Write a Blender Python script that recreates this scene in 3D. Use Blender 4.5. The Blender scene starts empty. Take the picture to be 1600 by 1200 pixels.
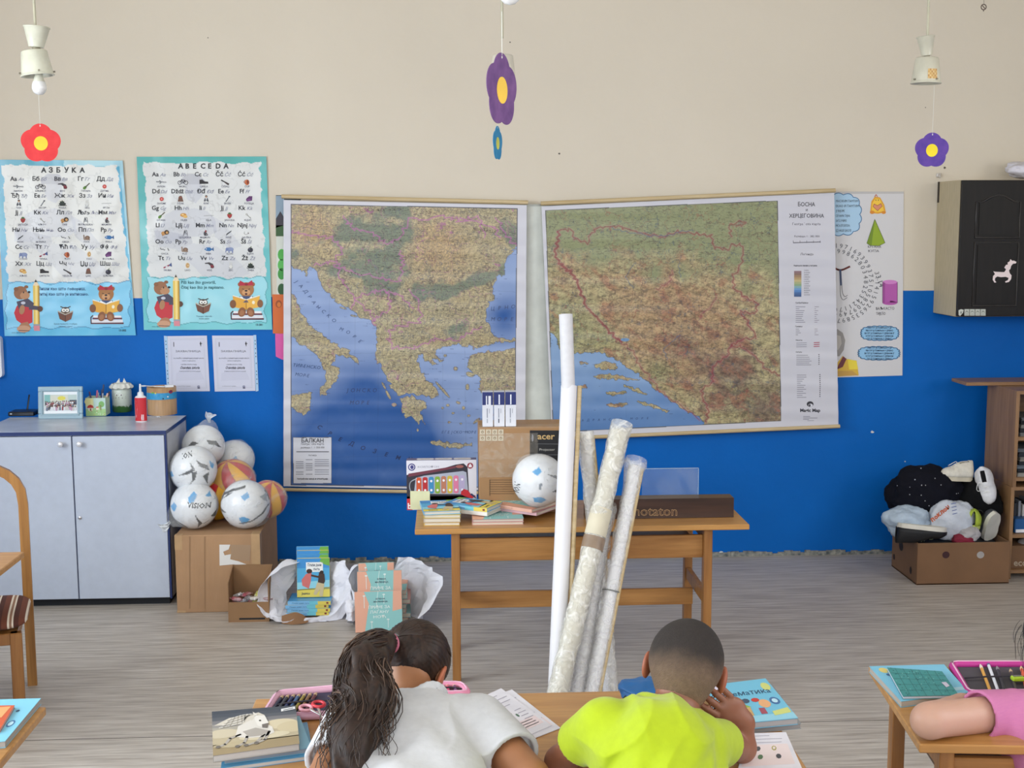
import bpy, bmesh, math, random
import numpy as np
from mathutils import Vector, Matrix, Euler
from mathutils.geometry import tessellate_polygon
from mathutils import noise as mnoise
scene = bpy.context.scene
COL = scene.collection
PI = math.pi
random.seed(7)
# ---- camera
CAM_POS = Vector((0.0, 0.0, 1.83))
F_PX = 2000.0
YAW, PITCH, ROLL = math.radians(2.86), math.radians(7.12), math.radians(0.22)
_fwd = Vector((math.sin(YAW) * math.cos(PITCH), math.cos(YAW) * math.cos(PITCH), -math.sin(PITCH)))
_right = Vector((math.cos(YAW), -math.sin(YAW), 0.0))
_up = _right.cross(_fwd)
_r2 = _right * math.cos(ROLL) - _up * math.sin(ROLL)
_u2 = _right * math.sin(ROLL) + _up * math.cos(ROLL)
cam_data = bpy.data.cameras.new('camera')
cam_data.sensor_width = 36.0
cam_data.lens = F_PX * 36.0 / 1600.0
cam_data.clip_start = 0.05
cam = bpy.data.objects.new('camera', cam_data)
COL.objects.link(cam)
cam.matrix_world = Matrix(((_r2.x, _u2.x, -_fwd.x, CAM_POS.x), (_r2.y, _u2.y, -_fwd.y, CAM_POS.y), (_r2.z, _u2.z, -_fwd.z, CAM_POS.z), (0, 0, 0, 1)))
scene.camera = cam
def ray(px, py):
 return _fwd + _r2 * ((px - 800.0) / F_PX) + _u2 * ((600.0 - py) / F_PX)
def at(px, py, y=None, z=None, x=None):
 """point of the room seen at pixel (px, py) on a plane of the room"""
 d = ray(px, py)
 if y is not None: t = (y - CAM_POS.y) / d.y
 elif z is not None: t = (z - CAM_POS.z) / d.z
 else: t = (x - CAM_POS.x) / d.x
 return CAM_POS + d * t
def px_of(p):
 v = Vector(p) - CAM_POS
 w = v.dot(_fwd)
 return (800 + F_PX * v.dot(_r2) / w, 600 - F_PX * v.dot(_u2) / w)
# ---- light and exposure
WALL_Y = 6.85
ROOM_L, ROOM_R, ROOM_N, ROOM_H = -3.5, 4.3, -1.6, 3.4
world = bpy.data.worlds.new('daylight')
scene.world = world
world.use_nodes = True
_bg = world.node_tree.nodes['Background']
_bg.inputs[0].default_value = (0.72, 0.84, 1.0, 1)
_bg.inputs[1].default_value = 1.6
def area_light(name, loc, target, sx, sy, power, color):
 l = bpy.data.lights.new(name, 'AREA')
 l.shape = 'RECTANGLE'; l.size = sx; l.size_y = sy
 l.energy = power; l.color = color
 o = bpy.data.objects.new(name, l)
 COL.objects.link(o)
 o.location = loc
 o.rotation_euler = (Vector(target) - Vector(loc)).to_track_quat('-Z', 'Y').to_euler()
 return o
WINDOWS = [(-0.2, 1.7), (2.4, 4.3)]        # y ranges of the openings in the left wall
for _a, _b in WINDOWS:
 area_light('window_daylight', (ROOM_L - 0.12, (_a + _b) / 2, 1.95), (ROOM_L + 3, (_a + _b) / 2, 1.55), _b - _a, 1.7, 70, (0.88, 0.95, 1.0))
area_light('window_daylight', (ROOM_R + 0.12, 2.1, 2.2), (ROOM_R - 3, 3.4, 2.3), 3.4, 1.4, 42, (1.0, 0.95, 0.88))  # fill added at the right wall opening to lift the upper wall
area_light('window_daylight', (0.2, ROOM_N - 0.1, 2.3), (0.2, 3, 1.6), 5.0, 1.4, 60, (1.0, 0.96, 0.90))  # broad soft fill added behind the camera
vs = scene.view_settings
vs.view_transform = 'Standard'; vs.look = 'None'; vs.gamma = 1.0; vs.use_curve_mapping = False
vs.exposure = 0.58
# ---- helpers: colours and materials
def lin(c):
 c = c / 255.0
 return c / 12.92 if c <= 0.04045 else ((c + 0.055) / 1.055) ** 2.4
def rgb(r, g, b): return (lin(r), lin(g), lin(b), 1.0)
def hexc(h):
 h = h.lstrip('#')
 return rgb(int(h[0:2], 16), int(h[2:4], 16), int(h[4:6], 16))
_mats = {}
def mat(name, color='#ffffff', rough=0.6, metal=0.0, noise=None, bump=None, coat=0.0, spec=0.5, sheen=0.0, sss=0.0):
 """noise = (scale, amount, stretch xyz, second colour); bump = (scale, strength, stretch)"""
 if name in _mats: return _mats[name]
 m = bpy.data.materials.new(name); m.use_nodes = True
 nt = m.node_tree; N = nt.nodes; L = nt.links
 b = N['Principled BSDF']
 c = hexc(color) if isinstance(color, str) else color
 b.inputs['Base Color'].default_value = c
 b.inputs['Roughness'].default_value = rough
 b.inputs['Metallic'].default_value = metal
 b.inputs['Coat Weight'].default_value = coat
 b.inputs['Specular IOR Level'].default_value = spec
 b.inputs['Sheen Weight'].default_value = sheen
 if sss:
  b.inputs['Subsurface Weight'].default_value = sss
  b.inputs['Subsurface Radius'].default_value = (0.012, 0.005, 0.003)
 tc = N.new('ShaderNodeTexCoord')
 if noise is None: noise = (9.0, 0.12, (1, 1, 1), None)
 sc, amt, st, c2 = noise
 mp = N.new('ShaderNodeMapping'); mp.inputs['Scale'].default_value = st
 L.new(tc.outputs['Object'], mp.inputs['Vector'])
 nz = N.new('ShaderNodeTexNoise'); nz.inputs['Scale'].default_value = sc; nz.inputs['Detail'].default_value = 5
 L.new(mp.outputs['Vector'], nz.inputs['Vector'])
 rp = N.new('ShaderNodeValToRGB')
 rp.color_ramp.elements[0].position = 0.3; rp.color_ramp.elements[1].position = 0.7
 if c2 is None:
  c2v = tuple(min(1, v * (1 + amt)) for v in c[:3]) + (1,)
  c1v = tuple(v * (1 - amt) for v in c[:3]) + (1,)
 else:
  c1v = c; h2 = hexc(c2)
  c2v = tuple(c[i] * (1 - amt) + h2[i] * amt for i in range(3)) + (1,)
 rp.color_ramp.elements[0].color = c1v; rp.color_ramp.elements[1].color = c2v
 L.new(nz.outputs['Fac'], rp.inputs['Fac']); L.new(rp.outputs['Color'], b.inputs['Base Color'])
 if bump:
  bs, bst, bstr = bump
  mp2 = N.new('ShaderNodeMapping'); mp2.inputs['Scale'].default_value = bstr
  L.new(tc.outputs['Object'], mp2.inputs['Vector'])
  n2 = N.new('ShaderNodeTexNoise'); n2.inputs['Scale'].default_value = bs; n2.inputs['Detail'].default_value = 6
  L.new(mp2.outputs['Vector'], n2.inputs['Vector'])
  bp = N.new('ShaderNodeBump'); bp.inputs['Strength'].default_value = bst; bp.inputs['Distance'].default_value = 0.01
  L.new(n2.outputs['Fac'], bp.inputs['Height']); L.new(bp.outputs['Normal'], b.inputs['Normal'])
 _mats[name] = m
 return m
def wood_mat(name, c1, c2, rough=0.45, axis='x', scale=1.0, coat=0.15):
 """varnished wood: long streaks along one axis"""
 if name in _mats: return _mats[name]
 m = bpy.data.materials.new(name); m.use_nodes = True
 nt = m.node_tree; N = nt.nodes; L = nt.links; b = N['Principled BSDF']
 tc = N.new('ShaderNodeTexCoord'); mp = N.new('ShaderNodeMapping')
 st = {'x': (1.0, 14, 14), 'y': (14, 1.0, 14), 'z': (14, 14, 1.0)}[axis]
 mp.inputs['Scale'].default_value = tuple(v * scale for v in st)
 L.new(tc.outputs['Object'], mp.inputs['Vector'])
 n1 = N.new('ShaderNodeTexNoise'); n1.inputs['Scale'].default_value = 2.2; n1.inputs['Detail'].default_value = 8; n1.inputs['Distortion'].default_value = 0.6
 L.new(mp.outputs['Vector'], n1.inputs['Vector'])
 rp = N.new('ShaderNodeValToRGB'); e = rp.color_ramp.elements
 e[0].position = 0.32; e[0].color = hexc(c2); e[1].position = 0.68; e[1].color = hexc(c1)
 L.new(n1.outputs['Fac'], rp.inputs['Fac'])
 n2 = N.new('ShaderNodeTexNoise'); n2.inputs['Scale'].default_value = 9; n2.inputs['Detail'].default_value = 4
 L.new(mp.outputs['Vector'], n2.inputs['Vector'])
 mx = N.new('ShaderNodeMix'); mx.data_type = 'RGBA'; mx.blend_type = 'MULTIPLY'
 mx.inputs[0].default_value = 0.35
 L.new(rp.outputs['Color'], mx.inputs[6]); L.new(n2.outputs['Fac'], mx.inputs[7])
 L.new(mx.outputs[2], b.inputs['Base Color'])
 b.inputs['Roughness'].default_value = rough; b.inputs['Coat Weight'].default_value = coat
 b.inputs['Coat Roughness'].default_value = 0.25
 _mats[name] = m
 return m
def paint_mat(name, rough=0.5, coat=0.0, bump=None):
 """prints: base colour from the painted colour attribute 'Paint' of the mesh, with a faint noise"""
 if name in _mats: return _mats[name]
 m = bpy.data.materials.new(name); m.use_nodes = True
 nt = m.node_tree; N = nt.nodes; L = nt.links; b = N['Principled BSDF']
 at_ = N.new('ShaderNodeAttribute'); at_.attribute_name = 'Paint'
 L.new(at_.outputs['Color'], b.inputs['Base Color'])
 b.inputs['Roughness'].default_value = rough; b.inputs['Coat Weight'].default_value = coat
 b.inputs['Coat Roughness'].default_value = 0.15
 if bump:
  tc = N.new('ShaderNodeTexCoord'); mp = N.new('ShaderNodeMapping'); mp.inputs['Scale'].default_value = bump[2]
  n2 = N.new('ShaderNodeTexNoise'); n2.inputs['Scale'].default_value = bump[0]; n2.inputs['Detail'].default_value = 4
  L.new(tc.outputs['Object'], mp.inputs['Vector']); L.new(mp.outputs['Vector'], n2.inputs['Vector'])
  bp = N.new('ShaderNodeBump'); bp.inputs['Strength'].default_value = bump[1]; bp.inputs['Distance'].default_value = 0.01
  L.new(n2.outputs['Fac'], bp.inputs['Height']); L.new(bp.outputs['Normal'], b.inputs['Normal'])
 _mats[name] = m
 return m
def film_mat(name, tint='#ffffff', clear=0.8, rough=0.12, bump=(60, 0.9)):
 """thin clear plastic film: mostly see-through, wrinkles catch the light"""
 if name in _mats: return _mats[name]
 m = bpy.data.materials.new(name); m.use_nodes = True
 nt = m.node_tree; N = nt.nodes; L = nt.links
 for n in list(N):
  if n.type == 'BSDF_PRINCIPLED': N.remove(n)
 out = [n for n in N if n.type == 'OUTPUT_MATERIAL'][0]
 tr = N.new('ShaderNodeBsdfTransparent')
 gl = N.new('ShaderNodeBsdfPrincipled'); gl.inputs['Base Color'].default_value = hexc(tint); gl.inputs['Roughness'].default_value = rough
 gl.inputs['Specular IOR Level'].default_value = 0.9
 tc = N.new('ShaderNodeTexCoord'); nz = N.new('ShaderNodeTexNoise'); nz.inputs['Scale'].default_value = bump[0]; nz.inputs['Detail'].default_value = 3; nz.inputs['Distortion'].default_value = 1.5
 L.new(tc.outputs['Object'], nz.inputs['Vector'])
 bp = N.new('ShaderNodeBump'); bp.inputs['Strength'].default_value = bump[1]; bp.inputs['Distance'].default_value = 0.01
 L.new(nz.outputs['Fac'], bp.inputs['Height']); L.new(bp.outputs['Normal'], gl.inputs['Normal'])
 rp = N.new('ShaderNodeValToRGB'); rp.color_ramp.elements[0].position = 0.45; rp.color_ramp.elements[1].position = 0.75
 a = 1 - clear
 rp.color_ramp.elements[0].color = (a, a, a, 1); k = min(1, a * 2.6); rp.color_ramp.elements[1].color = (k, k, k, 1)
 L.new(nz.outputs['Fac'], rp.inputs['Fac'])
 mx = N.new('ShaderNodeMixShader')
 L.new(rp.outputs['Color'], mx.inputs['Fac']); L.new(tr.outputs[0], mx.inputs[1]); L.new(gl.outputs[0], mx.inputs[2])
 L.new(mx.outputs[0], out.inputs['Surface'])
 _mats[name] = m
 return m
# ---- helpers: objects
def tag(o, label=None, cat=None, group=None, kind=None):
 if label: o['label'] = label
 if cat: o['category'] = cat
 if group: o['group'] = group
 if kind: o['kind'] = kind
 return o
def thing(name, label, cat, loc=(0, 0, 0), rotz=0.0, group=None, rot=None):
 o = bpy.data.objects.new(name, None)
 o.empty_display_size = 0.05
 COL.objects.link(o); o.location = loc
 o.rotation_euler = rot if rot else (0, 0, rotz)
 return tag(o, label, cat, group)
class MB:
 """collects shapes (each with its own colour or material) and links them as one mesh"""
 def __init__(s):
  s.v = []; s.f = []; s.c = []; s.mi = []; s.sm = []; s.cur = (1, 1, 1, 1); s.m = 0; s.smooth = False; s.T = Matrix.Identity(4)
 def col(s, c):
  s.cur = hexc(c) if isinstance(c, str) else c
  return s
 def add(s, verts, faces, smooth=None):
  b = len(s.v)
  for p in verts: s.v.append(tuple(s.T @ Vector(p)))
  for f in faces:
   s.f.append([b + i for i in f]); s.c.append(s.cur); s.mi.append(s.m); s.sm.append(s.smooth if smooth is None else smooth)
  return s
 def box(s, lo, hi, bev=0.0):
  x0, y0, z0 = lo; x1, y1, z1 = hi
  if x0 > x1: x0, x1 = x1, x0
  if y0 > y1: y0, y1 = y1, y0
  if z0 > z1: z0, z1 = z1, z0
  if bev <= 0:
   v = [(x0, y0, z0), (x1, y0, z0), (x1, y1, z0), (x0, y1, z0), (x0, y0, z1), (x1, y0, z1), (x1, y1, z1), (x0, y1, z1)]
   f = [(3, 2, 1, 0), (4, 5, 6, 7), (0, 1, 5, 4), (1, 2, 6, 5), (2, 3, 7, 6), (3, 0, 4, 7)]
   return s.add(v, f, False)
  b = min(bev, (x1 - x0) / 2.01, (y1 - y0) / 2.01, (z1 - z0) / 2.01)
  def ring(z, k): # octagonal ring
   return [(x0 + b, y0 + k, z), (x1 - b, y0 + k, z), (x1 - k, y0 + b, z), (x1 - k, y1 - b, z), (x1 - b, y1 - k, z), (x0 + b, y1 - k, z), (x0 + k, y1 - b, z), (x0 + k, y0 + b, z)]
  v = []
  for z, k in ((z0, b), (z0 + b, 0), (z1 - b, 0), (z1, b)):
   if k: v += [(x0 + b, y0 + b, z), (x1 - b, y0 + b, z), (x1 - b, y0 + b, z), (x1 - b, y1 - b, z), (x1 - b, y1 - b, z), (x0 + b, y1 - b, z), (x0 + b, y1 - b, z), (x0 + b, y0 + b, z)]
   else: v += ring(z, 0)
  f = [tuple(range(7, -1, -1)), tuple(range(24, 32))]
  for r in range(3):
   for i in range(8):
    j = (i + 1) % 8
    f.append((r * 8 + i, r * 8 + j, r * 8 + 8 + j, r * 8 + 8 + i))
  return s.add(v, f, False)
 def tube(s, pts, rad, seg=12, caps=True, smooth=True, flat=1.0):
  """tube through points; rad number or list"""
  pts = [Vector(p) for p in pts]; n = len(pts)
  rr = rad if isinstance(rad, (list, tuple)) else [rad] * n
  v = []; f = []
  d0 = (pts[1] - pts[0]).normalized()
  up = Vector((0, 0, 1)) if abs(d0.z) < 0.9 else Vector((0, 1, 0))
  a = d0.cross(up).normalized()
  for i, p in enumerate(pts):
   d = (pts[min(i + 1, n - 1)] - pts[max(i - 1, 0)]).normalized()
   a = (a - d * a.dot(d)).normalized(); bb = d.cross(a)
   for k in range(seg):
    t = 2 * PI * k / seg
    v.append(p + (a * math.cos(t) + bb * math.sin(t) * flat) * rr[i])
  for i in range(n - 1):
   for k in range(seg):
    k2 = (k + 1) % seg
    f.append((i * seg + k, i * seg + k2, (i + 1) * seg + k2, (i + 1) * seg + k))
  s.add(v, f, smooth)
  if caps:
   s.add([v[k] for k in range(seg)], [tuple(range(seg - 1, -1, -1))], False)
   s.add([v[(n - 1) * seg + k] for k in range(seg)], [tuple(range(seg))], False)
  return s
 def lathe(s, prof, seg=32, c=(0, 0, 0), smooth=True, cap=True):
  """prof = [(radius, z)...]"""
  v = []; f = []; n = len(prof)
  for r, z in prof:
   for k in range(seg):
    t = 2 * PI * k / seg
    v.append((c[0] + r * math.cos(t), c[1] + r * math.sin(t), c[2] + z))
  for i in range(n - 1):
   for k in range(seg):
    k2 = (k + 1) % seg
    f.append((i * seg + k, i * seg + k2, (i + 1) * seg + k2, (i + 1) * seg + k))
  s.add(v, f, smooth)
  if cap:
   if prof[0][0] > 1e-5: s.add([v[k] for k in range(seg)], [tuple(range(seg - 1, -1, -1))], False)
   if prof[-1][0] > 1e-5: s.add([v[(n - 1) * seg + k] for k in range(seg)], [tuple(range(seg))], False)
  return s
 def sphere(s, c, r, seg=20, rings=12):
  rx, ry, rz = r if isinstance(r, (tuple, list)) else (r, r, r)
  v = []; f = []
  for i in range(rings + 1):
   ph = PI * i / rings
   for k in range(seg):
    t = 2 * PI * k / seg
    v.append((c[0] + rx * math.sin(ph) * math.cos(t), c[1] + ry * math.sin(ph) * math.sin(t), c[2] - rz * math.cos(ph)))
  for i in range(rings):
   for k in range(seg):
    k2 = (k + 1) % seg
    f.append((i * seg + k, i * seg + k2, (i + 1) * seg + k2, (i + 1) * seg + k))
  return s.add(v, f, True)
 def prism(s, poly, lo, hi, axis='z'):
  """extrude a 2D outline along an axis"""
  def P(a, b, h):
   return {'z': (a, b, h), 'y': (a, h, b), 'x': (h, a, b)}[axis]
  n = len(poly)
  area = sum(poly[i][0] * poly[(i + 1) % n][1] - poly[(i + 1) % n][0] * poly[i][1] for i in range(n))
  if (area < 0) != (axis == 'y'): poly = list(reversed(poly))
  tri = tessellate_polygon([[Vector((p[0], p[1], 0)) for p in poly]])
  v = [P(a, b, lo) for a, b in poly] + [P(a, b, hi) for a, b in poly]
  f = [(i, (i + 1) % n, n + (i + 1) % n, n + i) for i in range(n)]
  def fix(t, want):
   a, b, c = (Vector(v[i]) for i in t)
   nn = (b - a).cross(c - a)
   k = {'x': nn.x, 'y': nn.y, 'z': nn.z}[axis]
   return t if k * want > 0 else (t[0], t[2], t[1])
  for t in tri:
   f.append(fix(tuple(t), -1)); f.append(fix(tuple(i + n for i in t), 1))
  return s.add(v, f, False)
 def build(s, name, mats, parent=None, loc=(0, 0, 0), rot=(0, 0, 0)):
  me = bpy.data.meshes.new(name)
  me.from_pydata(s.v, [], s.f)
  if not isinstance(mats, (list, tuple)): mats = [mats]
  for m in mats: me.materials.append(m)
  me.polygons.foreach_set('material_index', s.mi)
  me.polygons.foreach_set('use_smooth', s.sm)
  if any('Paint' in (n.attribute_name if n.type == 'ATTRIBUTE' else '') for m in mats for n in m.node_tree.nodes):
   ca = me.color_attributes.new('Paint', 'FLOAT_COLOR', 'CORNER')
   arr = []
   for p, c in zip(s.f, s.c): arr += list(c) * len(p)
   ca.data.foreach_set('color', arr)
  me.update()
  o = bpy.data.objects.new(name, me)
  COL.objects.link(o)
  o.location = loc; o.rotation_euler = rot
  if parent: o.parent = parent
  return o
def grid_object(name, P, colors, material, parent=None, loc=(0, 0, 0), smooth=True, solid=0.0, wrap=False):
 """P: (rows, cols, 3) array; colors: (rows, cols, 3) linear or None"""
 R, Cn = P.shape[:2]
 verts = P.reshape(-1, 3).astype(np.float32)
 r = np.arange(R - 1); c = np.arange(Cn - (0 if wrap else 1))
 rr, cc = np.meshgrid(r, c, indexing='ij'); c2 = (cc + 1) % Cn
 q = np.stack([rr * Cn + cc, rr * Cn + c2, (rr + 1) * Cn + c2, (rr + 1) * Cn + cc], -1).reshape(-1, 4)
 me = bpy.data.meshes.new(name)
 me.vertices.add(len(verts)); me.vertices.foreach_set('co', verts.ravel())
 me.loops.add(q.size); me.loops.foreach_set('vertex_index', q.ravel().astype(np.int32))
 me.polygons.add(len(q)); me.polygons.foreach_set('loop_start', np.arange(0, q.size, 4, dtype=np.int32))
 me.update(calc_edges=True)
 me.polygons.foreach_set('use_smooth', [smooth] * len(q))
 if colors is not None:
  ca = me.color_attributes.new('Paint', 'FLOAT_COLOR', 'POINT')
  cl = np.concatenate([colors.reshape(-1, 3), np.ones((R * Cn, 1))], 1).astype(np.float32)
  ca.data.foreach_set('color', cl.ravel())
 me.materials.append(material)
 o = bpy.data.objects.new(name, me); COL.objects.link(o); o.location = loc
 if parent: o.parent = parent
 if solid:
  sm = o.modifiers.new('thickness', 'SOLIDIFY'); sm.thickness = solid
 return o
# ---- helpers: lettering and flat art
_glyph = {}
_same = str.maketrans('АВЕКМНОРСТХаеорсуЈј', 'ABEKMHOPCTXaeopcyJj')      # letters drawn alike in both scripts
def text_shape(body, bold=0.0, res=2):
 body = body.translate(_same)
 k = (body, bold, res)
 if k in _glyph: return _glyph[k]
 c = bpy.data.curves.new('lettering', 'FONT'); c.body = body; c.resolution_u = res; c.offset = bold
 o = bpy.data.objects.new('lettering', c)
 m = bpy.data.meshes.new_from_object(o)
 v = [tuple(p.co) for p in m.vertices]; f = [tuple(p.vertices) for p in m.polygons]
 w = (min((p[0] for p in v), default=0), max((p[0] for p in v), default=1))
 bpy.data.objects.remove(o); bpy.data.curves.remove(c); bpy.data.meshes.remove(m)
 _glyph[k] = (v, f, w)
 return _glyph[k]
class Art(MB):
 """flat printed art on a surface; pos(u, v, layer) gives the point, u to the right and v down"""
 def __init__(s, pos, step=0.0004):
  super().__init__(); s.pos = pos; s.step = step
 def P(s, u, v, layer): return s.pos(u, v, layer * s.step)
 def poly(s, pts, color, layer=1):
  s.col(color)
  tri = tessellate_polygon([[Vector((p[0], p[1], 0)) for p in pts]])
  s.add([s.P(p[0], p[1], layer) for p in pts], [tuple(t) for t in tri], False)
  return s
 def rect(s, x0, y0, x1, y1, color, layer=1): return s.poly([(x0, y0), (x1, y0), (x1, y1), (x0, y1)], color, layer)
 def ell(s, cx, cy, rx, ry, color, layer=1, n=18, rot=0.0):
  pts = []
  for i in range(n):
   t = 2 * PI * i / n; a = rx * math.cos(t); b = ry * math.sin(t)
   pts.append((cx + a * math.cos(rot) - b * math.sin(rot), cy + a * math.sin(rot) + b * math.cos(rot)))
  return s.poly(pts, color, layer)
 def line(s, pts, w, color, layer=1, closed=False):
  s.col(color)
  if closed: pts = list(pts) + [pts[0]]
  for a, b in zip(pts[:-1], pts[1:]):
   dx, dy = b[0] - a[0], b[1] - a[1]; L = math.hypot(dx, dy)
   if L < 1e-6: continue
   nx, ny = -dy / L * w / 2, dx / L * w / 2; ex, ey = dx / L * w * 0.3, dy / L * w * 0.3
   q = [(a[0] + nx - ex, a[1] + ny - ey), (b[0] + nx + ex, b[1] + ny + ey), (b[0] - nx + ex, b[1] - ny + ey), (a[0] - nx - ex, a[1] - ny - ey)]
   s.add([s.P(p[0], p[1], layer) for p in q], [(0, 1, 2, 3)], False)
  return s
 def text(s, body, x, y, size, color, layer=2, width=None, center=False, bold=0.0, rot=0.0, res=2, slant=0.0, mirror=False):
  """x, y: left end of the baseline (or its centre); size: em height; width: fit to this width"""
  s.col(color)
  v, f, (a, b) = text_shape(body, bold, res)
  if not v: return s
  kx = size if width is None else width / max(b - a, 1e-3)
  off = -(a + b) / 2 if center else -a
  out = []
  for p in v:
   px, py = (p[0] + off) * kx + p[1] * size * slant, p[1] * size
   if mirror: px = -px
   X = x + px * math.cos(rot) + py * math.sin(rot); Y = y + px * math.sin(rot) - py * math.cos(rot)
   out.append(s.P(X, Y, layer))
  return s.add(out, f, False)
def plane_pos(corner_tl, corner_tr, corner_bl, out):
 """maps u,v in 0..1 to the plane through three corners; offsets go along out"""
 o = Vector(corner_tl); ux = Vector(corner_tr) - o; vy = Vector(corner_bl) - o; n = Vector(out).normalized()
 return lambda u, v, h: tuple(o + ux * u + vy * v + n * h)
def wall_pos(y):
 """u, v are where a mark stands on the wall-parallel plane at this depth; offsets come towards the room"""
 def f(u, v, h):
  p = at(u, v, y=y); return (p.x, p.y - h, p.z)
 return f
def shift(pos, origin):
 o = Vector(origin)
 return lambda u, v, h: tuple(Vector(pos(u, v, h)) - o)
def catmull(pts, n=6, closed=False):
 P = [Vector(p) for p in pts]; out = []
 m = len(P)
 rng = range(m if closed else m - 1)
 for i in rng:
  if closed: p0, p1, p2, p3 = P[(i - 1) % m], P[i], P[(i + 1) % m], P[(i + 2) % m]
  else: p0, p1, p2, p3 = P[max(i - 1, 0)], P[i], P[i + 1], P[min(i + 2, m - 1)]
  for k in range(n):
   t = k / n
   out.append(0.5 * ((2 * p1) + (p2 - p0) * t + (2 * p0 - 5 * p1 + 4 * p2 - p3) * t * t + (3 * p1 - p0 - 3 * p2 + p3) * t ** 3))
 if not closed: out.append(P[-1])
 return out
def vnoise(X, Y, scale, seed=0, octaves=4):
 """smooth value noise on arrays"""
 tot = np.zeros_like(X, dtype=float); amp = 1.0; norm = 0
 for o in range(octaves):
  rs = np.random.RandomState(seed * 31 + o); G = rs.rand(128, 128)
  x = X * scale * 2 ** o; y = Y * scale * 2 ** o
  xi = np.floor(x).astype(int); yi = np.floor(y).astype(int); fx = x - xi; fy = y - yi
  fx = fx * fx * (3 - 2 * fx); fy = fy * fy * (3 - 2 * fy)
  a = G[xi % 128, yi % 128]; b = G[(xi + 1) % 128, yi % 128]; c = G[xi % 128, (yi + 1) % 128]; d = G[(xi + 1) % 128, (yi + 1) % 128]
  tot += amp * ((a * (1 - fx) + b * fx) * (1 - fy) + (c * (1 - fx) + d * fx) * fy); norm += amp; amp *= 0.5
 return tot / norm
def in_poly(X, Y, poly):
 ins = np.zeros(X.shape, bool); n = len(poly)
 for i in range(n):
  x0, y0 = poly[i][:2]; x1, y1 = poly[(i + 1) % n][:2]
  if y0 == y1: continue
  c = ((y0 > Y) != (y1 > Y)) & (X < (x1 - x0) * (Y - y0) / (y1 - y0) + x0)
  ins ^= c
 return ins
def line_dist(X, Y, pts, best=None):
 d = np.full(X.shape, 1e9) if best is None else best
 for a, b in zip(pts[:-1], pts[1:]):
  dx, dy = b[0] - a[0], b[1] - a[1]; L2 = dx * dx + dy * dy + 1e-12
  t = np.clip(((X - a[0]) * dx + (Y - a[1]) * dy) / L2, 0, 1)
  d = np.minimum(d, np.hypot(X - a[0] - t * dx, Y - a[1] - t * dy))
 return d
LIN = np.array([lin(i) for i in range(256)])
def hx(h):
 h = h.lstrip('#'); return np.array([lin(int(h[i:i + 2], 16)) for i in (0, 2, 4)])
# ============================================================ the room
def wall_material(name, upper, lower, zline, slope):
 m = bpy.data.materials.new(name); m.use_nodes = True
 nt = m.node_tree; N = nt.nodes; L = nt.links; b = N['Principled BSDF']
 geo = N.new('ShaderNodeTexCoord'); sp = N.new('ShaderNodeSeparateXYZ'); L.new(geo.outputs['Object'], sp.inputs[0])
 nz = N.new('ShaderNodeTexNoise'); nz.inputs['Scale'].default_value = 3.0; nz.inputs['Detail'].default_value = 6
 L.new(geo.outputs['Object'], nz.inputs['Vector'])
 def mathn(op, a, bb):
  n = N.new('ShaderNodeMath'); n.operation = op
  for i, v in enumerate((a, bb)):
   if isinstance(v, (int, float)): n.inputs[i].default_value = v
   else: L.new(v, n.inputs[i])
  return n.outputs[0]
 zz = mathn('SUBTRACT', sp.outputs['Z'], mathn('MULTIPLY', sp.outputs['X'], slope))
 wig = mathn('MULTIPLY', mathn('SUBTRACT', nz.outputs['Fac'], 0.5), 0.006)
 fac = mathn('GREATER_THAN', mathn('ADD', zz, wig), zline)
 def tone(c, amt, sc):
  n = N.new('ShaderNodeTexNoise'); n.inputs['Scale'].default_value = sc; n.inputs['Detail'].default_value = 6
  L.new(geo.outputs['Object'], n.inputs['Vector'])
  r = N.new('ShaderNodeValToRGB'); h = hexc(c)
  r.color_ramp.elements[0].position = .3; r.color_ramp.elements[1].position = .7
  r.color_ramp.elements[0].color = tuple(v * (1 - amt) for v in h[:3]) + (1,); r.color_ramp.elements[1].color = tuple(min(1, v * (1 + amt)) for v in h[:3]) + (1,)
  L.new(n.outputs['Fac'], r.inputs['Fac']); return r.outputs['Color']
 mx = N.new('ShaderNodeMix'); mx.data_type = 'RGBA'
 L.new(fac, mx.inputs[0]); L.new(tone(lower, .06, 2.5), mx.inputs[6]); L.new(tone(upper, .025, 1.3), mx.inputs[7])
 L.new(mx.outputs[2], b.inputs['Base Color'])
 ro = N.new('ShaderNodeMapRange'); ro.inputs[3].default_value = 0.5; ro.inputs[4].default_value = 0.9
 L.new(fac, ro.inputs[0]); L.new(ro.outputs[0], b.inputs['Roughness'])
 b.inputs['Specular IOR Level'].default_value = .18
 n3 = N.new('ShaderNodeTexNoise'); n3.inputs['Scale'].default_value = 14; n3.inputs['Detail'].default_value = 8
 L.new(geo.outputs['Object'], n3.inputs['Vector'])
 bp = N.new('ShaderNodeBump'); bp.inputs['Strength'].default_value = 0.25; bp.inputs['Distance'].default_value = 0.01
 L.new(n3.outputs['Fac'], bp.inputs['Height']); L.new(bp.outputs['Normal'], b.inputs['Normal'])
 return m
_zl = at(215, 466, y=WALL_Y); _zr = at(1440, 454, y=WALL_Y)
_sl = (_zr.z - _zl.z) / (_zr.x - _zl.x)
M_WALL = wall_material('painted_wall', '#d8cebd', '#0062b8', _zl.z - _sl * _zl.x, _sl)
M_PLAIN = wall_material('painted_side_wall', '#d8d0c0', '#0763b0', _zl.z, 0.0)
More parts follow.
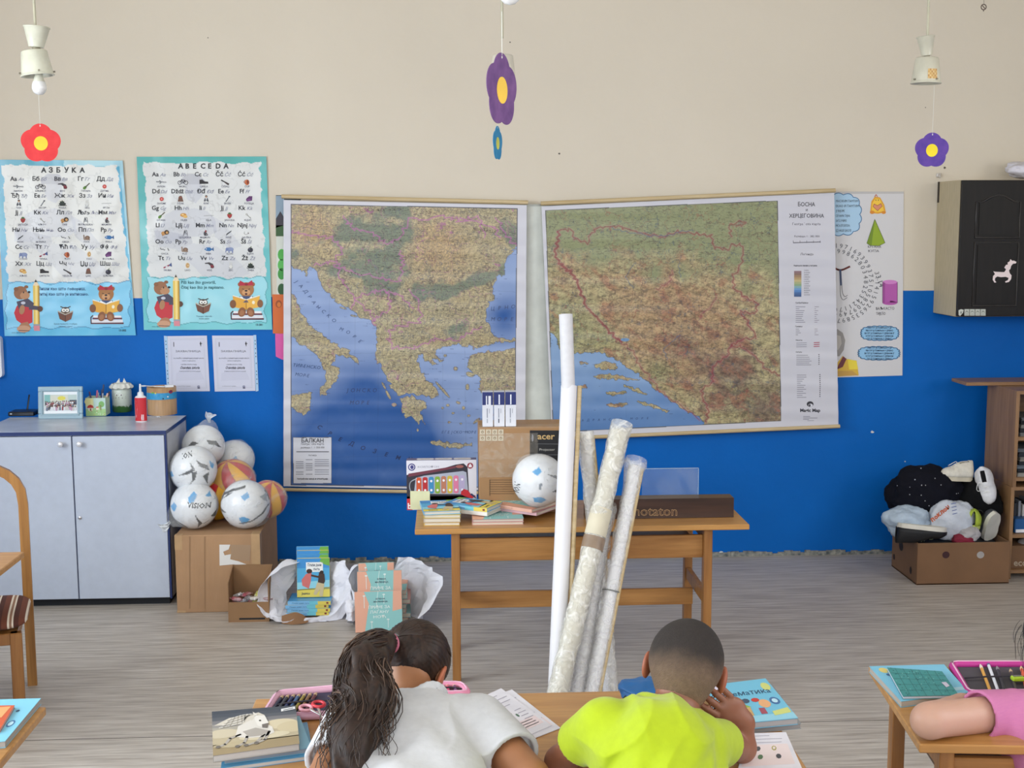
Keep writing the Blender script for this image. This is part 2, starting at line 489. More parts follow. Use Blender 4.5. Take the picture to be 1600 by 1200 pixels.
def floor_material():
 m = bpy.data.materials.new('vinyl_floor'); m.use_nodes = True
 nt = m.node_tree; N = nt.nodes; L = nt.links; b = N['Principled BSDF']
 tc = N.new('ShaderNodeTexCoord')
 def nz(sx, sy, sc, det=6, dist=0.0):
  mp = N.new('ShaderNodeMapping'); mp.inputs['Scale'].default_value = (sx, sy, 1)
  L.new(tc.outputs['Object'], mp.inputs['Vector'])
  n = N.new('ShaderNodeTexNoise'); n.inputs['Scale'].default_value = sc; n.inputs['Detail'].default_value = det; n.inputs['Distortion'].default_value = dist
  L.new(mp.outputs['Vector'], n.inputs['Vector']); return n.outputs['Fac']
 r1 = N.new('ShaderNodeValToRGB'); e = r1.color_ramp.elements
 e[0].position = .34; e[0].color = hexc('#a2988e'); e[1].position = .66; e[1].color = hexc('#c6beb5')
 x = r1.color_ramp.elements.new(.5); x.color = hexc('#b7aea4')
 L.new(nz(0.9, 14, 4.0, 8, .3), r1.inputs['Fac'])
 r2 = N.new('ShaderNodeValToRGB'); e = r2.color_ramp.elements
 e[0].position = .36; e[0].color = (.66, .66, .66, 1); e[1].position = .5; e[1].color = (1, 1, 1, 1)
 L.new(nz(2.6, 60, 3.0, 3), r2.inputs['Fac'])
 mx = N.new('ShaderNodeMix'); mx.data_type = 'RGBA'; mx.blend_type = 'MULTIPLY'; mx.inputs[0].default_value = .45
 L.new(r1.outputs['Color'], mx.inputs[6]); L.new(r2.outputs['Color'], mx.inputs[7])
 L.new(mx.outputs[2], b.inputs['Base Color'])
 b.inputs['Roughness'].default_value = 0.42; b.inputs['Specular IOR Level'].default_value = 0.4
 bp = N.new('ShaderNodeBump'); bp.inputs['Strength'].default_value = .12; bp.inputs['Distance'].default_value = .004
 L.new(nz(1, 30, 6), bp.inputs['Height']); L.new(bp.outputs['Normal'], b.inputs['Normal'])
 return m
def structure(mb, name, m, parent=None, loc=(0, 0, 0)):
 o = mb.build(name, m, parent, loc)
 if parent is None: o['kind'] = 'structure'
 return o
T = 0.25
mb = MB(); mb.box((ROOM_L - T, ROOM_N - T, -0.1), (ROOM_R + T, WALL_Y + T, 0)); structure(mb, 'floor', floor_material())
mb = MB(); mb.box((ROOM_L - T, ROOM_N - T, ROOM_H), (ROOM_R + T, WALL_Y + T, ROOM_H + .1)); structure(mb, 'ceiling', mat('ceiling_paint', '#e6e0d4', .9))
mb = MB(); mb.box((ROOM_L - T, WALL_Y, 0), (ROOM_R + T, WALL_Y + T, ROOM_H)); structure(mb, 'wall_back', M_WALL)
# left wall with three window openings
W0, W1 = 1.05, 2.85
def pierced_wall(name, x0, x1, spans, y0, y1, zlo, zhi):
 mb = MB(); ys = y0
 for a, b in spans:
  mb.box((x0, ys, 0), (x1, a, ROOM_H)); mb.box((x0, a, 0), (x1, b, zlo)); mb.box((x0, a, zhi), (x1, b, ROOM_H)); ys = b
 mb.box((x0, ys, 0), (x1, y1, ROOM_H))
 return structure(mb, name, M_PLAIN)
pierced_wall('wall_left', ROOM_L - T, ROOM_L, WINDOWS, ROOM_N, WALL_Y, W0, W1)
pierced_wall('wall_right', ROOM_R, ROOM_R + T, [(0.4, 3.8)], ROOM_N, WALL_Y, 1.5, 2.9)
mb = MB()
mb.box((ROOM_L - T, ROOM_N - T, 0), (-2.3, ROOM_N, ROOM_H)); mb.box((2.7, ROOM_N - T, 0), (ROOM_R + T, ROOM_N, ROOM_H))
mb.box((-2.3, ROOM_N - T, 0), (2.7, ROOM_N, 1.6)); mb.box((-2.3, ROOM_N - T, 3.0), (2.7, ROOM_N, ROOM_H))
structure(mb, 'wall_front', M_PLAIN)
M_WFR = mat('window_paint', '#e9e9e6', .4)
k = 1
for a, b in WINDOWS:
 mb = MB(); x0, x1 = ROOM_L - .22, ROOM_L - .17
 for (p, q, r, s_) in ((a, a + .06, W0, W1), (b - .06, b, W0, W1), (a, b, W0, W0 + .06), (a, b, W1 - .06, W1), ((a + b) / 2 - .03, (a + b) / 2 + .03, W0, W1)):
  mb.box((x0, p, r), (x1, q, s_))
 structure(mb, 'window_%d' % k, M_WFR); k += 1
# floor seams between vinyl rolls, and the ragged strip along the wall
ys = at(1060, 1133, z=0).y
mb = MB(); mb.box((ROOM_L, ys - .0015, 0), (ROOM_R, ys + .0015, 0.0006)); structure(mb, 'trim_1', mat('seam_grime', '#4a443e', .8))
rs = random.Random(3); mb = MB(); x = ROOM_L
while x < ROOM_R:
 w = rs.uniform(.01, .05); h = rs.uniform(.012, .03); mb.box((x, WALL_Y - rs.uniform(.006, .014), 0), (x + w, WALL_Y, h)); x += w
structure(mb, 'baseboard_back', mat('torn_plaster_strip', '#4d565c', .95, noise=(40, .9, (1, 1, 1), '#a9a79c')))
# small marks on the wall: plaster chips and a drilled hole
mb = MB()
def chip(px, py, r, n=7, sd=1):
 rs = random.Random(sd); c = at(px, py, y=WALL_Y); s_ = WALL_Y / 2000.0
 mb.prism([(c.x + math.cos(2 * PI * i / n) * r * s_ * rs.uniform(.6, 1.1), c.z + math.sin(2 * PI * i / n) * r * s_ * rs.uniform(.5, 1)) for i in range(n)], WALL_Y - .0012, WALL_Y + .001, 'y')
for px, py, r, sd in ((1127, 864, 4.5, 1), (1363, 675, 3, 2), (1414, 721, 1.6, 3), (700, 874, 1.5, 4), (1480, 760, 1, 5)): chip(px, py, r, 7, sd)
structure(mb, 'trim_2', mat('bare_plaster', '#cfd2d2', .9))
mb = MB()
for px, py, r, sd in ((1476, 262, 2.2, 6), (874, 240, 2, 8), (797, 66, 1.3, 9), (325, 59, 1, 10), (1446, 168, 1, 11)): chip(px, py, r, 7, sd)
structure(mb, 'trim_3', mat('drill_hole', '#5d574d', .9))
# ============================================================ things on the wall
M_PRINT = paint_mat('printed_paper', .55)
M_GLOSS = paint_mat('glossy_print', .35, .35, bump=(3.0, .35, (1, 1, 1)))
M_PAPER = mat('white_paper', '#ececef', .75)
class Zoom:
 """reads marks off a magnified view: u, v in it -> point on a plane parallel to the wall"""
 def __init__(s, x0, y0, k, y, disp=None, origin=None):
  s.x0, s.y0, s.k, s.y, s.disp, s.o = x0, y0, k, y, disp, origin
 def w(s, u, v): return at(s.x0 + u / s.k, s.y0 + v / s.k, y=s.y)
 def __call__(s, u, v, h):
  p = s.w(u, v); d = s.disp(p.x, p.z) if s.disp else 0.0
  o = s.o or Vector((0, 0, 0))
  return (p.x - o.x, p.y - h - d - o.y, p.z - o.z)
def sheet_grid(name, zoom, quad, nu, nv, paint, material, parent, thick=0.0006):
 """quad TL TR BR BL in zoom coordinates; paint(U, V) -> colours"""
 q = [np.array(p, float) for p in quad]
 a, b = np.meshgrid(np.linspace(0, 1, nu), np.linspace(0, 1, nv))
 UV = (q[0] * ((1 - a) * (1 - b))[..., None] + q[1] * (a * (1 - b))[..., None] + q[2] * (a * b)[..., None] + q[3] * ((1 - a) * b)[..., None])
 # vectorised projection onto the plane
 px = zoom.x0 + UV[..., 0] / zoom.k; py = zoom.y0 + UV[..., 1] / zoom.k
 D = np.array(_fwd)[None, None] + np.array(_r2) * ((px - 800) / F_PX)[..., None] + np.array(_u2) * ((600 - py) / F_PX)[..., None]
 t = (zoom.y - CAM_POS.y) / D[..., 1]
 P = np.array(CAM_POS) + D * t[..., None]
 if zoom.disp is not None:
  f = np.vectorize(zoom.disp)
  P[..., 1] -= f(P[..., 0], P[..., 2])
 P -= np.array(zoom.o)
 return grid_object(name, P, paint(UV[..., 0], UV[..., 1]), material, parent)
# ---- alphabet posters
def mixc(a, b, t): return a * (1 - t[..., None]) + b * t[..., None]
def poster_paint(kind):
 # kind 0: Cyrillic (blue frame), 1: Latin (green frame)
 def paint(U, V):
  if kind == 0:
   top, bot = hx('#3f9fae'), hx('#64bfe2'); inner = hx('#d6d5cf'); pan = hx('#8fd0ea')
   L0, R0, T0, B0 = lambda v: 18 + (v - 110) * .045, lambda v: 735 + (v - 110) * .10, 112, 845
   pL, pR, pT, pB = 40, 815, 845, 1130; w0, w1 = 60, 1180; out_r = lambda v: 780 + (v - 85) * .06
  else:
   top, bot = hx('#3aa09a'), hx('#7fcfd6'); inner = hx('#d6d7d5'); pan = hx('#a3dbe4')
   L0, R0, T0, B0 = lambda v: 82 + (v - 95) * .04, lambda v: 805 + (v - 95) * .05, 95, 815
   pL, pR, pT, pB = 102, 845, 815, 1100; w0, w1 = 60, 1140
  t = np.clip((V - w0) / (w1 - w0), 0, 1)
  c = mixc(top, bot, t)
  c = mixc(c, hx('#2f93c8') if kind == 0 else hx('#45b3b4'), np.clip(vnoise(U, V, .004, 3) * 1.2 - .4, 0, .5))
  wob = (vnoise(V * 1.0, V * 0, .03, 5, 2) - .5) * 26; wob2 = (vnoise(V, V * 0 + 9, .03, 6, 2) - .5) * 26; wobt = (vnoise(U, U * 0, .02, 8, 2) - .5) * 26
  ins = (U > L0(V) + wob) & (U < R0(V) + wob2) & (V > T0 + wobt) & (V < B0 + wobt)
  base = np.broadcast_to(inner, c.shape).copy()
  # faint grey figure printed behind the letters
  k = -0 if kind == 0 else 55
  def blob(poly, col, a):
   m = in_poly(U - k, V, poly)
   base[m] = base[m] * (1 - a) + hx(col) * a
  g = '#b3b5c4'
  blob([(255, 200), (300, 165), (370, 170), (410, 215), (380, 235), (300, 230), (260, 235)], '#9a9bab', .55)
  blob([(290, 230), (385, 235), (395, 300), (350, 350), (300, 330), (280, 280)], g, .45)
  blob([(160, 420), (230, 385), (300, 390), (340, 380), (420, 400), (470, 450), (480, 530), (420, 560), (330, 560), (200, 590), (95, 590), (90, 520), (140, 470)], g, .38)
  blob([(90, 520), (200, 530), (320, 560), (330, 600), (240, 640), (120, 620)], '#a3a5b6', .35)
  blob([(230, 640), (330, 600), (480, 620), (600, 700), (690, 790), (560, 830), (400, 815), (330, 740)], g, .3)
  blob([(440, 420), (520, 470), (590, 560), (640, 620), (560, 640), (470, 560)], '#a9abbd', .3)
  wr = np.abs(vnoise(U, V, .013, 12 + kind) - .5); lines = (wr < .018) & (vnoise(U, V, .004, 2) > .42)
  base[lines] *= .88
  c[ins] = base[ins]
  edge = ins & ~((U > L0(V) + wob + 5) & (U < R0(V) + wob2 - 5) & (V > T0 + wobt + 5)); c[edge] = c[edge] * .82 + .12
  wv = 8 * np.sin(U * .045) + 6 * np.sin(U * .021 + 1); wh = 7 * np.sin(V * .06) + 5 * np.sin(V * .023)
  pin = (U > pL + wh * .8) & (U < pR + wh) & (V > pT + wv * .9) & (V < pB + wv * .6)
  pin2 = (U > pL + wh * .8 + 4) & (U < pR + wh - 4) & (V > pT + wv * .9 + 4) & (V < pB + wv * .6 - 4)
  c[pin] = hx('#3b7ba6') if kind == 0 else hx('#3d8f98')
  pc = mixc(pan, hx('#6fc3e8') if kind == 0 else hx('#8ed2de'), np.clip(vnoise(U, V, .006, 4), 0, 1))
  c[pin2] = pc[pin2]
  if kind == 0:   # glare painted as a paler strip along the top and right edges
   bl = ((V < 118) & (U > 400) | (U > 748 + (V - 110) * .1)) & ~ins & ~pin
   c[bl] = c[bl] * .45 + hx('#bfe0e4') * .55
  return c
 return paint
def icon(A, w, x, y, k=1.0):
 """small picture of the word w, about 50 units wide"""
 D = '#2e2c33'
 P = lambda pts, c, l=3: A.poly([(x + a * k, y + b * k) for a, b in pts], c, l)
 E = lambda a, b, r, s, c, l=3, rot=0: A.ell(x + a * k, y + b * k, r * k, s * k, c, l, 12, rot)
 Ln = lambda pts, wd, c, l=3: A.line([(x + a * k, y + b * k) for a, b in pts], wd * k, c, l)
 if w == 'plane': P([(-32, -6), (32, -2), (34, 4), (-30, 2)], '#8d8f92'); P([(-8, -12), (4, 0), (-6, 12), (-12, 10), (-4, 0), (-14, -10)], '#777a7e', 4); E(26, 1, 8, 5, '#a5a6a6', 4)
 elif w == 'bike':
  for a in (-20, 20): E(a, 4, 13, 13, D); E(a, 4, 9, 9, '#d8d8d8', 4)
  Ln([(-20, 4), (-8, -14), (12, -12), (20, 4)], 4, D, 5); Ln([(-8, -14), (2, 6), (12, -12)], 4, D, 5)
 elif w == 'train': P([(-28, -18), (0, -22), (22, -12), (30, 6), (24, 16), (8, 14), (6, 0), (-8, -12), (-28, -12)], '#3a3236'); P([(6, -8), (26, -4), (28, 12), (10, 12)], '#7c2430', 4)
 elif w == 'guitar': Ln([(-2, 2), (22, -20)], 6, '#4c4420'); E(-8, 8, 12, 9, '#5e8a2f' if k > 0 else D, 4, -.7); E(-2, 2, 7, 6, '#46681f', 5)
 elif w == 'button': E(0, 0, 13, 13, '#c33b35'); E(0, 0, 6, 6, '#e1867c', 4)
 elif w == 'pupil': E(0, -16, 8, 8, '#2d2a2c'); E(0, -13, 5, 5, '#c99b7a', 4); P([(-9, -6), (9, -6), (16, 14), (8, 16), (0, 8), (-8, 16), (-16, 14)], '#54565c'); P([(-4, -6), (4, -6), (2, 6), (-2, 6)], '#dadada', 4)
 elif w == 'nail': Ln([(-10, 16), (12, -16)], 5, '#4d5058'); E(12, -16, 6, 4, '#4d5058', 4)
 elif w == 'frog': E(0, 4, 22, 10, '#1f2720'); E(-2, -8, 14, 10, '#263426', 4); E(-8, -16, 4, 4, '#dcdcc8', 5); E(6, -16, 4, 4, '#dcdcc8', 5); Ln([(-24, 14), (24, 14)], 4, '#1f2720', 4)
 elif w == 'rabbit':
  for a in (-6, 5): E(a, -12, 4, 12, '#cfcfcb')
  E(0, 8, 11, 12, '#dcdcd8', 4); Ln([(-11, 8), (-6, 18), (6, 18), (11, 8)], 2, '#909090', 5)
 elif w == 'needle': Ln([(-30, 1), (30, -1)], 2.5, '#8d8d8d')
 elif w == 'berry': P([(-16, -8), (0, -14), (16, -8), (12, 8), (0, 18), (-12, 8)], '#a3302c'); P([(-12, -12), (0, -8), (12, -12), (4, -20), (-4, -20)], '#3f6b2e', 4)
 elif w == 'key': E(-8, -8, 6, 6, '#8a8a80'); E(-8, -8, 3, 3, '#e0e0dc', 4); Ln([(-4, -4), (14, 14), (18, 10)], 3.5, '#8a8a80', 4)
 elif w == 'lion': E(-8, 2, 16, 12, '#c08a4a'); E(10, -4, 15, 15, '#3a2517', 4); E(12, -2, 8, 8, '#c9975a', 5); E(-14, 14, 5, 5, '#a87437', 4)
 elif w == 'swing': Ln([(-10, 16), (-4, -16), (10, -16), (14, 16)], 3, '#44474d'); P([(-8, 2), (8, 2), (12, 8), (-8, 8)], '#7b7f88', 4); E(0, -6, 5, 6, '#55585e', 4)
 elif w == 'monkey': E(0, 4, 9, 14, '#433f44'); E(4, -10, 6, 8, '#8b3a3a', 4); Ln([(8, 0), (16, 12), (6, 16)], 4, '#433f44', 4)
 elif w == 'knife': P([(-18, 16), (-12, 4), (18, -16), (16, -8), (-12, 14)], '#3c3f44')
 elif w == 'snout': Ln([(-14, -8), (-16, 6), (-4, 10), (10, 4), (8, -6)], 3, '#9a9a96'); E(10, 2, 4, 3, '#6a5a55', 4)
 elif w == 'sheep': E(6, 2, 18, 9, '#d9d9d7'); Ln([(-28, -8), (-22, 0), (-8, 0)], 4, '#404045', 4); Ln([(18, -6), (26, 8)], 4, '#404045', 4); E(-2, 4, 6, 3, '#6d6d70', 4)
 elif w == 'snail': E(4, 2, 16, 13, '#7a5c49'); E(4, 2, 8, 7, '#93755e', 4); Ln([(-18, -14), (-16, 12), (18, 14)], 7, '#8d7460', 4)
 elif w == 'fish': P([(-28, 0), (-12, -12), (8, -12), (24, 0), (8, 12), (-12, 10)], '#2c6ea8'); P([(18, 0), (30, -14), (32, 12)], '#2a5c90', 4); E(-14, -2, 3, 3, '#f0f0f0', 5)
 elif w == 'elephant': E(4, 0, 22, 13, '#8894b8'); E(-16, 0, 9, 11, '#7482ac', 4); Ln([(-22, 4), (-24, 18)], 5, '#7482ac', 4); Ln([(-4, 8), (-4, 20)], 7, '#7482ac', 4); Ln([(18, 8), (18, 20)], 7, '#7482ac', 4)
 elif w == 'trumpet': Ln([(-22, 12), (12, -4)], 9, '#96304a'); P([(8, -2), (24, -20), (28, 6)], '#3d4f86', 4); E(-4, 6, 8, 6, '#d6d0d4', 5)
 elif w == 'jug': E(0, 2, 14, 18, '#c3622d'); E(4, 0, 6, 14, '#7b3014', 4); Ln([(-12, -12), (-20, 0), (-12, 10)], 3.5, '#a04d20', 4)
 elif w == 'ear': E(0, -2, 12, 17, '#d7b179'); E(2, -2, 7, 11, '#a67a43', 4); E(3, -2, 4, 7, '#e5c694', 5)
 elif w == 'chair': P([(-16, -4), (0, -18), (20, -18), (18, 10), (-14, 16), (-20, 4)], '#5b2a63'); P([(-14, 2), (10, 0), (10, 10), (-12, 12)], '#7a3f80', 4)
 elif w == 'bread': E(-4, -4, 20, 12, '#c98b3a'); E(8, 6, 14, 9, '#e0b465', 4); E(-8, -6, 8, 5, '#e9c983', 5)
 elif w == 'shoe': P([(-28, -14), (-10, -16), (4, -4), (26, -2), (28, 10), (-28, 12)], '#211d1f')
 elif w == 'comb': P([(-24, -16), (26, 10), (24, 16), (-26, -8)], '#2d2a2d'); P([(-2, -2), (24, 16), (18, 20), (-4, 4)], '#4a3b3b', 4)
 elif w == 'sack': P([(-12, -14), (-4, -20), (6, -20), (10, -12), (18, 16), (-18, 16)], '#6b4a3a'); Ln([(-8, -10), (8, -10)], 3, '#a03b32', 4)
 elif w == 'plum': E(0, 4, 17, 16, '#262532'); Ln([(0, -10), (6, -18)], 4, '#47612f', 4); E(-6, -2, 4, 4, '#5d5c74', 5)
def bear_with_pencil(A, x, y):   # x,y offset
 o = lambda pts: [(a + x, b + y) for a, b in pts]
 A.poly(o([(40, 130), (75, 90), (120, 85), (140, 150), (140, 230), (90, 250), (40, 215), (25, 170)]), '#c5303a', 3)
 A.ell(x + 65, y + 45, 42, 42, '#9a6746', 4); A.ell(x + 92, y + 62, 30, 24, '#bd8a62', 5); A.ell(x + 118, y + 40, 9, 7, '#2d2322', 6)
 A.ell(x + 38, y + 22, 15, 13, '#8a5b3c', 5); A.ell(x + 100, y + 8, 13, 10, '#8a5b3c', 3); A.ell(x + 84, y + 42, 4, 6, '#2a2020', 6)
 A.poly(o([(40, 100), (110, 80), (150, 110), (140, 140), (90, 130), (60, 160)]), '#4b4558', 5); A.ell(x + 82, y + 108, 14, 9, '#c9cad6', 6)
 A.ell(x + 75, y + 150, 17, 30, '#b07f5a', 6, rot=.15)
 A.poly(o([(70, 235), (110, 225), (130, 260), (120, 285), (60, 290), (48, 265)]), '#ad7a58', 4)
 A.ell(x + 85, y + 270, 42, 22, '#c99a7a', 5); A.line(o([(55, 280), (120, 282)]), 4, '#5b3f3a', 6)
 # pencil
 A.poly(o([(142, 0), (182, 0), (186, 270), (148, 270)]), '#e8c55c', 6); A.poly(o([(155, 0), (168, 0), (172, 270), (160, 270)]), '#f6dc8c', 7); A.poly(o([(174, 0), (182, 0), (186, 270), (178, 270)]), '#b98d33', 7)
 A.poly(o([(142, 0), (182, 0), (160, -38)]), '#efd9b5', 7); A.poly(o([(153, -22), (168, -22), (160, -40)]), '#2b2b2b', 8)
 A.poly(o([(148, 248), (186, 248), (187, 282), (150, 282)]), '#d98a94', 8); A.poly(o([(147, 240), (186, 240), (186, 250), (148, 250)]), '#9aa0a8', 9)
 A.poly(o([(120, 120), (150, 125), (190, 130), (195, 155), (150, 150), (118, 150)]), '#4b4558', 7); A.ell(x + 188, y + 145, 17, 18, '#5c3a2c', 9)
def bear_reading(A, x, y):
 o = lambda pts: [(a + x, b + y) for a, b in pts]
 # books
 A.poly(o([(0, 215), (200, 215), (200, 235), (0, 235)]), '#e3e2e6', 3); A.poly(o([(0, 235), (205, 233), (205, 243), (0, 243)]), '#5b2434', 4)
 A.poly(o([(15, 190), (190, 190), (190, 205), (15, 205)]), '#eceaec', 3); A.poly(o([(10, 203), (195, 203), (195, 213), (10, 213)]), '#6c2a3a', 4); A.line(o([(12, 190), (0, 202), (2, 240)]), 7, '#43202c', 5)
 A.ell(x + 95, y + 55, 48, 46, '#a9713f', 5); A.ell(x + 55, y + 22, 14, 14, '#9a6238', 4); A.ell(x + 135, y + 22, 14, 14, '#9a6238', 4)
 A.poly(o([(92, 18), (55, -2), (48, 30), (88, 30)]), '#b5243a', 7); A.poly(o([(98, 18), (130, -4), (140, 28), (102, 30)]), '#b5243a', 7); A.ell(x + 95, y + 22, 10, 9, '#8d1a2e', 8)
 A.ell(x + 94, y + 72, 26, 19, '#cf9a68', 7); A.ell(x + 94, y + 62, 9, 6, '#2c2020', 8); A.ell(x + 94, y + 82, 8, 7, '#5c2420', 8)
 A.line(o([(70, 50), (82, 54)]), 3.5, '#2a1c18', 8); A.line(o([(106, 54), (118, 50)]), 3.5, '#2a1c18', 8)
 A.poly(o([(55, 95), (135, 95), (150, 135), (40, 135)]), '#394a72', 6); A.line(o([(60, 100), (95, 118), (130, 100)]), 8, '#eceef2', 7)
 A.poly(o([(10, 95), (93, 120), (93, 180), (20, 165)]), '#e3a63a', 8); A.poly(o([(180, 95), (97, 120), (97, 180), (172, 165)]), '#e9b145', 8); A.line(o([(95, 118), (95, 182)]), 4, '#93601a', 9)
 A.line(o([(12, 92), (93, 117)]), 5, '#f5f0e0', 9); A.line(o([(178, 92), (97, 117)]), 5, '#f5f0e0', 9); A.ell(x + 140, y + 135, 9, 11, '#f2ead0', 9)
 A.ell(x + 12, y + 145, 20, 26, '#80502f', 9); A.ell(x + 182, y + 142, 18, 25, '#8a5834', 9)
 A.ell(x + 68, y + 195, 24, 30, '#8a5532', 9, rot=.3); A.ell(x + 122, y + 195, 24, 30, '#8a5532', 9, rot=-.3); A.ell(x + 68, y + 200, 14, 18, '#a8714a', 10, rot=.3); A.ell(x + 122, y + 200, 14, 18, '#a8714a', 10, rot=-.3)
def owl_reading(A, x, y):
 o = lambda pts: [(a + x, b + y) for a, b in pts]
 A.ell(x, y - 28, 28, 24, '#5c4a3e', 4); A.ell(x - 11, y - 32, 12, 12, '#f0eee6', 5); A.ell(x + 11, y - 32, 12, 12, '#f0eee6', 5); A.ell(x - 9, y - 30, 4, 4, '#222222', 6); A.ell(x + 9, y - 30, 4, 4, '#222222', 6)
 A.line(o([(-30, -54), (-6, -44), (6, -44), (30, -54)]), 6, '#37302b', 6)
 A.poly(o([(-48, -22), (0, 0), (0, 40), (-36, 24)]), '#6f4433', 6); A.poly(o([(48, -22), (0, 0), (0, 40), (36, 24)]), '#7d4e3b', 6); A.line(o([(0, -2), (0, 40)]), 4, '#3e2419', 7)
 A.line(o([(-46, -26), (0, -5), (46, -26)]), 5, '#c9b69a', 7)
def alphabet_poster(kind):
 yw = WALL_Y - .006
 if kind == 0:
  x0, y0, quad = 0, 230, [(-22, 78), (768, 84), (850, 1176), (30, 1180)]
  title, tx, label = 'АЗБУКА', (258, 158, 268), 'pale blue Cyrillic alphabet poster, crumpled, with painted glare along its upper edge'
  rows = [('Аа Бб Вв Гг Дд', 210, (65, 205, 342, 488, 605)), ('Ђђ Ее Жж Зз Ии', 315, (70, 218, 342, 495, 617)), ('Јј Кк Лл Љљ Мм', 420, (95, 215, 355, 485, 617)),
    ('Нн Њњ Оо Пп Рр', 528, (80, 208, 362, 493, 632)), ('Сс Тт Ћћ Уу Фф', 635, (98, 223, 372, 508, 628)), ('Хх Цц Чч Џџ Шш', 740, (97, 230, 373, 505, 628))]
  words = ['АВИОН БИЦИКЛ ВОЗ ГИТАРА ДУГМЕ', 'ЂАК ЕКСЕР ЖАБА ЗЕЦ ИГЛА', 'ЈАГОДА КЉУЧ ЛАВ ЉУЉАШКА МАЈМУН', 'НОЖ ЊУШКА ОВЦА ПУЖ РИБА', 'СЛОН ТРУБА ЋУП УХО ФОТЕЉА', 'ХЉЕБ ЦИПЕЛА ЧЕШАЉ ЏАК ШЉИВА']
  pics = ['plane bike train guitar button', 'pupil nail frog rabbit needle', 'berry key lion swing monkey', 'knife snout sheep snail fish', 'elephant trumpet jug ear chair', 'bread shoe comb sack plum']
  slog = ('Пиши као што говориш,', 'читај као што је написано.'); so = (238, 893, 926); bp, br, ow = (55, 855), (570, 862), (411, 1050); xs = 30
  small = (412, 1108); no = (745, 1150)
 else:
  x0, y0, quad = 205, 230, [(35, 60), (845, 58), (882, 1140), (80, 1142)]
  title, tx, label = 'ABECEDA', (293, 133, 312), 'teal framed Latin alphabet poster above two certificates'
  rows = [('Aa Bb Cc Čč Ćć', 182, (130, 266, 398, 530, 668)), ('Dd Dždž Đđ Ee Ff', 288, (133, 252, 412, 545, 680)), ('Gg Hh Ii Jj Kk', 392, (130, 273, 428, 558, 672)),
    ('Ll Ljlj Mm Nn Njnj', 500, (155, 280, 405, 552, 665)), ('Oo Pp Rr Ss Šš', 602, (153, 278, 427, 558, 688)), ('Tt Uu Vv Zz Žž', 705, (170, 295, 432, 565, 690))]
  words = ['AVION BICIKL CIPELA ČEŠALJ ĆUP', 'DUGME DŽAK ĐAK EKSER FOTELJA', 'GITARA HLJEB IGLA JAGODA KLJUČ', 'LAV LJULJAŠKA MAJMUN NOŽ NJUŠKA', 'OVCA PUŽ RIBA SLON ŠLJIVA', 'TRUBA UHO VOZ ZEC ŽABA']
  pics = ['plane bike shoe comb jug', 'button sack pupil nail chair', 'guitar bread needle berry key', 'lion swing monkey knife snout', 'sheep snail fish elephant plum', 'trumpet ear train rabbit frog']
  slog = ('Piši kao što govoriš,', 'čitaj kao što je napisano.'); so = (313, 853, 884); bp, br, ow = (110, 835), (625, 835), (452, 1000); xs = 60
  small = (458, 1060); no = (780, 1115)
 def disp(x, z):
  n = mnoise.noise(Vector((x * 5, z * 5, kind * 7.0))) * .005 + mnoise.noise(Vector((x * 14, z * 14, 3.0))) * .0016
  return n + .004
 z = Zoom(x0, y0, 4.0, yw, disp, None)
 base = z.w((quad[2][0] + quad[3][0]) / 2, quad[2][1])
 z.o = base
 root = thing('alphabet_poster', label, 'poster', base)
 sheet_grid('paper_sheet', z, quad, 200, 260, poster_paint(kind), M_GLOSS, root)
 A = Art(z, .0004)
 n = len(title)
 for i, ch in enumerate(title):
  A.text(ch, tx[0] + i * (tx[2] - 28) / (n - 1), tx[1], 44, '#232327', 3, bold=.035)
 for ri, ((s_, yb, xsx), wd, pc) in enumerate(zip(rows, words, pics)):
  for t, xx, w_, p_ in zip(s_.split(), xsx, wd.split(), pc.split()):
   A.text(t, xx, yb, 38, '#24242b', 3, bold=.022)
   g_ = text_shape(t, .022)[2]; ln = (g_[1] - g_[0]) * 38
   A.text(t, xx + ln + 7, yb, 30, '#85879a', 2, slant=.35, bold=.01, width=min(46, ln * .8))
   cx = xx + 50 + (8 if kind else 0)
   icon(A, p_, cx, yb + 36)
   A.text(w_, cx, yb + 69, 16, '#55576a', 3, center=True, bold=.01)
 for s_, yy in zip(slog, so[1:]): A.text(s_, so[0], yy, 27, '#24507c' if kind == 0 else '#23646e', 3, bold=.02)
 A.text('Вуков правопис и азбука' if kind == 0 else 'Pravopis i abeceda', small[0], small[1], 13, '#41647d', 3, center=True); A.text('школски плакат' if kind == 0 else 'školski plakat', small[0], small[1] + 15, 12, '#41647d', 3, center=True)
 A.text('13-302' if kind == 0 else '13-301', no[0], no[1], 17, '#243c4c', 3, bold=.03); A.text('www. dječija knjiga', 75 + (55 if kind else 0), 1162 - (38 if kind else 0), 11, '#24506c', 3)
 A.build('lettering', M_PRINT, root)
 A = Art(z, .00035); bear_with_pencil(A, bp[0] + 10, bp[1] + (0 if kind else 10)); A.build('bear_picture', M_PRINT, root)
 A = Art(z, .00035); bear_reading(A, *br); A.build('bear_picture', M_PRINT, root)
 A = Art(z, .00035); owl_reading(A, *ow); A.build('owl_picture', M_PRINT, root)
 return root
alphabet_poster(0); alphabet_poster(1)
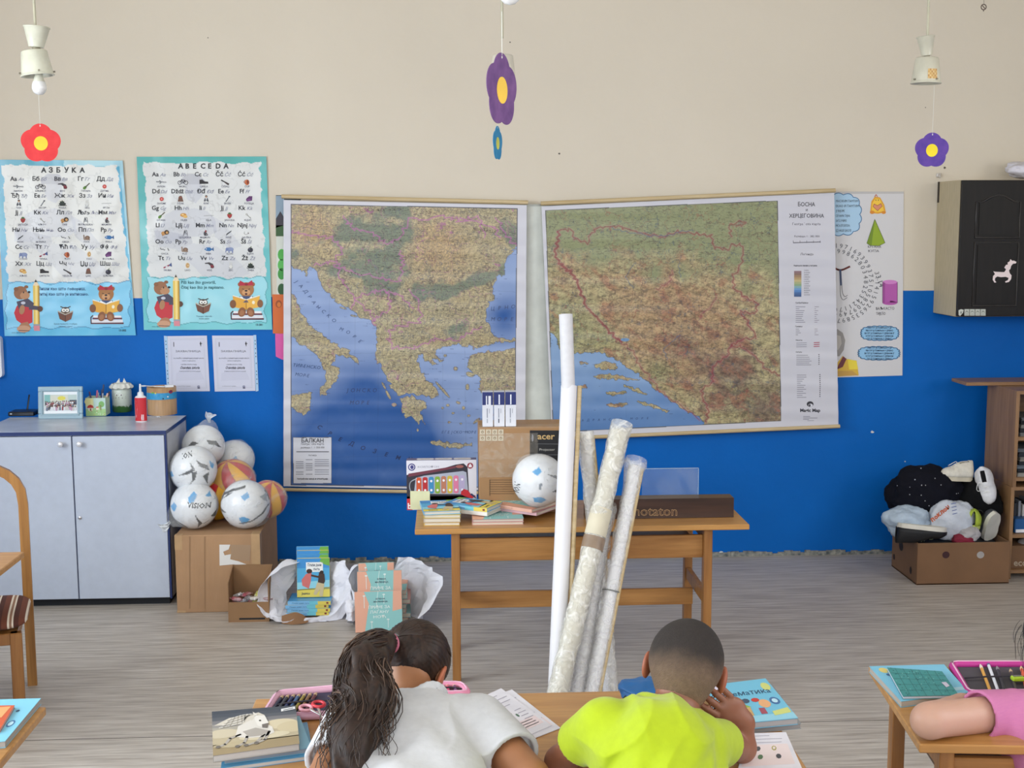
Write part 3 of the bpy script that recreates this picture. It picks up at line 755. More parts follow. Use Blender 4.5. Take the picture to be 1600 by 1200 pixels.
# ---- certificates below the posters
def certificate(px0, flip):
 z = Zoom(240, 510, 1600 / 180.0, WALL_Y - .0035)
 if not flip: quad = [(190, 135), (740, 128), (782, 900), (215, 905)]; strip = [(143, 130), (192, 135), (212, 905), (178, 800)]; sx = 0
 else: quad = [(812, 128), (1385, 128), (1415, 895), (850, 905)]; strip = [(1385, 120), (1425, 118), (1458, 895), (1420, 905)]; sx = 630
 base = z.w((quad[2][0] + quad[3][0]) / 2, quad[2][1]); z.o = base
 root = thing('certificate', 'printed certificate with its punched strip on the %s edge' % ('right' if flip else 'left'), 'certificate', base, group='certificates below the Latin alphabet poster')
 A = Art(z, .0005)
 A.poly(quad, '#cfd0e0', 0); A.build('paper_sheet', M_PRINT, root)
 A = Art(z, .0006)
 if not flip: strip = [(143, 130), (192, 135), (216, 905), (186, 890)]
 A.poly(strip, '#a9c9e6', 0)
 for t in (.1, .16, .24, .32, .38, .5, .64, .7, .78, .86):
  a = strip[0]; d = strip[3]; u = a[0] + (d[0] - a[0]) * t + 22; v = a[1] + (d[1] - a[1]) * t; A.ell(u, v, 6, 9, '#1d2c48', 1, 8)
 A.build('punched_strip', M_PRINT, root)
 A = Art(z, .0004); x = sx; sk = .03
 X = lambda a, b: a + x + (b - 200) * sk
 for i, (ins_, c) in enumerate(((45, '#b7b8c8'), (60, '#c6c7d6'))):
  q = [(quad[0][0] + ins_, quad[0][1] + ins_), (quad[1][0] - ins_, quad[1][1] + ins_), (quad[2][0] - ins_, quad[2][1] - ins_), (quad[3][0] + ins_, quad[3][1] - ins_)]
  A.line(q, 4, c, 1, closed=True)
 A.ell(X(460, 350), 350, 60, 55, '#d0d1e0', 1); A.poly([(X(300, 640), 650), (X(480, 560), 590), (X(650, 640), 640), (X(690, 740), 740), (X(290, 760), 760)], '#c9cadb', 1)
 A.text('З А Х В А Л Н И Ц А' if False else 'ЗАХВАЛНИЦА', X(475, 355), 358, 40, '#4a4b5a', 2, width=350, center=True)
 A.text('за учешће у хуманитарној акцији школе', X(480, 450), 450, 30, '#5d5e70', 2, width=420, center=True)
 A.text('свим ученицима', X(480, 485), 485, 26, '#80818f', 2, width=190, center=True); A.text('основне школе у граду', X(480, 535), 535, 26, '#5d5e70', 2, width=220, center=True)
 A.text('„Десанка Максимовић“' if False else 'Основна школа', X(490, 590), 590, 52, '#2e2f3e', 2, width=270, center=True, slant=.3, bold=.02)
 A.text('ученици од првог до петог разреда', X(490, 630), 630, 26, '#6c6d7c', 2, width=300, center=True)
 A.text('у школској години', X(400, 835), 835, 20, '#8d8e9c', 2, width=190, center=True); A.ell(X(605, 835), 835, 20, 16, '#8c8da6', 2); A.rect(X(590, 850), 848, X(625, 850), 862, '#3e3f55', 2)
 A.line([(X(280, 200), 220), (X(280, 260), 280)], 9, '#24242e', 2); A.poly([(X(650, 210), 205), (X(662, 240), 235), (X(655, 280), 285), (X(642, 240), 240)], '#24242e', 2); A.line([(X(640, 240), 238), (X(672, 240), 238)], 7, '#24242e', 2)
 A.build('lettering', M_PRINT, root)
certificate(0, False); certificate(0, True)
# ---- white board behind the maps and the one at the left edge
a = at(470, 322, y=WALL_Y - .012); b = at(1232, 655, y=WALL_Y - .012)
mb = MB(); mb.box((a.x, WALL_Y - .016, b.z), (b.x, WALL_Y - .001, a.z), .002)
r = thing('projection_board', 'pale grey board showing between the two wall maps', 'board', ((a.x + b.x) / 2, WALL_Y, b.z))
o = mb.build('panel', mat('board_paint', '#cdd0c8', .5), r, loc=(-(a.x + b.x) / 2, -WALL_Y, -b.z))
mb = MB(); mb.box((a.x, WALL_Y - .019, a.z - .004), (b.x, WALL_Y - .001, a.z + .006)); mb.build('top_rail', mat('board_rail', '#8f9087', .4, .6), r, loc=(-(a.x + b.x) / 2, -WALL_Y, -b.z))
p = at(4.5, 590, y=WALL_Y - .03); q = at(3, 525, y=WALL_Y - .03)
mb = MB(); w = .4; pts = []
for cx, cz, a0 in ((p.x - .02, p.z + .02, -90), (p.x - .02, q.z - .02, 0), (p.x - w, q.z - .02, 90), (p.x - w, p.z + .02, 180)):
 for k in range(6): t = math.radians(a0 + k * 18); pts.append((cx + .02 * math.cos(t) - (p.x - w / 2), cz + .02 * math.sin(t) - p.z))
mb.prism(pts, -.02, .02, 'y')
tag(mb.build('white_board', mat('white_plastic', '#e6e8ec', .35), None, (p.x - w / 2, WALL_Y - .02, p.z)), 'white rounded panel on the blue wall at the left edge', 'panel')
# ---- scraps showing from behind the Balkan map
def scrap(name, label, cat, quad, color, art, dy):
 z = Zoom(0, 0, 1.0, WALL_Y - dy); base = z.w((quad[2][0] + quad[3][0]) / 2, quad[2][1]); z.o = base
 A = Art(z, .0006); A.poly(quad, color, 0)
 if art: art(A)
 tag(A.build(name, M_PRINT, None, base), label, cat)
def mountains(A):
 A.poly([(431, 306), (444, 306), (444, 340), (438, 330), (431, 342)], '#8ea3b4', 1); A.poly([(431, 345), (438, 330), (444, 342), (444, 352), (431, 356)], '#3a3540', 1); A.rect(431, 352, 444, 369, '#355c2f', 1)
scrap('photo_print', 'narrow mountain photo print showing at the edge of the Balkan map', 'picture', [(431, 305), (470, 305), (470, 369), (431, 369)], '#2f3a38', mountains, .003)
def leaves(A):
 for y0, c in ((398, '#4fae4a'), (414, '#5dbb57'), (428, '#3f9a42'), (452, '#27582d')): A.ell(440, y0, 6, 9, c, 1)
scrap('leaf_drawing', 'white paper with green leaf drawing behind the Balkan map', 'drawing', [(431.5, 369.5), (470, 369.5), (470, 461), (432.5, 461)], '#d9ddd2', leaves, .003)
def face(A): A.ell(435.5, 475, 5, 6, '#9c4a1a', 1); A.ell(436, 476, 3, 4, '#d5762b', 2)
scrap('orange_card', 'orange card with a small face drawn on it', 'card', [(425.5, 460), (470, 460), (470, 522), (426.5, 521)], '#d4692a', face, .0045)
scrap('pink_card', 'pink card hanging below the orange one', 'card', [(430, 521), (470, 521), (470, 562), (441, 562), (431, 557)], '#e05aa6', None, .003)
# ---- wall maps
def rnd_dashes(shape, n, rs, img, col, lmin, lmax, mask=None, alpha=.75, th=1):
 R, Cc = shape
 for _ in range(n):
  y = rs.randint(2, R - 3); x = rs.randint(2, Cc - lmax - 3); L = rs.randint(lmin, lmax)
  if mask is not None and not mask[y, x]: continue
  s = (rs.rand(L) > .3) * alpha
  for k in range(th):
   img[y + k, x:x + L] = img[y + k, x:x + L] * (1 - s[:, None]) + col * s[:, None]
def contour(N, lvl, w): return np.abs(N - lvl) < w
def balkan_paint(U, V):
 u, v = U, V
 main = [(55, 60), (935, 75), (925, 235), (895, 260), (880, 300), (870, 345), (845, 350), (835, 400), (838, 440), (812, 455), (805, 500), (818, 540), (830, 575), (860, 585), (925, 588), (925, 597), (860, 600), (790, 612), (772, 628), (745, 618), (700, 604), (660, 616), (622, 624), (612, 650), (640, 668), (636, 674), (605, 660), (600, 668), (618, 690), (606, 690), (585, 664), (578, 668), (560, 642), (545, 655), (555, 700), (575, 740), (610, 770), (630, 800), (600, 812), (560, 800), (520, 798), (475, 800), (440, 770), (425, 730), (400, 690), (385, 660), (385, 600), (385, 550), (370, 520), (330, 505), (290, 480), (240, 450), (200, 410), (170, 370), (150, 320), (130, 310), (118, 345), (100, 322), (80, 320), (55, 300)]
 italy = [(55, 405), (80, 430), (95, 480), (130, 530), (170, 560), (200, 590), (240, 610), (280, 630), (315, 665), (318, 685), (300, 675), (270, 650), (235, 645), (220, 680), (240, 700), (245, 735), (215, 760), (190, 800), (165, 802), (172, 770), (195, 745), (190, 700), (160, 660), (130, 620), (90, 600), (55, 568)]
 sicily = [(55, 797), (100, 797), (145, 790), (130, 830), (132, 862), (110, 880), (80, 865), (55, 845)]
 pelo = [(475, 812), (520, 806), (565, 820), (580, 858), (556, 860), (574, 918), (558, 895), (546, 918), (525, 885), (500, 888), (485, 850)]
 crete = [(595, 973), (640, 978), (690, 985), (750, 985), (755, 994), (700, 1004), (640, 998), (598, 988)]
 turkey = [(925, 617), (860, 632), (800, 637), (745, 650), (735, 690), (762, 720), (792, 742), (780, 780), (812, 800), (800, 830), (850, 850), (830, 880), (925, 905)]
 ju = u + (vnoise(u, v, .07, 40, 3) - .5) * 22; jv = v + (vnoise(u, v, .07, 41, 3) - .5) * 22
 land = np.zeros(u.shape, bool)
 for p in (main, italy, sicily, pelo, crete, turkey): land |= in_poly(ju, jv, p)
 for (cx, cy, rx, ry, ro) in ((640, 780, 42, 5, .85), (432, 800, 5, 20, -.5), (415, 765, 4, 16, -.5), (455, 838, 10, 7, 0), (745, 722, 16, 9, .3), (735, 770, 7, 12, 0), (690, 700, 8, 8, 0), (700, 830, 9, 5, .4), (720, 850, 6, 7, 0), (660, 840, 7, 5, 0), (680, 870, 6, 4, 0), (740, 880, 6, 4, 0), (640, 850, 5, 4, 0), (665, 905, 6, 4, 0), (710, 910, 5, 3, 0), (770, 900, 16, 5, -.7), (560, 640, 8, 4, 0), (650, 650, 6, 5, 0), (545, 935, 4, 6, 0), (200, 392, 3, 12, -.6), (230, 425, 3, 12, -.9), (260, 468, 14, 3, .3), (300, 498, 14, 3, .2), (170, 350, 3, 9, 0)):
  c, s = math.cos(ro), math.sin(ro); a = (u - cx) * c + (v - cy) * s; b = -(u - cx) * s + (v - cy) * c
  land |= (a / rx) ** 2 + (b / ry) ** 2 < 1
 # sea
 def g(cx, cy, r): return np.exp(-((u - cx) ** 2 + (v - cy) ** 2) / r ** 2)
 deep = np.clip(g(300, 960, 230) + g(420, 1090, 260) + g(110, 1090, 160) * .7 + g(880, 500, 75) * 1.0 + g(350, 760, 90) * .4 + g(520, 980, 110) * .6 + g(90, 700, 60) * .3, 0, 1)
 sea = mixc(hx('#8ea3cc'), hx('#1d5398'), np.clip(deep + (vnoise(u, v, .012, 5) - .5) * .3, 0, 1))
 # land tints
 lc = np.broadcast_to(hx('#b3a884'), u.shape + (3,)).copy()
 lc = mixc(lc, hx('#b8a67c'), np.clip(vnoise(u, v, .01, 21) * 1.6 - .5, 0, .8))
 gr = np.clip(g(400, 240, 125) + g(470, 140, 75) + g(290, 230, 70) + g(400, 350, 60) * .8 + g(240, 330, 30) * .7 + g(300, 150, 55) * .8 + g(470, 340, 60) + g(330, 290, 60) * .8, 0, 1)
 gr2 = np.zeros_like(gr); dn = line_dist(u, v, [(540, 400), (600, 415), (660, 415), (720, 385), (780, 355), (830, 350)]); gr2 = np.clip(1.35 - dn / 34, 0, 1)
 gr3 = np.clip(g(910, 170, 60) + g(620, 90, 25) * .3 + g(880, 330, 30) + g(75, 262, 28) + g(660, 560, 30) * .4 + g(720, 530, 35) * .5, 0, 1)
 G = np.clip(np.maximum(np.maximum(gr * .8, gr2), gr3) + (vnoise(u, v, .022, 33, 5) - .5) * 1.7, 0, 1)
 org = np.clip(g(630, 240, 125) + g(150, 170, 85) * .8 + g(120, 120, 60) * .3, 0, 1)
 lc = mixc(lc, hx('#c09f70'), org * .75)
 G = np.where(org > .75, G * .2, G); G = np.clip((G - .35) * 2.4, 0, 1)
 lc = mixc(lc, hx('#75826d'), G * .9)
 # printed relief
 H = vnoise(u * .8 + v * .6, (v - u) * .9, .085, 51, 4); gy, gx = np.gradient(H)
 flat = 1 - G * .8; sh = np.clip((gx + gy) * 2.1 * flat, -.25, .2)
 lc = lc * (1 + sh[..., None]); dk = np.clip((vnoise(u, v, .022, 57, 5) - .55) * 3, 0, 1) * (1 - G); lc = mixc(lc, hx('#a39470'), dk * .5)
 c = np.where(land[..., None], lc, sea)
 # coast, borders, rivers and roads
 e = np.zeros_like(land); e[1:] |= land[1:] != land[:-1]; e[:, 1:] |= land[:, 1:] != land[:, :-1]
 c[e] = c[e] * .35 + hx('#2b4166') * .65
 N1 = vnoise(u, v, .016, 61, 4); N2 = vnoise(u, v, .02, 62, 4); N3 = vnoise(u, v, .03, 63, 3)
 m = contour(N1, .5, .010) & land; c[m] = c[m] * .45 + hx('#6a4f4c') * .55
 for q in (.34, .42, .58, .66):
  m = (contour(N1, q, .008) | contour(N2, q, .008) | contour(N3, q, .009)) & land; c[m] = c[m] * .55 + hx('#5c5a5e') * .45
 m = contour(N2, .47, .007) & land; c[m] = c[m] * .5 + hx('#4f5f77') * .5
 m = contour(N3, .55, .009) & land; c[m] = c[m] * .6 + hx('#8a5a60') * .4
 m = contour(vnoise(u, v, .011, 66, 4), .5, .004) & land; c[m] = c[m] * .35 + hx('#a2588d') * .65
 for pts in ([(60, 175), (130, 190), (215, 200), (260, 240), (230, 290), (150, 305)], [(260, 120), (300, 165), (370, 180), (420, 220), (470, 210), (515, 130), (640, 120), (700, 130), (780, 120), (800, 200)],
    [(230, 300), (290, 330), (400, 350), (470, 370), (490, 310), (480, 250)], [(430, 400), (440, 470), (400, 500), (370, 515)], [(520, 400), (560, 480), (550, 520), (450, 545), (430, 580), (450, 620), (540, 620), (600, 590), (700, 590), (740, 570), (790, 540)], [(280, 470), (330, 420), (400, 400), (480, 420), (530, 470)],
    [(850, 120), (880, 190), (925, 235)], [(700, 135), (830, 150), (860, 200)], [(230, 305), (260, 370), (300, 430), (360, 480), (385, 540)]):
  w = [(a + 9 * math.sin(b * .3 + a * .2), b + 7 * math.cos(a * .25)) for p, q in zip(pts[:-1], pts[1:]) for a, b in [(p[0] + (q[0] - p[0]) * t / 6, p[1] + (q[1] - p[1]) * t / 6) for t in range(6)]] + [pts[-1]]
  m = (line_dist(u, v, w) < 2.6) & land; c[m] = c[m] * .35 + hx('#b3649f') * .65
 rs = np.random.RandomState(4)
 rnd_dashes(u.shape, 4600, rs, c, hx('#2f2b2b'), 4, 13, land, .7)
 rnd_dashes(u.shape, 240, rs, c, hx('#26386b'), 5, 14, ~land & (deep < .45), .75)
 # graticule
 for k in (205, 305, 395, 520, 640, 725, 820):
  m = np.abs(u - k - (v - 600) * (k - 490) * .00006) < .9; c[m] *= .85
 for k in (190, 395, 520, 640, 775, 905, 1035):
  m = np.abs(v - k - 12 * ((u - 490) / 430) ** 2) < .9; c[m] *= .86
 # frame and legend box
 inside = (u > 60) & (u < 928 - (v - 87) * .012) & (v > 70 + (u - 60) * .019) & (v < 1146 + (u - 60) * .012)
 inner = (u > 63) & (u < 925 - (v - 87) * .012) & (v > 73 + (u - 60) * .019) & (v < 1143 + (u - 60) * .012)
 c[~inside] = hx('#cfced6'); c[inside & ~inner] = hx('#4a4a55')
 lb = (u > 68) & (u < 216) & (v > 962) & (v < 1140); c[lb] = hx('#d5d6de')
 lb = lb & ~((u > 70) & (u < 214) & (v > 964) & (v < 1138)); c[lb] = hx('#5a5c66')
 return c
def roll_disp(seed, amp):
 def f(x, z):
  return amp * (math.sin(z * 46 + seed + .6 * math.sin(x * 3)) + .5 * math.sin(z * 83 + x * 2)) * (0.35 + .65 * max(0, min(1, 1.9 - z))) + amp
 return f
def curved_text(A, s, pts, size, color, **kw):
 P = [Vector((p[0], p[1])) for p in pts]; n = len(s)
 seg = [(P[i + 1] - P[i]).length for i in range(len(P) - 1)]; tot = sum(seg)
 for i, ch in enumerate(s):
  if ch == ' ': continue
  d = tot * i / (n - 1); k = 0
  while k < len(seg) - 1 and d > seg[k]: d -= seg[k]; k += 1
  p = P[k] + (P[k + 1] - P[k]) * (d / seg[k]); t = P[k + 1] - P[k]
  A.text(ch, p.x, p.y, size, color, 2, center=True, rot=math.atan2(t.y, t.x), **kw)
yb = WALL_Y - .045
zb = Zoom(430, 290, 1004 / 410.0, yb, roll_disp(0, .0016))
quad = [(32, 55), (962, 75), (955, 1168), (32, 1150)]
base = zb.w(490, 1160); zb.o = base
R1 = thing('wall_map', 'large wall map of the Balkans with deep blue seas', 'map', base, group='rolled wall maps')
sheet_grid('paper_sheet', zb, quad, 560, 660, balkan_paint, paint_mat('map_print', .5, .12), R1)
A = Art(zb, .0004)
NV = '#27406f'
curved_text(A, 'ЈАДРАНСКО', [(75, 370), (105, 400), (150, 460), (220, 520)], 20, NV, slant=.2); curved_text(A, 'МОРЕ', [(250, 555), (285, 570), (320, 600)], 19, NV, slant=.2)
curved_text(A, 'ТИРЕНСКО', [(72, 692), (165, 702)], 18, NV, slant=.2); curved_text(A, 'МОРЕ', [(82, 728), (125, 733)], 18, NV, slant=.2)
curved_text(A, 'ЈОНСКО', [(275, 790), (380, 790)], 21, '#1c315c', slant=.2); curved_text(A, 'МОРЕ', [(292, 837), (355, 837)], 21, '#1c315c', slant=.2)
curved_text(A, 'ЦРНО', [(832, 478), (910, 470)], 21, '#33456e', slant=.2); curved_text(A, 'МОРЕ', [(832, 518), (905, 518)], 21, '#33456e', slant=.2)
curved_text(A, 'СРЕДОЗЕМНО', [(165, 930), (240, 975), (330, 1010), (470, 1048), (560, 1060)], 23, '#122a58', slant=.2, bold=.02)
curved_text(A, 'ЕГЕЈСКО МОРЕ', [(640, 948), (765, 948)], 15, NV, slant=.2)
curved_text(A, 'ХРВАТСКА', [(240, 330), (330, 345)], 12, '#40342f'); curved_text(A, 'МАЂАРСКА', [(330, 215), (480, 215)], 13, '#40342f'); curved_text(A, 'РУМУНИЈА', [(550, 330), (740, 330)], 13, '#40342f')
curved_text(A, 'СРБИЈА', [(420, 385), (470, 470)], 13, '#40342f'); curved_text(A, 'БУГАРСКА', [(620, 480), (790, 470)], 13, '#40342f'); curved_text(A, 'ГРЧКА', [(450, 690), (520, 770)], 13, '#40342f'); curved_text(A, 'СЛОВАЧКА', [(330, 100), (480, 95)], 12, '#40342f'); curved_text(A, 'МОЛДАВИЈА', [(760, 170), (840, 180)], 12, '#40342f')
A.text('БАЛКАН', 143, 983, 24, '#2e2e36', 3, width=84, center=True, bold=.01); A.text('географска карта', 143, 992, 12, '#4b4b55', 3, width=88, center=True); A.text('размјера 1 : 1 350 000', 143, 1005, 10, '#4b4b55', 3, width=90, center=True)
A.line([(82, 1018), (205, 1018)], 3, '#55555f', 3); A.text('легенда', 143, 1034, 9, '#55555f', 3, center=True)
for r_ in range(8):
 yy = 1048 + r_ * 8
 for x0_, x1_ in ((80, 108), (118, 142), (152, 205)):
  if (r_ * 7 + x0_) % 5: A.line([(x0_, yy), (x1_, yy)], 2.2, '#787884', 3)
A.text('географски завод и штампарија', 143, 1124, 9, '#3c3c46', 3, width=118, center=True, bold=.02)
A.build('lettering', M_PRINT, R1)
M_ROD = wood_mat('pale_rod_wood', '#dcc59a', '#c9ae7d', .5, 'x')
def rod(parent, p0, p1, base, r=.011):
 mb = MB(); mb.tube([p0 - base, p1 - base], r, 12); mb.build('wooden_rod', M_ROD, parent)
rod(R1, at(440, 307, y=yb - .006), at(825, 316.5, y=yb - .006), base); rod(R1, at(442, 765, y=yb - .006), at(822, 771, y=yb - .006), base, .0095)
def bosnia_paint(U, V):
 u, v = U, V
 sea_p = [(90, 690), (120, 715), (135, 770), (200, 787), (280, 780), (330, 785), (400, 815), (440, 845), (500, 880), (540, 920), (600, 970), (660, 1015), (720, 1050), (790, 1090), (815, 1130), (250, 1170), (60, 1170)]
 ju = u + (vnoise(u, v, .06, 70, 3) - .5) * 22; jv = v + (vnoise(u, v, .06, 71, 3) - .5) * 22
 sea = in_poly(ju, jv, sea_p)
 for (cx, cy, rx, ry, ro) in ((350, 845, 58, 17, .05), (380, 898, 92, 11, .06), (240, 942, 22, 7, .2), (400, 972, 52, 9, -.1), (490, 958, 60, 8, .35), (550, 1028, 60, 7, .25), (400, 1028, 52, 9, 0), (250, 830, 20, 5, 0), (465, 905, 50, 5, .1), (610, 1050, 40, 5, .25)):
  c, s = math.cos(ro), math.sin(ro); a = (ju - cx) * c + (jv - cy) * s; b = -(ju - cx) * s + (jv - cy) * c
  sea &= ~((a / rx) ** 2 + (b / ry) ** 2 < 1)
 land = ~sea
 def g(cx, cy, r, q=1.0): return np.exp(-((u - cx) ** 2 + ((v - cy) * q) ** 2) / r ** 2)
 n1 = vnoise(u, v, .012, 73, 5); n2 = vnoise(u * .8 + v * .8, (v - u) * 1.6, .012, 74, 5)
 lc = np.broadcast_to(hx('#a99d74'), u.shape + (3,)).copy()
 north = np.clip((430 - v + .12 * (u - 500)) / 130 + (n1 - .5) * 2.4, 0, 1)
 brown = np.clip(g(520, 560, 260) + g(800, 650, 260) + g(700, 800, 200) + g(150, 430, 90) * .7 + (n2 - .55) * 2.2, 0, 1)
 lc = mixc(lc, hx('#a68462'), brown * .7)
 dark = np.clip(g(970, 920, 190) * 1.15 + g(760, 830, 120) * .5 + g(700, 720, 70) * .6 + g(600, 610, 60) * .4 + g(1120, 1060, 90) + (n2 - .6) * 2.6, 0, 1)
 lc = mixc(lc, hx('#6b554c'), dark * .8)
 lc = mixc(lc, hx('#8a9068'), north * .95)
 coastg = np.clip(g(180, 650, 110) + g(600, 880, 70) + g(340, 720, 60) * .7 + g(150, 760, 60) + g(1000, 1000, 60) * .5, 0, 1)
 lc = mixc(lc, hx('#84895f'), coastg * .7)
 lc = mixc(lc, hx('#a7694a'), np.clip((n2 - .6) * 4, 0, .35) * (1 - north))
 H = vnoise(u * .75 + v * .65, (v - u) * 1.3, .03, 75, 5); gy, gx = np.gradient(H)
 sh = np.clip((gx * .6 + gy) * 7 * (1 - north * .75), -.4, .32); lc = lc * (1 + sh[..., None] * 1.2)
 sc = mixc(hx('#86a3c8'), hx('#4a76b0'), np.clip((v - 800) / 380 + (vnoise(u, v, .008, 5) - .5) * .5, 0, 1))
 c = np.where(land[..., None], lc, sc)
 e = np.zeros_like(land); e[1:] |= land[1:] != land[:-1]; e[:, 1:] |= land[:, 1:] != land[:, :-1]
 c[e] = c[e] * .3 + hx('#2c3f5a') * .7
 for sd, lv, w, col, al, sc_ in ((81, .5, .010, '#5a4a42', .5, .014), (82, .47, .008, '#3f5266', .5, .018), (83, .55, .008, '#5f4a44', .45, .024), (84, .45, .006, '#8f3a3a', .4, .01)):
  m = contour(vnoise(u, v, sc_, sd, 4), lv, w) & land; c[m] = c[m] * (1 - al) + hx(col) * al
  m = (contour(vnoise(u, v, sc_, sd + 20, 4), lv - .07, w * .7)) & land; c[m] = c[m] * .7 + hx(col) * .3
 def wig(pts, k=7):
  return [(a + k * math.sin(b * .21 + a * .13), b + k * math.cos(a * .19)) for p, q in zip(pts[:-1], pts[1:]) for a, b in [(p[0] + (q[0] - p[0]) * t / 5, p[1] + (q[1] - p[1]) * t / 5) for t in range(5)]] + [pts[-1]]
 red = '#8c3440'
 for pts, w, al in (([(130, 210), (190, 205), (205, 250), (260, 270), (300, 200), (390, 190), (440, 200), (520, 225), (620, 240), (680, 215), (780, 225), (840, 235), (860, 290), (920, 300), (950, 275), (995, 280), (985, 370), (945, 420), (950, 480), (1000, 520), (1060, 550), (1050, 600), (980, 590), (1020, 650), (1055, 710), (1000, 720), (930, 750), (920, 800), (850, 850), (850, 920), (800, 950), (805, 1010), (830, 1040), (820, 1110)], 3.0, .65),
    ([(130, 210), (120, 290), (110, 330), (150, 380), (200, 420), (230, 490), (260, 570), (320, 630), (370, 690), (420, 730)], 4.6, .75), ([(420, 730), (480, 780), (510, 850), (560, 900), (600, 960), (680, 1020), (790, 1100)], 2.4, .55),
    ([(930, 750), (985, 755), (1050, 800), (1100, 860), (1170, 890)], 3.4, .6), ([(935, 240), (930, 190), (990, 165), (1010, 180), (960, 190)], 3, .6), ([(580, 490), (650, 450), (660, 400)], 2.2, .5), ([(790, 620), (860, 540), (865, 520)], 2.2, .5)):
  d = line_dist(u, v, wig(pts)); m = d < w; c[m] = c[m] * (1 - al) + hx(red) * al
  m = (d >= w) & (d < w + 4); c[m] = c[m] * .8 + hx('#b06a86') * .2
 for pts in ([(380, 200), (440, 215), (560, 235), (640, 235), (700, 215), (760, 210)], [(480, 370), (440, 430), (480, 480)], [(690, 360), (700, 430)], [(640, 820), (620, 760), (700, 700)]):
  m = line_dist(u, v, wig(pts, 5)) < 2; c[m] = c[m] * .4 + hx('#4d5f7c') * .6
 m = ((u - 440) / 20) ** 2 + ((v - 722) / 8) ** 2 < 1; c[m] = hx('#6d92b8')
 rs = np.random.RandomState(9)
 rnd_dashes(u.shape, 3300, rs, c, hx('#28241f'), 3, 11, land & (u < 1165), .65)
 rnd_dashes(u.shape, 120, rs, c, hx('#1f3557'), 4, 10, ~land, .7)
 for k in (440, 800):
  m = np.abs(u - k - (v - 600) * .01) < .8; c[m] *= .85
 L_ = 66 + (v - 115) * .0345; Rr = 1155 + (v - 70) * .0165; Tt = 115 - (u - 66) * .0413; Bb = 1150 - (u - 250) * .05
 inside = (u > L_) & (u < Rr) & (v > Tt) & (v < Bb); inner = (u > L_ + 3) & (u < Rr - 3) & (v > Tt + 3) & (v < Bb - 3)
 c[~inside] = hx('#cbcad2'); c[inside & ~inner] = hx('#50504c')
 return c
yb2 = WALL_Y - .055
z2 = Zoom(830, 290, 3.0, yb2, roll_disp(2, .0016))
quad = [(48, 98), (1420, 34), (1440, 1122), (98, 1182)]
base2 = z2.w(760, 1160); z2.o = base2
R2 = thing('wall_map', 'large wall map of Bosnia and Herzegovina with a legend column', 'map', base2, group='rolled wall maps')
sheet_grid('paper_sheet', z2, quad, 640, 560, bosnia_paint, paint_mat('map_print', .5, .12), R2)
z3 = Zoom(1200, 290, 3.0, yb2, z2.disp, base2)       # the legend column
A = Art(z3, .0004); K = '#34333d'
A.text('БОСНА', 180, 97, 28, K, 2, width=80, center=True, bold=.01); A.text('и', 181, 120, 20, K, 2, center=True); A.text('ХЕРЦЕГОВИНА', 180, 150, 26, K, 2, width=164, center=True, bold=.01)
A.text('Географска карта', 180, 185, 16, '#55545e', 2, width=132, center=True); A.text('Размјера 1 : 385 000', 182, 242, 13, '#55545e', 2, width=118, center=True)
A.line([(118, 268), (245, 264)], 4, '#66656e', 2)
for i in range(5): A.line([(118 + i * 31.5, 258), (118 + i * 31.5, 268)], 2, '#66656e', 2)
A.text('Легенда', 181, 326, 15, '#45444e', 2, width=62, center=True, slant=.2); A.text('Надморска висина у метрима', 175, 378, 10, '#33323c', 2, width=110, center=True, bold=.02)
ramp = ['#8b6d72', '#8a6f62', '#a08263', '#b3976b', '#bfae7c', '#a6ab7c', '#8ba57f', '#84a9b0', '#6f9cc9', '#5583bd', '#45689c', '#3b5785']
for i, c_ in enumerate(ramp): A.rect(122, 400 + i * 10, 156, 411 + i * 10, c_, 1)
for i in range(12): A.text('%d' % (2400 - i * 200), 168, 400 + i * 10.4, 8, '#6a6974', 2, width=22 + 6 * (i % 2))
def lines(y0, n, x0, x1, dy, color='#85848f', sym=True, seed=1):
 rs_ = random.Random(seed)
 for i in range(n):
  yy = y0 + i * dy; A.line([(x0, yy), (x0 + (x1 - x0) * rs_.uniform(.3, 1), yy)], 2.6, color, 2)
  if sym: A.line([(218, yy), (218 + rs_.uniform(4, 20), yy)], 2.4, '#8b8490', 2)
A.text('Саобраћајнице', 128, 552, 9, '#44434d', 2, bold=.02); lines(568, 9, 130, 175, 9, seed=2)
A.text('Границе', 128, 663, 9, '#44434d', 2, bold=.02); lines(672, 4, 130, 160, 9, seed=3)
A.text('Насеља', 130, 727, 9, '#44434d', 2, bold=.02)
for i, yy in enumerate((738, 747, 756)): A.line([(133, yy), (180, yy - 1)], 2.5, '#85848f', 2); A.line([(215, yy - 2), (240, yy - 3)], 3.5, '#a8384a', 2)
A.text('Остало', 130, 783, 9, '#44434d', 2, bold=.02); lines(795, 6, 133, 205, 9, seed=5, sym=False)
for i in range(6): A.ell(238, 792 + i * 9, 2.6, 2.6, '#3b3a44', 2, 8)
lines(888, 12, 136, 185, 9.5, seed=6, sym=False)
for i in range(12): A.ell(243, 886 + i * 9.3, 2.4, 2.8, '#3b3a44', 2, 8)
A.ell(197, 1024, 16, 13, '#2b2a34', 2); A.ell(199, 1029, 10, 7, '#d6d5dd', 3); A.ell(195, 1030, 4, 6, '#2b2a34', 4); A.text('Magic Map', 197, 1060, 21, '#1f1e28', 2, width=94, center=True, bold=.035)
lines(1082, 3, 165, 232, 7, sym=False, seed=8); A.line([(185, 1102), (215, 1101)], 2, '#85848f', 2)
A2 = Art(z2, .0004)
curved_text(A2, 'ЈАДРАНСКО МОРЕ', [(215, 1106), (380, 1100), (545, 1095)], 15, '#1f3b68', slant=.2)
A.build('lettering', M_PRINT, R2); A2.build('lettering', M_PRINT, R2)
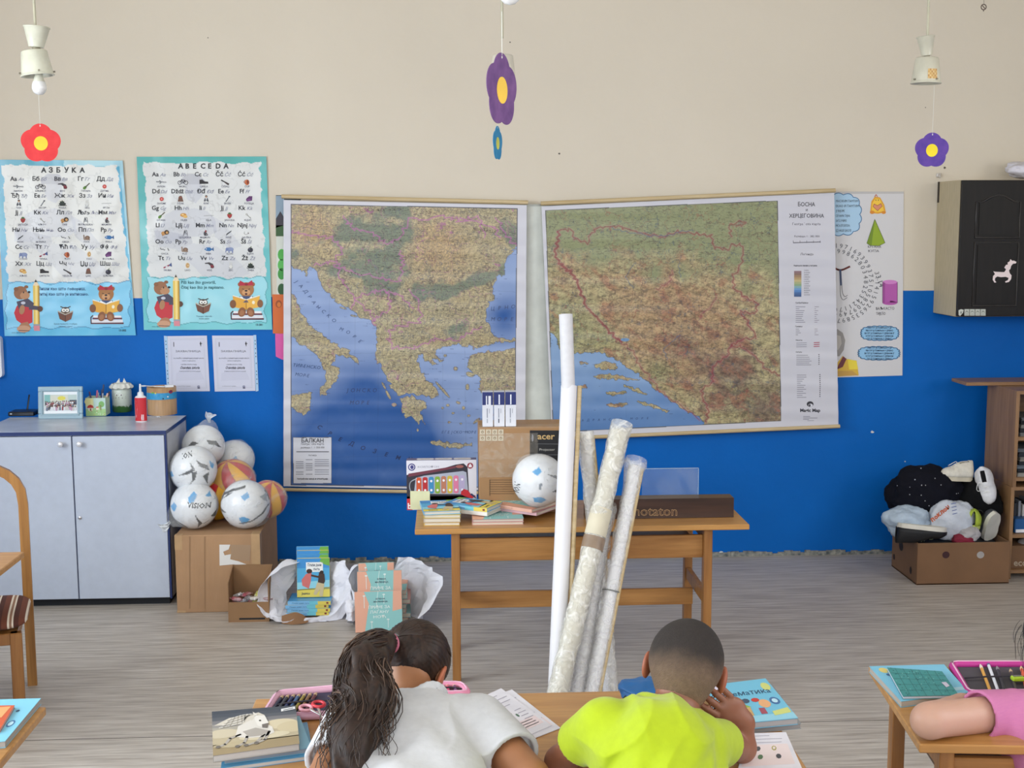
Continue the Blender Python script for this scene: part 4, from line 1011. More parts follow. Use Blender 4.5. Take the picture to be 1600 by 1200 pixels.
rod(R2, at(845, 318, y=yb2 - .006), at(1305, 297.5, y=yb2 - .006), base2); rod(R2, at(858, 686, y=yb2 - .006), at(1312, 666, y=yb2 - .006), base2, .0105)
# ---- hand-drawn poster about pi
zp = Zoom(1200, 290, 3.0, WALL_Y - .004)
quad = [(120, 28), (636, 28), (630, 890), (120, 905)]
base = zp.w(380, 895); zp.o = base
RP = thing('hand_drawn_poster', 'hand drawn poster about the number pi, partly behind the Bosnia map', 'poster', base)
A = Art(zp, .0004); A.poly(quad, '#d2d0d1', 0); A.poly([(120, 28), (636, 28), (636, 38), (120, 40)], '#bdbab8', .5); A.build('paper_sheet', M_PRINT, RP)
A = Art(zp, .0004)
def cloud(cx, cy, rx, ry, fill, line_, n=14, bump=.09):
 pts = []
 for i in range(n * 6):
  t = 2 * PI * i / (n * 6); k = 1 + bump * abs(math.sin(n * t / 2))
  # superellipse, so that the cloud fills its box
  c, s = math.cos(t), math.sin(t); q = (abs(c) ** 3 + abs(s) ** 3) ** (-1 / 3.)
  pts.append((cx + rx * q * c * k, cy + ry * q * s * k))
 A.poly(pts, fill, 1); A.line(pts, 3.5, line_, 2, closed=True)
cloud(330, 135, 100, 92, '#a9cbe4', '#3a6f9f'); cloud(524, 692, 84, 32, '#8fc0e2', '#3a6f9f', 22, .08); cloud(520, 786, 92, 30, '#8fc0e2', '#3a6f9f', 22, .08)
for i, s_ in enumerate(('ЧИСЛИЦЕ УВЕЋАВАМ МНОЖИМ ПАМТИМ', 'ЈАСНО САМ ТИ РЕКАО И ПАМТИМ', 'ПИ ЈЕ ТВОЈЕ ИМЕ', 'ТИ СИ НАМА ТАЈНА', 'ЗАТО УЧИМО', 'ЧЕТИРИ ДРАГА ЕПСИЛОН,', 'УСРЕД НАШЕ ШКОЛЕ')):
 A.text(s_, 422 - (10, 0, 55, 35, 55, 40, 30)[i], 78 + i * 23, 15, '#333a48', 3, center=False) if False else A.text(s_[-13:], 318, 78 + i * 23, 16, '#333a48', 3, width=(105, 108, 40, 66, 50, 66, 72)[i])
for cy in (692, 786):
 for i in range(5): A.text('ПРВИ ПУТ ЈЕ ПОМИЊАН У ДРЕВНОМ ЕГИПТУ'[i:i + 30 - 3 * abs(i - 2)], 522, cy - 22 + i * 13, 11, '#1f3557', 3, width=140 - 12 * abs(i - 2), center=True, bold=.02)
digits = '3.14159265358979323846264338327950288419716939937510582097494459230781640628620899862803482534211706798214808651'
# spiral of digits round the big pi
cx, cy = 322, 450; i = 0; ang = math.radians(-12); r = 182.0
while i < len(digits):
 A.text(digits[i], cx + r * math.cos(ang), cy + r * math.sin(ang), 30, '#5a5a60', 3, center=True, rot=ang + PI / 2 + PI * 0)
 i += 1; ang += 22.0 / r; r -= .62
A.text('3.14', 505, 425, 34, '#3a3a40', 3, rot=1.25)
A.poly([(500, 158), (463, 270), (478, 280), (520, 282), (548, 268)], '#8fa81c', 2); A.poly([(500, 158), (485, 280), (463, 270)], '#6f8a14', 3); A.line([(500, 158), (463, 270), (478, 280), (520, 282), (548, 268)], 2, '#56691a', 4, closed=True)
A.rect(537, 452, 606, 550, '#b254a6', 2); A.ell(571, 550, 34, 10, '#b254a6', 2); A.ell(571, 452, 34, 10, '#cf7fc4', 3); A.rect(537, 452, 548, 550, '#9a4490', 3); A.line([(537, 452), (537, 550)], 2, '#6d2f66', 4); A.line([(606, 452), (606, 550)], 2, '#6d2f66', 4)
A.text('КРУЖНА', 468, 292, 17, '#4b4b52', 3, width=62); A.text('КУПА', 470, 312, 17, '#4b4b52', 3, width=50); A.text('ВАЉКАСТО', 506, 583, 19, '#4b4b52', 3, width=86, rot=-.02); A.text('ТИЈЕЛО', 506, 606, 19, '#4b4b52', 3, width=44)
# chick
A.poly([(478, 128), (484, 75), (500, 52), (525, 55), (545, 90), (552, 125), (515, 132)], '#e3a21f', 2); A.poly([(485, 122), (490, 80), (503, 60), (522, 62), (538, 92), (543, 120), (515, 124)], '#f3c63a', 3)
A.poly([(513, 118), (492, 98), (497, 86), (513, 94), (528, 84), (535, 96)], '#d98d6c', 4); A.line([(513, 118), (492, 98), (497, 86), (513, 94), (528, 84), (535, 96)], 2, '#9c3f2a', 5, closed=True); A.ell(505, 68, 2.5, 2.5, '#333333', 5, 8); A.ell(517, 68, 2.5, 2.5, '#333333', 5, 8)
A.ell(488, 125, 11, 8, '#d9881f', 4); A.ell(542, 126, 10, 7, '#d9881f', 4); A.line([(500, 52), (506, 42), (513, 52)], 3, '#c0571f', 4)
# the big pi
A.line(catmull([(260, 400, 0), (300, 385, 0), (340, 396, 0), (382, 380, 0)], 6), 9, '#6d2a22', 3); A.line([(338, 396), (342, 465)], 10, '#33415f', 4)
A.line(catmull([(338, 465, 0), (340, 515, 0), (352, 535, 0), (370, 525, 0)], 6), 2.4, '#44444c', 3); A.line(catmull([(345, 465, 0), (350, 505, 0), (360, 520, 0), (372, 514, 0)], 6), 2.4, '#44444c', 3)
A.line([(292, 396), (284, 520)], 10, '#33415f', 4)
# pencil portrait in yellow robe
A.poly([(300, 690), (325, 672), (350, 690), (362, 725), (355, 770), (335, 800), (300, 800)], '#97938f', 2); A.poly([(320, 700), (340, 705), (345, 740), (330, 770), (305, 770)], '#b9b3ab', 3)
A.poly([(290, 898), (295, 860), (325, 830), (350, 798), (372, 815), (415, 820), (425, 888)], '#d9b13d', 2); A.poly([(372, 812), (415, 822), (422, 860), (380, 862)], '#ead23e', 3); A.poly([(330, 840), (352, 800), (368, 812), (350, 850), (322, 862)], '#6c2f35', 4)
A.poly([(300, 895), (330, 868), (395, 868), (425, 890)], '#c59a4a', 3)
A.build('drawing', M_PRINT, RP)
# ============================================================ furniture
def MBo(base):
 m = MB(); m.T = Matrix.Translation(-Vector(base)); return m
M_LAM = mat('grey_laminate', '#b4bccb', .4, noise=(30, .03, (1, 1, 1), None), coat=.1)
M_LAMS = mat('grey_laminate_side', '#b9bcc4', .5, noise=(12, .05, (1, 1, 4), None))
M_NAVY = mat('navy_edging', '#1c2f63', .4)
M_DARK = mat('dark_plinth', '#15171c', .7)
M_CHROME = mat('brushed_chrome', '#c9c9cc', .25, .9)
yF = at(130, 950, z=0).y
zT = at(130, 674, y=yF).z; xR = at(259, 690, y=yF).x; xM = at(112, 690, y=yF).x; xL = xM - (xR - xM)
base = Vector(((xL + xR) / 2, yF + .25, 0))
R = thing('storage_cabinet', 'low grey two-door cabinet with navy edging against the blue wall', 'cabinet', base)
CAB_TOP = zT
mb = MBo(base); d = at(290, 644, x=xR).y
mb.box((xL, yF + .02, .04), (xR, d, zT - .02)); mb.build('body', M_LAMS, R)
mb = MBo(base); mb.box((xL + .02, yF + .05, 0), (xR - .02, d, .04)); mb.build('plinth', M_DARK, R)
mb = MBo(base); mb.box((xL - .004, yF + .001, zT - .02), (xR + .002, d, zT)); mb.build('top_panel', mat('pale_laminate_top', '#bcc3d0', .35, coat=.2), R)
mb = MBo(base)
mb.box((xL - .005, yF - .002, zT - .019), (xR + .003, yF + .0012, zT - .001)); mb.box((xR + .0015, yF - .002, zT - .019), (xR + .0035, d, zT - .001))
mb.box((xR - .006, yF + .0005, .04), (xR + .002, yF + .021, zT - .02)); mb.box((xR, d - .004, .04), (xR + .002, d, zT - .02)); mb.build('edging', M_NAVY, R)
for x0, x1, hx_ in ((xL + .003, xM - .003, xM - .048), (xM + .003, xR - .008, xM + .04)):
 mb = MBo(base); mb.box((x0, yF, .045), (x1, yF + .019, zT - .024), .0015); D_ = mb.build('door', M_LAM, R)
 mb = MBo(base); zk = zT - .058; mb.T = Matrix.Translation(Vector((hx_, yF, zk)) - base) @ Matrix.Rotation(PI / 2, 4, 'X')
 mb.lathe([(.009, 0), (.005, .004), (.005, .014), (.012, .018), (.014, .024), (.011, .03), (0, .031)], 20); mb.build('knob', mat('knob_white', '#dfe0e6', .25, .3), D_)
mb = MBo(base); lk = at(125, 809, y=yF); mb.T = Matrix.Translation(Vector((lk.x, yF, lk.z)) - base) @ Matrix.Rotation(PI / 2, 4, 'X')
mb.lathe([(.009, 0), (.009, .004), (.007, .006), (0, .006)], 16); mb.build('lock', M_CHROME, D_)
mb = MBo(base); mb.box((xM - .0025, yF + .012, .045), (xM + .0025, yF + .02, zT - .02)); mb.build('edging', M_NAVY, R)
# ---- wall cabinet, right
yC = WALL_Y - .33
M_BLACK = mat('black_stained_oak', '#14110f', .5, noise=(6, .5, (8, 8, 1), '#221d19'), spec=.25)
c0 = at(1495, 495, y=yC); c1 = at(1612, 281, y=yC)
X0, X1, Z0, Z1 = c0.x, c1.x, c0.z, c1.z
base = Vector(((X0 + X1 + .37) / 2, (yC + WALL_Y) / 2, Z0))
R = thing('wall_cabinet', 'black arched-panel wall cabinet with a white deer sticker', 'cabinet', base)
mb = MBo(base); mb.box((X0, yC + .02, Z0), (X1 + .38, WALL_Y - .004, Z1)); mb.build('body', mat('raw_board_side', '#b3a68a', .75, noise=(14, .08, (6, 6, 1), None)), R)
mb = MBo(base); mb.box((X0 - .0015, WALL_Y - .03, Z1 - .11), (X0 + .0005, WALL_Y - .006, Z1 + .001)); mb.box((X0 - .001, yC + .02, Z0 - .002), (X1 + .38, yC + .3, Z0 - .0005)); mb.build('edge_strip', mat('dark_edge', '#2c241d', .6), R)
dw = X1 - X0
for i in range(2):
 x0 = X0 + .001 + i * (dw + .004); x1 = x0 + dw
 mb = MBo(base); mb.box((x0, yC, Z0 + .002), (x1, yC + .02, Z1 - .001), .003); D_ = mb.build('door', M_BLACK, R)
 # raised panels: lower rectangular, upper with arched top; bead mouldings round them
 px0 = x0 + dw * .215; px1 = x1 - dw * .15; zl0 = Z0 + (Z1 - Z0) * .08; zl1 = Z0 + (Z1 - Z0) * .545; zu0 = Z0 + (Z1 - Z0) * .58; zu1 = Z0 + (Z1 - Z0) * .855
 def bead(pts):
  m = MBo(base); P = [Vector((a, yC - .001, b)) for a, b in pts]; m.tube(P + [P[0], P[1]], .0045, 8, False); return m
 low = [(px0, zl0), (px1, zl0), (px1, zl1), (px0, zl1)]
 arch = [(px0, zu0), (px1, zu0), (px1, zu1 - .01)] + [(px1 - (px1 - px0) * t, zu1 - .01 + .035 * max(0, math.sin(PI * (t - .12) / .76)) ** 1.3 if .12 < t < .88 else zu1 - .01) for t in [k / 16 for k in range(1, 16)]] + [(px0, zu1 - .01)]
 for pts in (low, arch):
  bead(pts).build('moulding', mat('black_bead', '#26221f', .35), D_)
  cx = sum(p[0] for p in pts) / len(pts); cz = sum(p[1] for p in pts) / len(pts)
  ins = [(cx + (a - cx) * .86, cz + (b - cz) * .92) for a, b in pts]
  m = MBo(base); m.prism(ins, yC - .004, yC + .001, 'y'); m.build('raised_panel', M_BLACK, D_)
zz = Zoom(1360, 190, 847 / 240.0, yC - .0055, None, None)
def sticker(name, label, draw, ref):
 z = Zoom(1360, 190, 847 / 240.0, yC - .0055); b = z.w(*ref); z.o = b; A = Art(z, .0004); draw(A); o = A.build(name, M_PRINT, R, loc=b - base); o['label'] = label
def deer(A):
 A.poly([(677, 825), (690, 828), (738, 830), (748, 815), (738, 805), (748, 790), (758, 788), (756, 778), (768, 770), (772, 758), (782, 768), (790, 766), (806, 774), (802, 782), (786, 784), (776, 796), (772, 812), (764, 820), (768, 836), (778, 848), (776, 868), (764, 884), (746, 888), (742, 882), (758, 874), (762, 862), (746, 856), (720, 858), (700, 854), (688, 862), (686, 876), (694, 886), (684, 888), (674, 872), (676, 852), (686, 842), (684, 836)], '#e7d5d3', 1)
sticker('deer_sticker', 'pinkish white leaping deer sticker', deer, (740, 888))
zs = Zoom(1360, 190, 847 / 240.0, yC - .0035)
b = zs.w(560, 1070); zs.o = b; A = Art(zs, .0004)
A.poly([(486, 1040), (500, 1034), (514, 1038), (510, 1056), (494, 1072), (486, 1066)], '#c7c9bf', 1)
for k in range(4):
 A.rect(518 + k * 30, 1034, 545 + k * 30, 1070, '#b9bcb2', 1); A.line([(524 + k * 30, 1052), (531 + k * 30, 1044), (539 + k * 30, 1052)], 3, '#5d6660', 2); A.line([(524 + k * 30, 1062), (540 + k * 30, 1062)], 2.4, '#7d867f', 2)
A.text('К', 496, 1060, 20, '#59625c', 2, bold=.02)
o = A.build('sticker_strip', M_PRINT, R, loc=b - base); o['label'] = 'row of pale square stickers on the lower door rail'
# clear hook above the cabinet, crumpled bag on it, metal ring hanging at the top
p = at(1467, 277, y=WALL_Y - .01)
mb = MB(); mb.box((-.012, -.004, 0), (.012, .006, .022), .003); mb.tube([(0, -.004, .016), (0, -.016, .012), (0, -.02, .002), (0, -.014, -.006)], .003, 8)
tag(mb.build('adhesive_hook', mat('cloudy_plastic', '#b9b1a8', .2, spec=.8), None, (p.x, WALL_Y - .008, p.z)), 'clear hook on the wall above the black cabinet corner', 'hook')
# ---- pendant lamps
M_ENAM = mat('aged_cream_enamel', '#d3d2bf', .35, noise=(20, .08, (1, 1, 1), None), coat=.3)
M_BULB = mat('bulb_glass', '#e8e8e6', .25, spec=.8)
def pendant(px, cup_top, cup_bot, sh_top, sh_bot, Y, label, r1, r2, s1, s2, tilt, bulb, sticker_=False, tint=None):
 """radii in metres; heights taken from the photograph's rows"""
 mEn = tint or M_ENAM
 ztop = at(px, cup_top, y=Y).z; zcb = at(px, cup_bot, y=Y).z; zst = at(px, sh_top, y=Y).z; zsb = at(px, sh_bot, y=Y).z
 X = at(px, (cup_top + sh_bot) / 2, y=Y).x
 root = thing('pendant_lamp', label, 'lamp', (X, Y, zsb), group='pendant lamps')
 mb = MB(); mb.tube([(0, 0, ztop - zsb), (-.004, 0, ROOM_H - zsb)], .0055, 8); mb.build('rod', mat('lamp_rod', '#b8b49c', .4), root)
 if r1:
  mb = MB(); mb.T = Matrix.Rotation(math.radians(tilt[0]), 4, 'Y'); h = ztop - zcb
  mb.T = Matrix.Translation((0, 0, zcb - zsb)) @ mb.T
  mb.lathe([(r2, 0), (r1, h), (r1 * 1.03, h + .001), (r1 * 1.03, h - .004), (r1 - .004, h - .004), (r1 - .006, h - .01)], 32, cap=False); mb.lathe([(0, .0), (r2, 0)], 32, cap=False); mb.build('cup', mEn, root)
  mb = MB(); mb.tube([(0, 0, zst - zsb - .01), (0, 0, zcb - zsb + .01)], r2 * .55, 14); mb.build('neck', mat('lamp_neck', '#8d8672', .6), root)
 h = zst - zsb
 mb = MB(); mb.T = Matrix.Rotation(math.radians(tilt[1]), 4, 'Y')
 mb.lathe([(0, h), (s1 * .9, h), (s1, h - .004), (s2, .012), (s2, .004), (s2 * 1.07, .002), (s2 * 1.07, -.002), (s2 - .004, -.002), (s2 - .006, .01), (s1 - .004, h - .01)], 36, cap=False)
 S = mb.build('lamp_shade', mEn, root)
 for k in range(4):
  a = k * PI / 2 + .4 - PI / 2; mb = MB(); mb.T = Matrix.Rotation(math.radians(tilt[1]), 4, 'Y')
  c, s = math.cos(a), math.sin(a); mb.tube([(c * s2 * .97, s * s2 * .97, .012), (c * s2 * 1.13, s * s2 * 1.13, .012)], .0035, 8); mb.build('screw', mat('lamp_screw', '#8b8574', .4, .6), S)
 if sticker_:
  A = Art(lambda u, v, hh: tuple(Matrix.Rotation(math.radians(tilt[1]), 4, 'Y') @ Vector(((s1 + (s2 - s1) * (v + .01) / h + .001 + hh) * math.sin(u), -(s1 + (s2 - s1) * (v + .01) / h + .001 + hh) * math.cos(u), h - v))), .0003)
  for i in range(6):
   for j in range(5):
    A.rect(-.25 + i * .12, .05 + j * .008, -.13 + i * .12, .058 + j * .008, ['#cfae72', '#c49a5a', '#d8bc86', '#b98b52'][(i * 3 + j * 5) % 4], 1)
  o = A.build('paper_label', M_PRINT, S); o['label'] = 'faded orange paper label'
 if bulb:
  mb = MB(); mb.T = Matrix.Translation((bulb, 0, 0)); mb.lathe([(.014, .02), (.015, 0), (.022, -.022), (.021, -.026)], 24, cap=False); B = mb.build('bulb', mEn, root)
  mb = MB(); mb.T = Matrix.Translation((bulb, 0, 0)); mb.lathe([(.023, -.024), (.0275, -.036), (.0285, -.05), (.024, -.064), (.013, -.0735), (0, -.076)], 24, cap=False); mb.build('bulb_globe', M_BULB, B)
 return root
YL = 5.3
k = YL / 2000.0
pendant(57, 42, 74, 79, 118, YL, 'cream pendant lamp with a bare bulb, above the red paper flower', 19 * k, 11 * k, 19 * k, 23 * k, (4, -6), .004)
pendant(785, 60, 60, 86, 131, YL, 'white pendant lamp half hidden behind the large purple paper flower', 0, 0, 16 * k, 20 * k, (0, 1), 0, tint=mat('white_enamel', '#cfc9ba', .35))
pendant(1448, 57, 87, 90, 130, YL, 'cream pendant lamp with an orange paper label on its shade', 13.5 * k, 8 * k, 17.5 * k, 22 * k, (-6, 1), 0, True, mat('aged_cream_enamel_2', '#c9c5b2', .35, coat=.3))
YN = 2.8
b = at(797, 8, y=YN)
R = thing('pendant_lamp', 'round white bulb of a nearer lamp, cut off by the top of the frame', 'lamp', (b.x, YN, b.z), group='pendant lamps')
mb = MB(); mb.lathe([(0, 0), (.012, .003), (.021, .012), (.0255, .024), (.026, .034), (.02, .05), (.014, .07)], 28, cap=False); mb.build('bulb', M_BULB, R)
mb = MB(); mb.lathe([(.014, .07), (.016, .075), (.06, .085), (.06, .1), (.047, .22), (0, .225)], 30, cap=False); mb.build('lamp_shade', M_ENAM, R)
mb = MB(); mb.tube([(0, 0, .22), (0, 0, ROOM_H - b.z)], .0055, 8); mb.build('rod', mat('lamp_rod', '#b8b49c', .4), R)
# far-right metal hook hanging into view
p = at(1537, 11, y=5.9)
mb = MB()
mb.tube([(.012 * math.cos(t), 0, .012 * math.sin(t)) for t in [i * PI / 8 for i in range(17)]], .0022, 8, False)
mb.tube([(-.009, 0, .009), (.009, 0, -.009)], .002, 6); mb.tube([(0, 0, .012), (0, 0, ROOM_H - p.z)], .0009, 6); mb.tube([(0, 0, -.012), (0, 0, -.02)], .002, 6)
tag(mb.build('ceiling_hook', mat('rusty_metal', '#5c4c44', .5, .5), None, p), 'small rusty ring hanging from the ceiling on a wire', 'hook')
# ---- paper flowers
def flower(px, py, Y, hw, hh, turn, c1, c2, cc, label, top, lobes=5, rot0=PI / 2, seed=1, lob=.13, hang=None):
 p = at(px, py, y=Y); s = Y / 2000.0 * .985
 R_ = hh * s
 root = thing('paper_flower', label, 'decoration', p, group='hanging paper flowers', rotz=turn)
 rs = random.Random(seed)
 ph = [rs.uniform(-.02, .02) for _ in range(9)]
 pts = []
 for i in range(60):
  t = 2 * PI * i / 60; r = R_ * (1 - lob + lob * math.cos(lobes * (t - rot0)) + sum(ph[j] * math.sin((j + 1) * t) for j in range(4)))
  dlt = ((t - rot0 + PI / lobes) % (2 * PI / lobes)) - PI / lobes; cd = (.42 + (lob - .13)) * R_; cr = R_ - cd
  r = cd * math.cos(dlt) + math.sqrt(max(0, cr * cr - (cd * math.sin(dlt)) ** 2)) + r * .04 - R_ * .04
  pts.append((r * math.cos(t), r * math.sin(t)))
 mb = MB(); mb.prism(pts, -.0008, .0008, 'y'); mb.build('petals', mat('felt_pen_' + label.split()[0] + label.split()[1], c1, .7, noise=(28, .75, (1, 1, 1), c2)), root)
 mb = MB(); mb.prism([(R_ * .34 * math.cos(2 * PI * i / 24), R_ * .36 * math.sin(2 * PI * i / 24)) for i in range(24)], -.0016, .0016, 'y'); mb.build('centre', mat('centre_' + cc[1:], cc, .7), root)
 mb = MB(); ztop = (at(px, top, y=Y).z - p.z)
 mb.tube([(0, -.001, R_ * .93), (0, -.001, ztop)], .0007, 6); mb.build('string', mat('white_thread', '#dcdcd4', .6), root)
 mb = MB(); mb.prism([(.0025 * math.cos(t) , R_ * .88 + .003 * math.sin(t)) for t in (0, 1.2, 2.4, 3.6, 4.8)], -.0013, .0013, 'y'); mb.build('hole_highlight', mat('white_thread', '#dcdcd4', .6), root)  # pale dot painted as the highlight of the string hole
 return root
flower(64, 224, YL, 29, 30, math.radians(8), '#c9262b', '#d8393a', '#e8bd2f', 'red paper flower with a yellow centre, above the Cyrillic poster', 145, seed=2)
flower(1456, 235, YL, 26, 28, 0, '#4a2f8c', '#67439f', '#ecd327', 'purple paper flower hanging left of the black wall cabinet', 133, seed=3)
flower(784, 141, YN, 21, 57, math.radians(63), '#58356f', '#80558d', '#eec44a', 'large purple paper flower, seen turned, below the middle lamps', 18, seed=5, lob=.15)
flower(777.5, 224, YL, 6, 27, math.radians(72), '#1f86bd', '#3a9bcb', '#dcdc62', 'small blue paper flower, seen nearly edge-on', 131, seed=6)
# ---- wooden school tables
M_TOPW = wood_mat('honey_top', '#cf9a58', '#b98344', .38, 'x', coat=.3)
M_LEGW = wood_mat('honey_leg', '#b27c42', '#93602d', .45, 'z')
M_RAILW = wood_mat('honey_rail', '#c08a4c', '#a26d34', .45, 'x')
M_EDGEW = wood_mat('worn_edge', '#8d6438', '#6b4724', .6, 'x')
def school_table(name, label, cx, y0, y1, w, h, over=.16, rotz=0, group=None, full=True, frontrail=True):
 """y0 front edge, y1 back edge (before turning)"""
 dm = (y1 - y0) / 2
 R = thing(name, label, 'table', (cx, (y0 + y1) / 2, 0), rotz, group)
 mb = MB(); mb.box((-w / 2, -dm, h - .022), (w / 2, dm, h), .003); mb.build('tabletop', M_TOPW, R)
 lx = w / 2 - over; lw = .034
 for sx in (-1, 1):
  for sy in (-1, 1):
   mb = MB(); x = sx * lx; y = sy * (dm - .045); mb.box((x - lw / 2, y - .022, 0), (x + lw / 2, y + .022, h - .022), .002); mb.build('leg', M_LEGW, R)
  mb = MB(); x = sx * lx; mb.box((x - .011, -dm + .067, .30), (x + .011, dm - .067, .35), .002); mb.build('side_rail', M_LEGW, R)
  mb = MB(); mb.box((x - .011, -dm + .067, h - .082), (x + .011, dm - .067, h - .022), .002); mb.build('side_rail', M_LEGW, R)
 mb = MB(); mb.box((-lx + lw / 2, -dm + .05, h - .145), (lx - lw / 2, -dm + .068, h - .052), .002); mb.build('apron', M_RAILW, R)
 mb = MB(); mb.box((-lx + lw / 2, -.009, .243), (lx - lw / 2, .009, .313), .002); mb.build('stretcher', M_RAILW, R)
 mb = MB(); mb.box((-lx + lw / 2, -dm + .07, h - .13), (lx - lw / 2, dm - .05, h - .118), .001); mb.build('shelf', wood_mat('dark_shelf', '#5f3c28', '#3f2618', .5, 'x'), R)
 return R
TH = .64
tl = at(648, 829, z=TH); tr = at(1170, 818, z=TH)
TY0 = (tl.y + tr.y) / 2; TY1 = TY0 + .5; TW = tr.x - tl.x; TCX = (tl.x + tr.x) / 2
school_table('school_table', 'long wooden table holding books, boxes and a ball in front of the maps', TCX, TY0, TY1, TW, TH)
# pupils' desk in the middle
db = at(800, 1083, z=TH); DY1 = db.y; DY0 = DY1 - .5
dx0 = at(397, 1098, z=TH).x; dx1 = at(1225, 1145, z=TH).x
school_table('school_desk', "wooden pupils' desk behind which the girl and the boy sit", (dx0 + dx1) / 2, DY0, DY1, dx1 - dx0, TH, group="pupils' desks")
# right desk, slightly turned
a_, b_ = at(1357, 1040, z=TH), at(1437, 1163, z=TH)
ang = -math.atan2(b_.x - a_.x, a_.y - b_.y) * -1
RDW = 1.25; dpt = (a_ - b_).length
u_ = (a_ - b_).normalized(); rgt = Vector((u_.y, -u_.x, 0))
cen = (a_ + b_) / 2 + rgt * RDW / 2
RROT = math.atan2(rgt.y, rgt.x)
school_table('school_desk', 'wooden desk at the right edge where the pink shirted pupil leans', cen.x, cen.y - dpt / 2, cen.y + dpt / 2, RDW, TH, over=.07, rotz=RROT, group="pupils' desks")
# left foreground desk
c_ = at(72, 1104, z=TH)
school_table('school_desk', 'wooden desk corner at the bottom left holding a blue textbook', c_.x - .62, c_.y - .5, c_.y, 1.24, TH, group="pupils' desks")
# table in front of the chair, left
c_ = at(38, 862, z=TH)
TLX, TLY = c_.x, c_.y
R = school_table('school_table', 'wooden table corner at the left edge, in front of the striped chair', c_.x - .62, c_.y - .5, c_.y, 1.24, TH, over=.3)
# ---- chair with hoop back
CY = at(44, 1070, z=0).y
xr = at(37, 800, y=CY).x; zt = at(5, 722, y=CY).z
W_ = .40; base = Vector((xr - W_ / 2 + .012, CY - .19, 0))
R = thing('school_chair', 'bentwood chair with a brown and white striped seat, left edge', 'chair', base)
M_BENT = wood_mat('bentwood', '#c08a48', '#9c6a30', .4, 'z', coat=.3)
mb = MBo(base); xl = xr - W_ + .024; h0 = zt - .17; pts = [Vector((xr, CY, 0)), Vector((xr, CY, .45)), Vector((xr, CY, h0))]
for k in range(1, 12):
 t = PI * k / 12; pts.append(Vector(((xr + xl) / 2 + (xr - xl) / 2 * math.cos(t), CY, h0 + .165 * math.sin(t) ** .8)))
pts += [Vector((xl, CY, h0)), Vector((xl, CY, .45)), Vector((xl, CY, 0))]
def ribbon(mb, pts, w, d):
 """bar of rectangular section w (across) by d (deep) following points in a plane of constant y"""
 V = []; n = len(pts)
 for i, p in enumerate(pts):
  t = (pts[min(i + 1, n - 1)] - pts[max(i - 1, 0)]).normalized(); nn = Vector((t.z, 0, -t.x))
  V += [p + nn * w / 2 - Vector((0, d / 2, 0)), p + nn * w / 2 + Vector((0, d / 2, 0)), p - nn * w / 2 + Vector((0, d / 2, 0)), p - nn * w / 2 - Vector((0, d / 2, 0))]
 F = [tuple(4 * i + q for q in (0, 1, 5, 4)) for i in range(n - 1)] + [tuple(4 * i + q for q in (1, 2, 6, 5)) for i in range(n - 1)] + [tuple(4 * i + q for q in (2, 3, 7, 6)) for i in range(n - 1)] + [tuple(4 * i + q for q in (3, 0, 4, 7)) for i in range(n - 1)] + [(0, 3, 2, 1), (4 * n - 4, 4 * n - 3, 4 * n - 2, 4 * n - 1)]
 mb.add(V, F, False)
ribbon(mb, pts, .036, .028); mb.build('hoop_back', M_BENT, R)
zs_ = at(20, 968, y=CY - .2).z
for sx in (-1, 1):
 mb = MBo(base); x = base.x + sx * (W_ / 2 - .035) + .0; mb.box((x - .021, CY - .38, 0), (x + .021, CY - .345, zs_), .003); mb.build('leg', M_LEGW, R)
mb = MBo(base); mb.box((xl + .02, CY - .375, zs_ - .045), (xr - .015, CY - .012, zs_), .003); mb.build('seat_frame', M_LEGW, R)
def stripes():
 m = bpy.data.materials.new('striped_cloth'); m.use_nodes = True; nt = m.node_tree; N = nt.nodes; L = nt.links
 tc = N.new('ShaderNodeTexCoord'); sp = N.new('ShaderNodeSeparateXYZ'); L.new(tc.outputs['Object'], sp.inputs[0])
 mu = N.new('ShaderNodeMath'); mu.operation = 'MULTIPLY'; mu.inputs[1].default_value = 17.0; L.new(sp.outputs['X'], mu.inputs[0])
 fr = N.new('ShaderNodeMath'); fr.operation = 'FRACT'; L.new(mu.outputs[0], fr.inputs[0])
 r = N.new('ShaderNodeValToRGB'); r.color_ramp.interpolation = 'CONSTANT'; e = r.color_ramp.elements
 e[0].position = 0; e[0].color = hexc('#6b3b2a'); e[1].position = .34; e[1].color = hexc('#d8cdbd')
 for p, c in ((.46, '#8d6a55'), (.6, '#d8cdbd'), (.7, '#4e2a22')): x = e.new(p); x.color = hexc(c)
 L.new(fr.outputs[0], r.inputs['Fac']); L.new(r.outputs['Color'], N['Principled BSDF'].inputs['Base Color']); N['Principled BSDF'].inputs['Roughness'].default_value = .9
 return m
mb = MBo(base); n = 14; V = []; F = []
cx, cy, hw, hd, th = base.x, CY - .2, W_ / 2 + .006, .19, .055
rows = 12
for j in range(rows + 1):
 ph = PI * j / rows; zz_ = zs_ + th / 2 + .005 - th / 2 * math.cos(ph) * 1.0; k = math.sin(ph) ** .35 if 0 < j < rows else 0
 for i in range(40):
  t = 2 * PI * i / 40; c, s = math.cos(t), math.sin(t); q = (abs(c) ** 6 + abs(s) ** 6) ** (-1 / 6.)
  V.append((cx + c * q * (hw * (.0 + k)), cy + s * q * (hd * k), zz_ + (.012 * (1 - k) if j > rows / 2 else 0)))
for j in range(rows):
 for i in range(40): F.append((j * 40 + i, j * 40 + (i + 1) % 40, (j + 1) * 40 + (i + 1) % 40, (j + 1) * 40 + i))
mb.add(V, F, True); mb.build('seat', stripes(), R)
_piv = Vector((xr, CY, 0)); R.rotation_euler.z = .25
R.location = _piv + Matrix.Rotation(.25, 3, 'Z') @ (base - _piv)
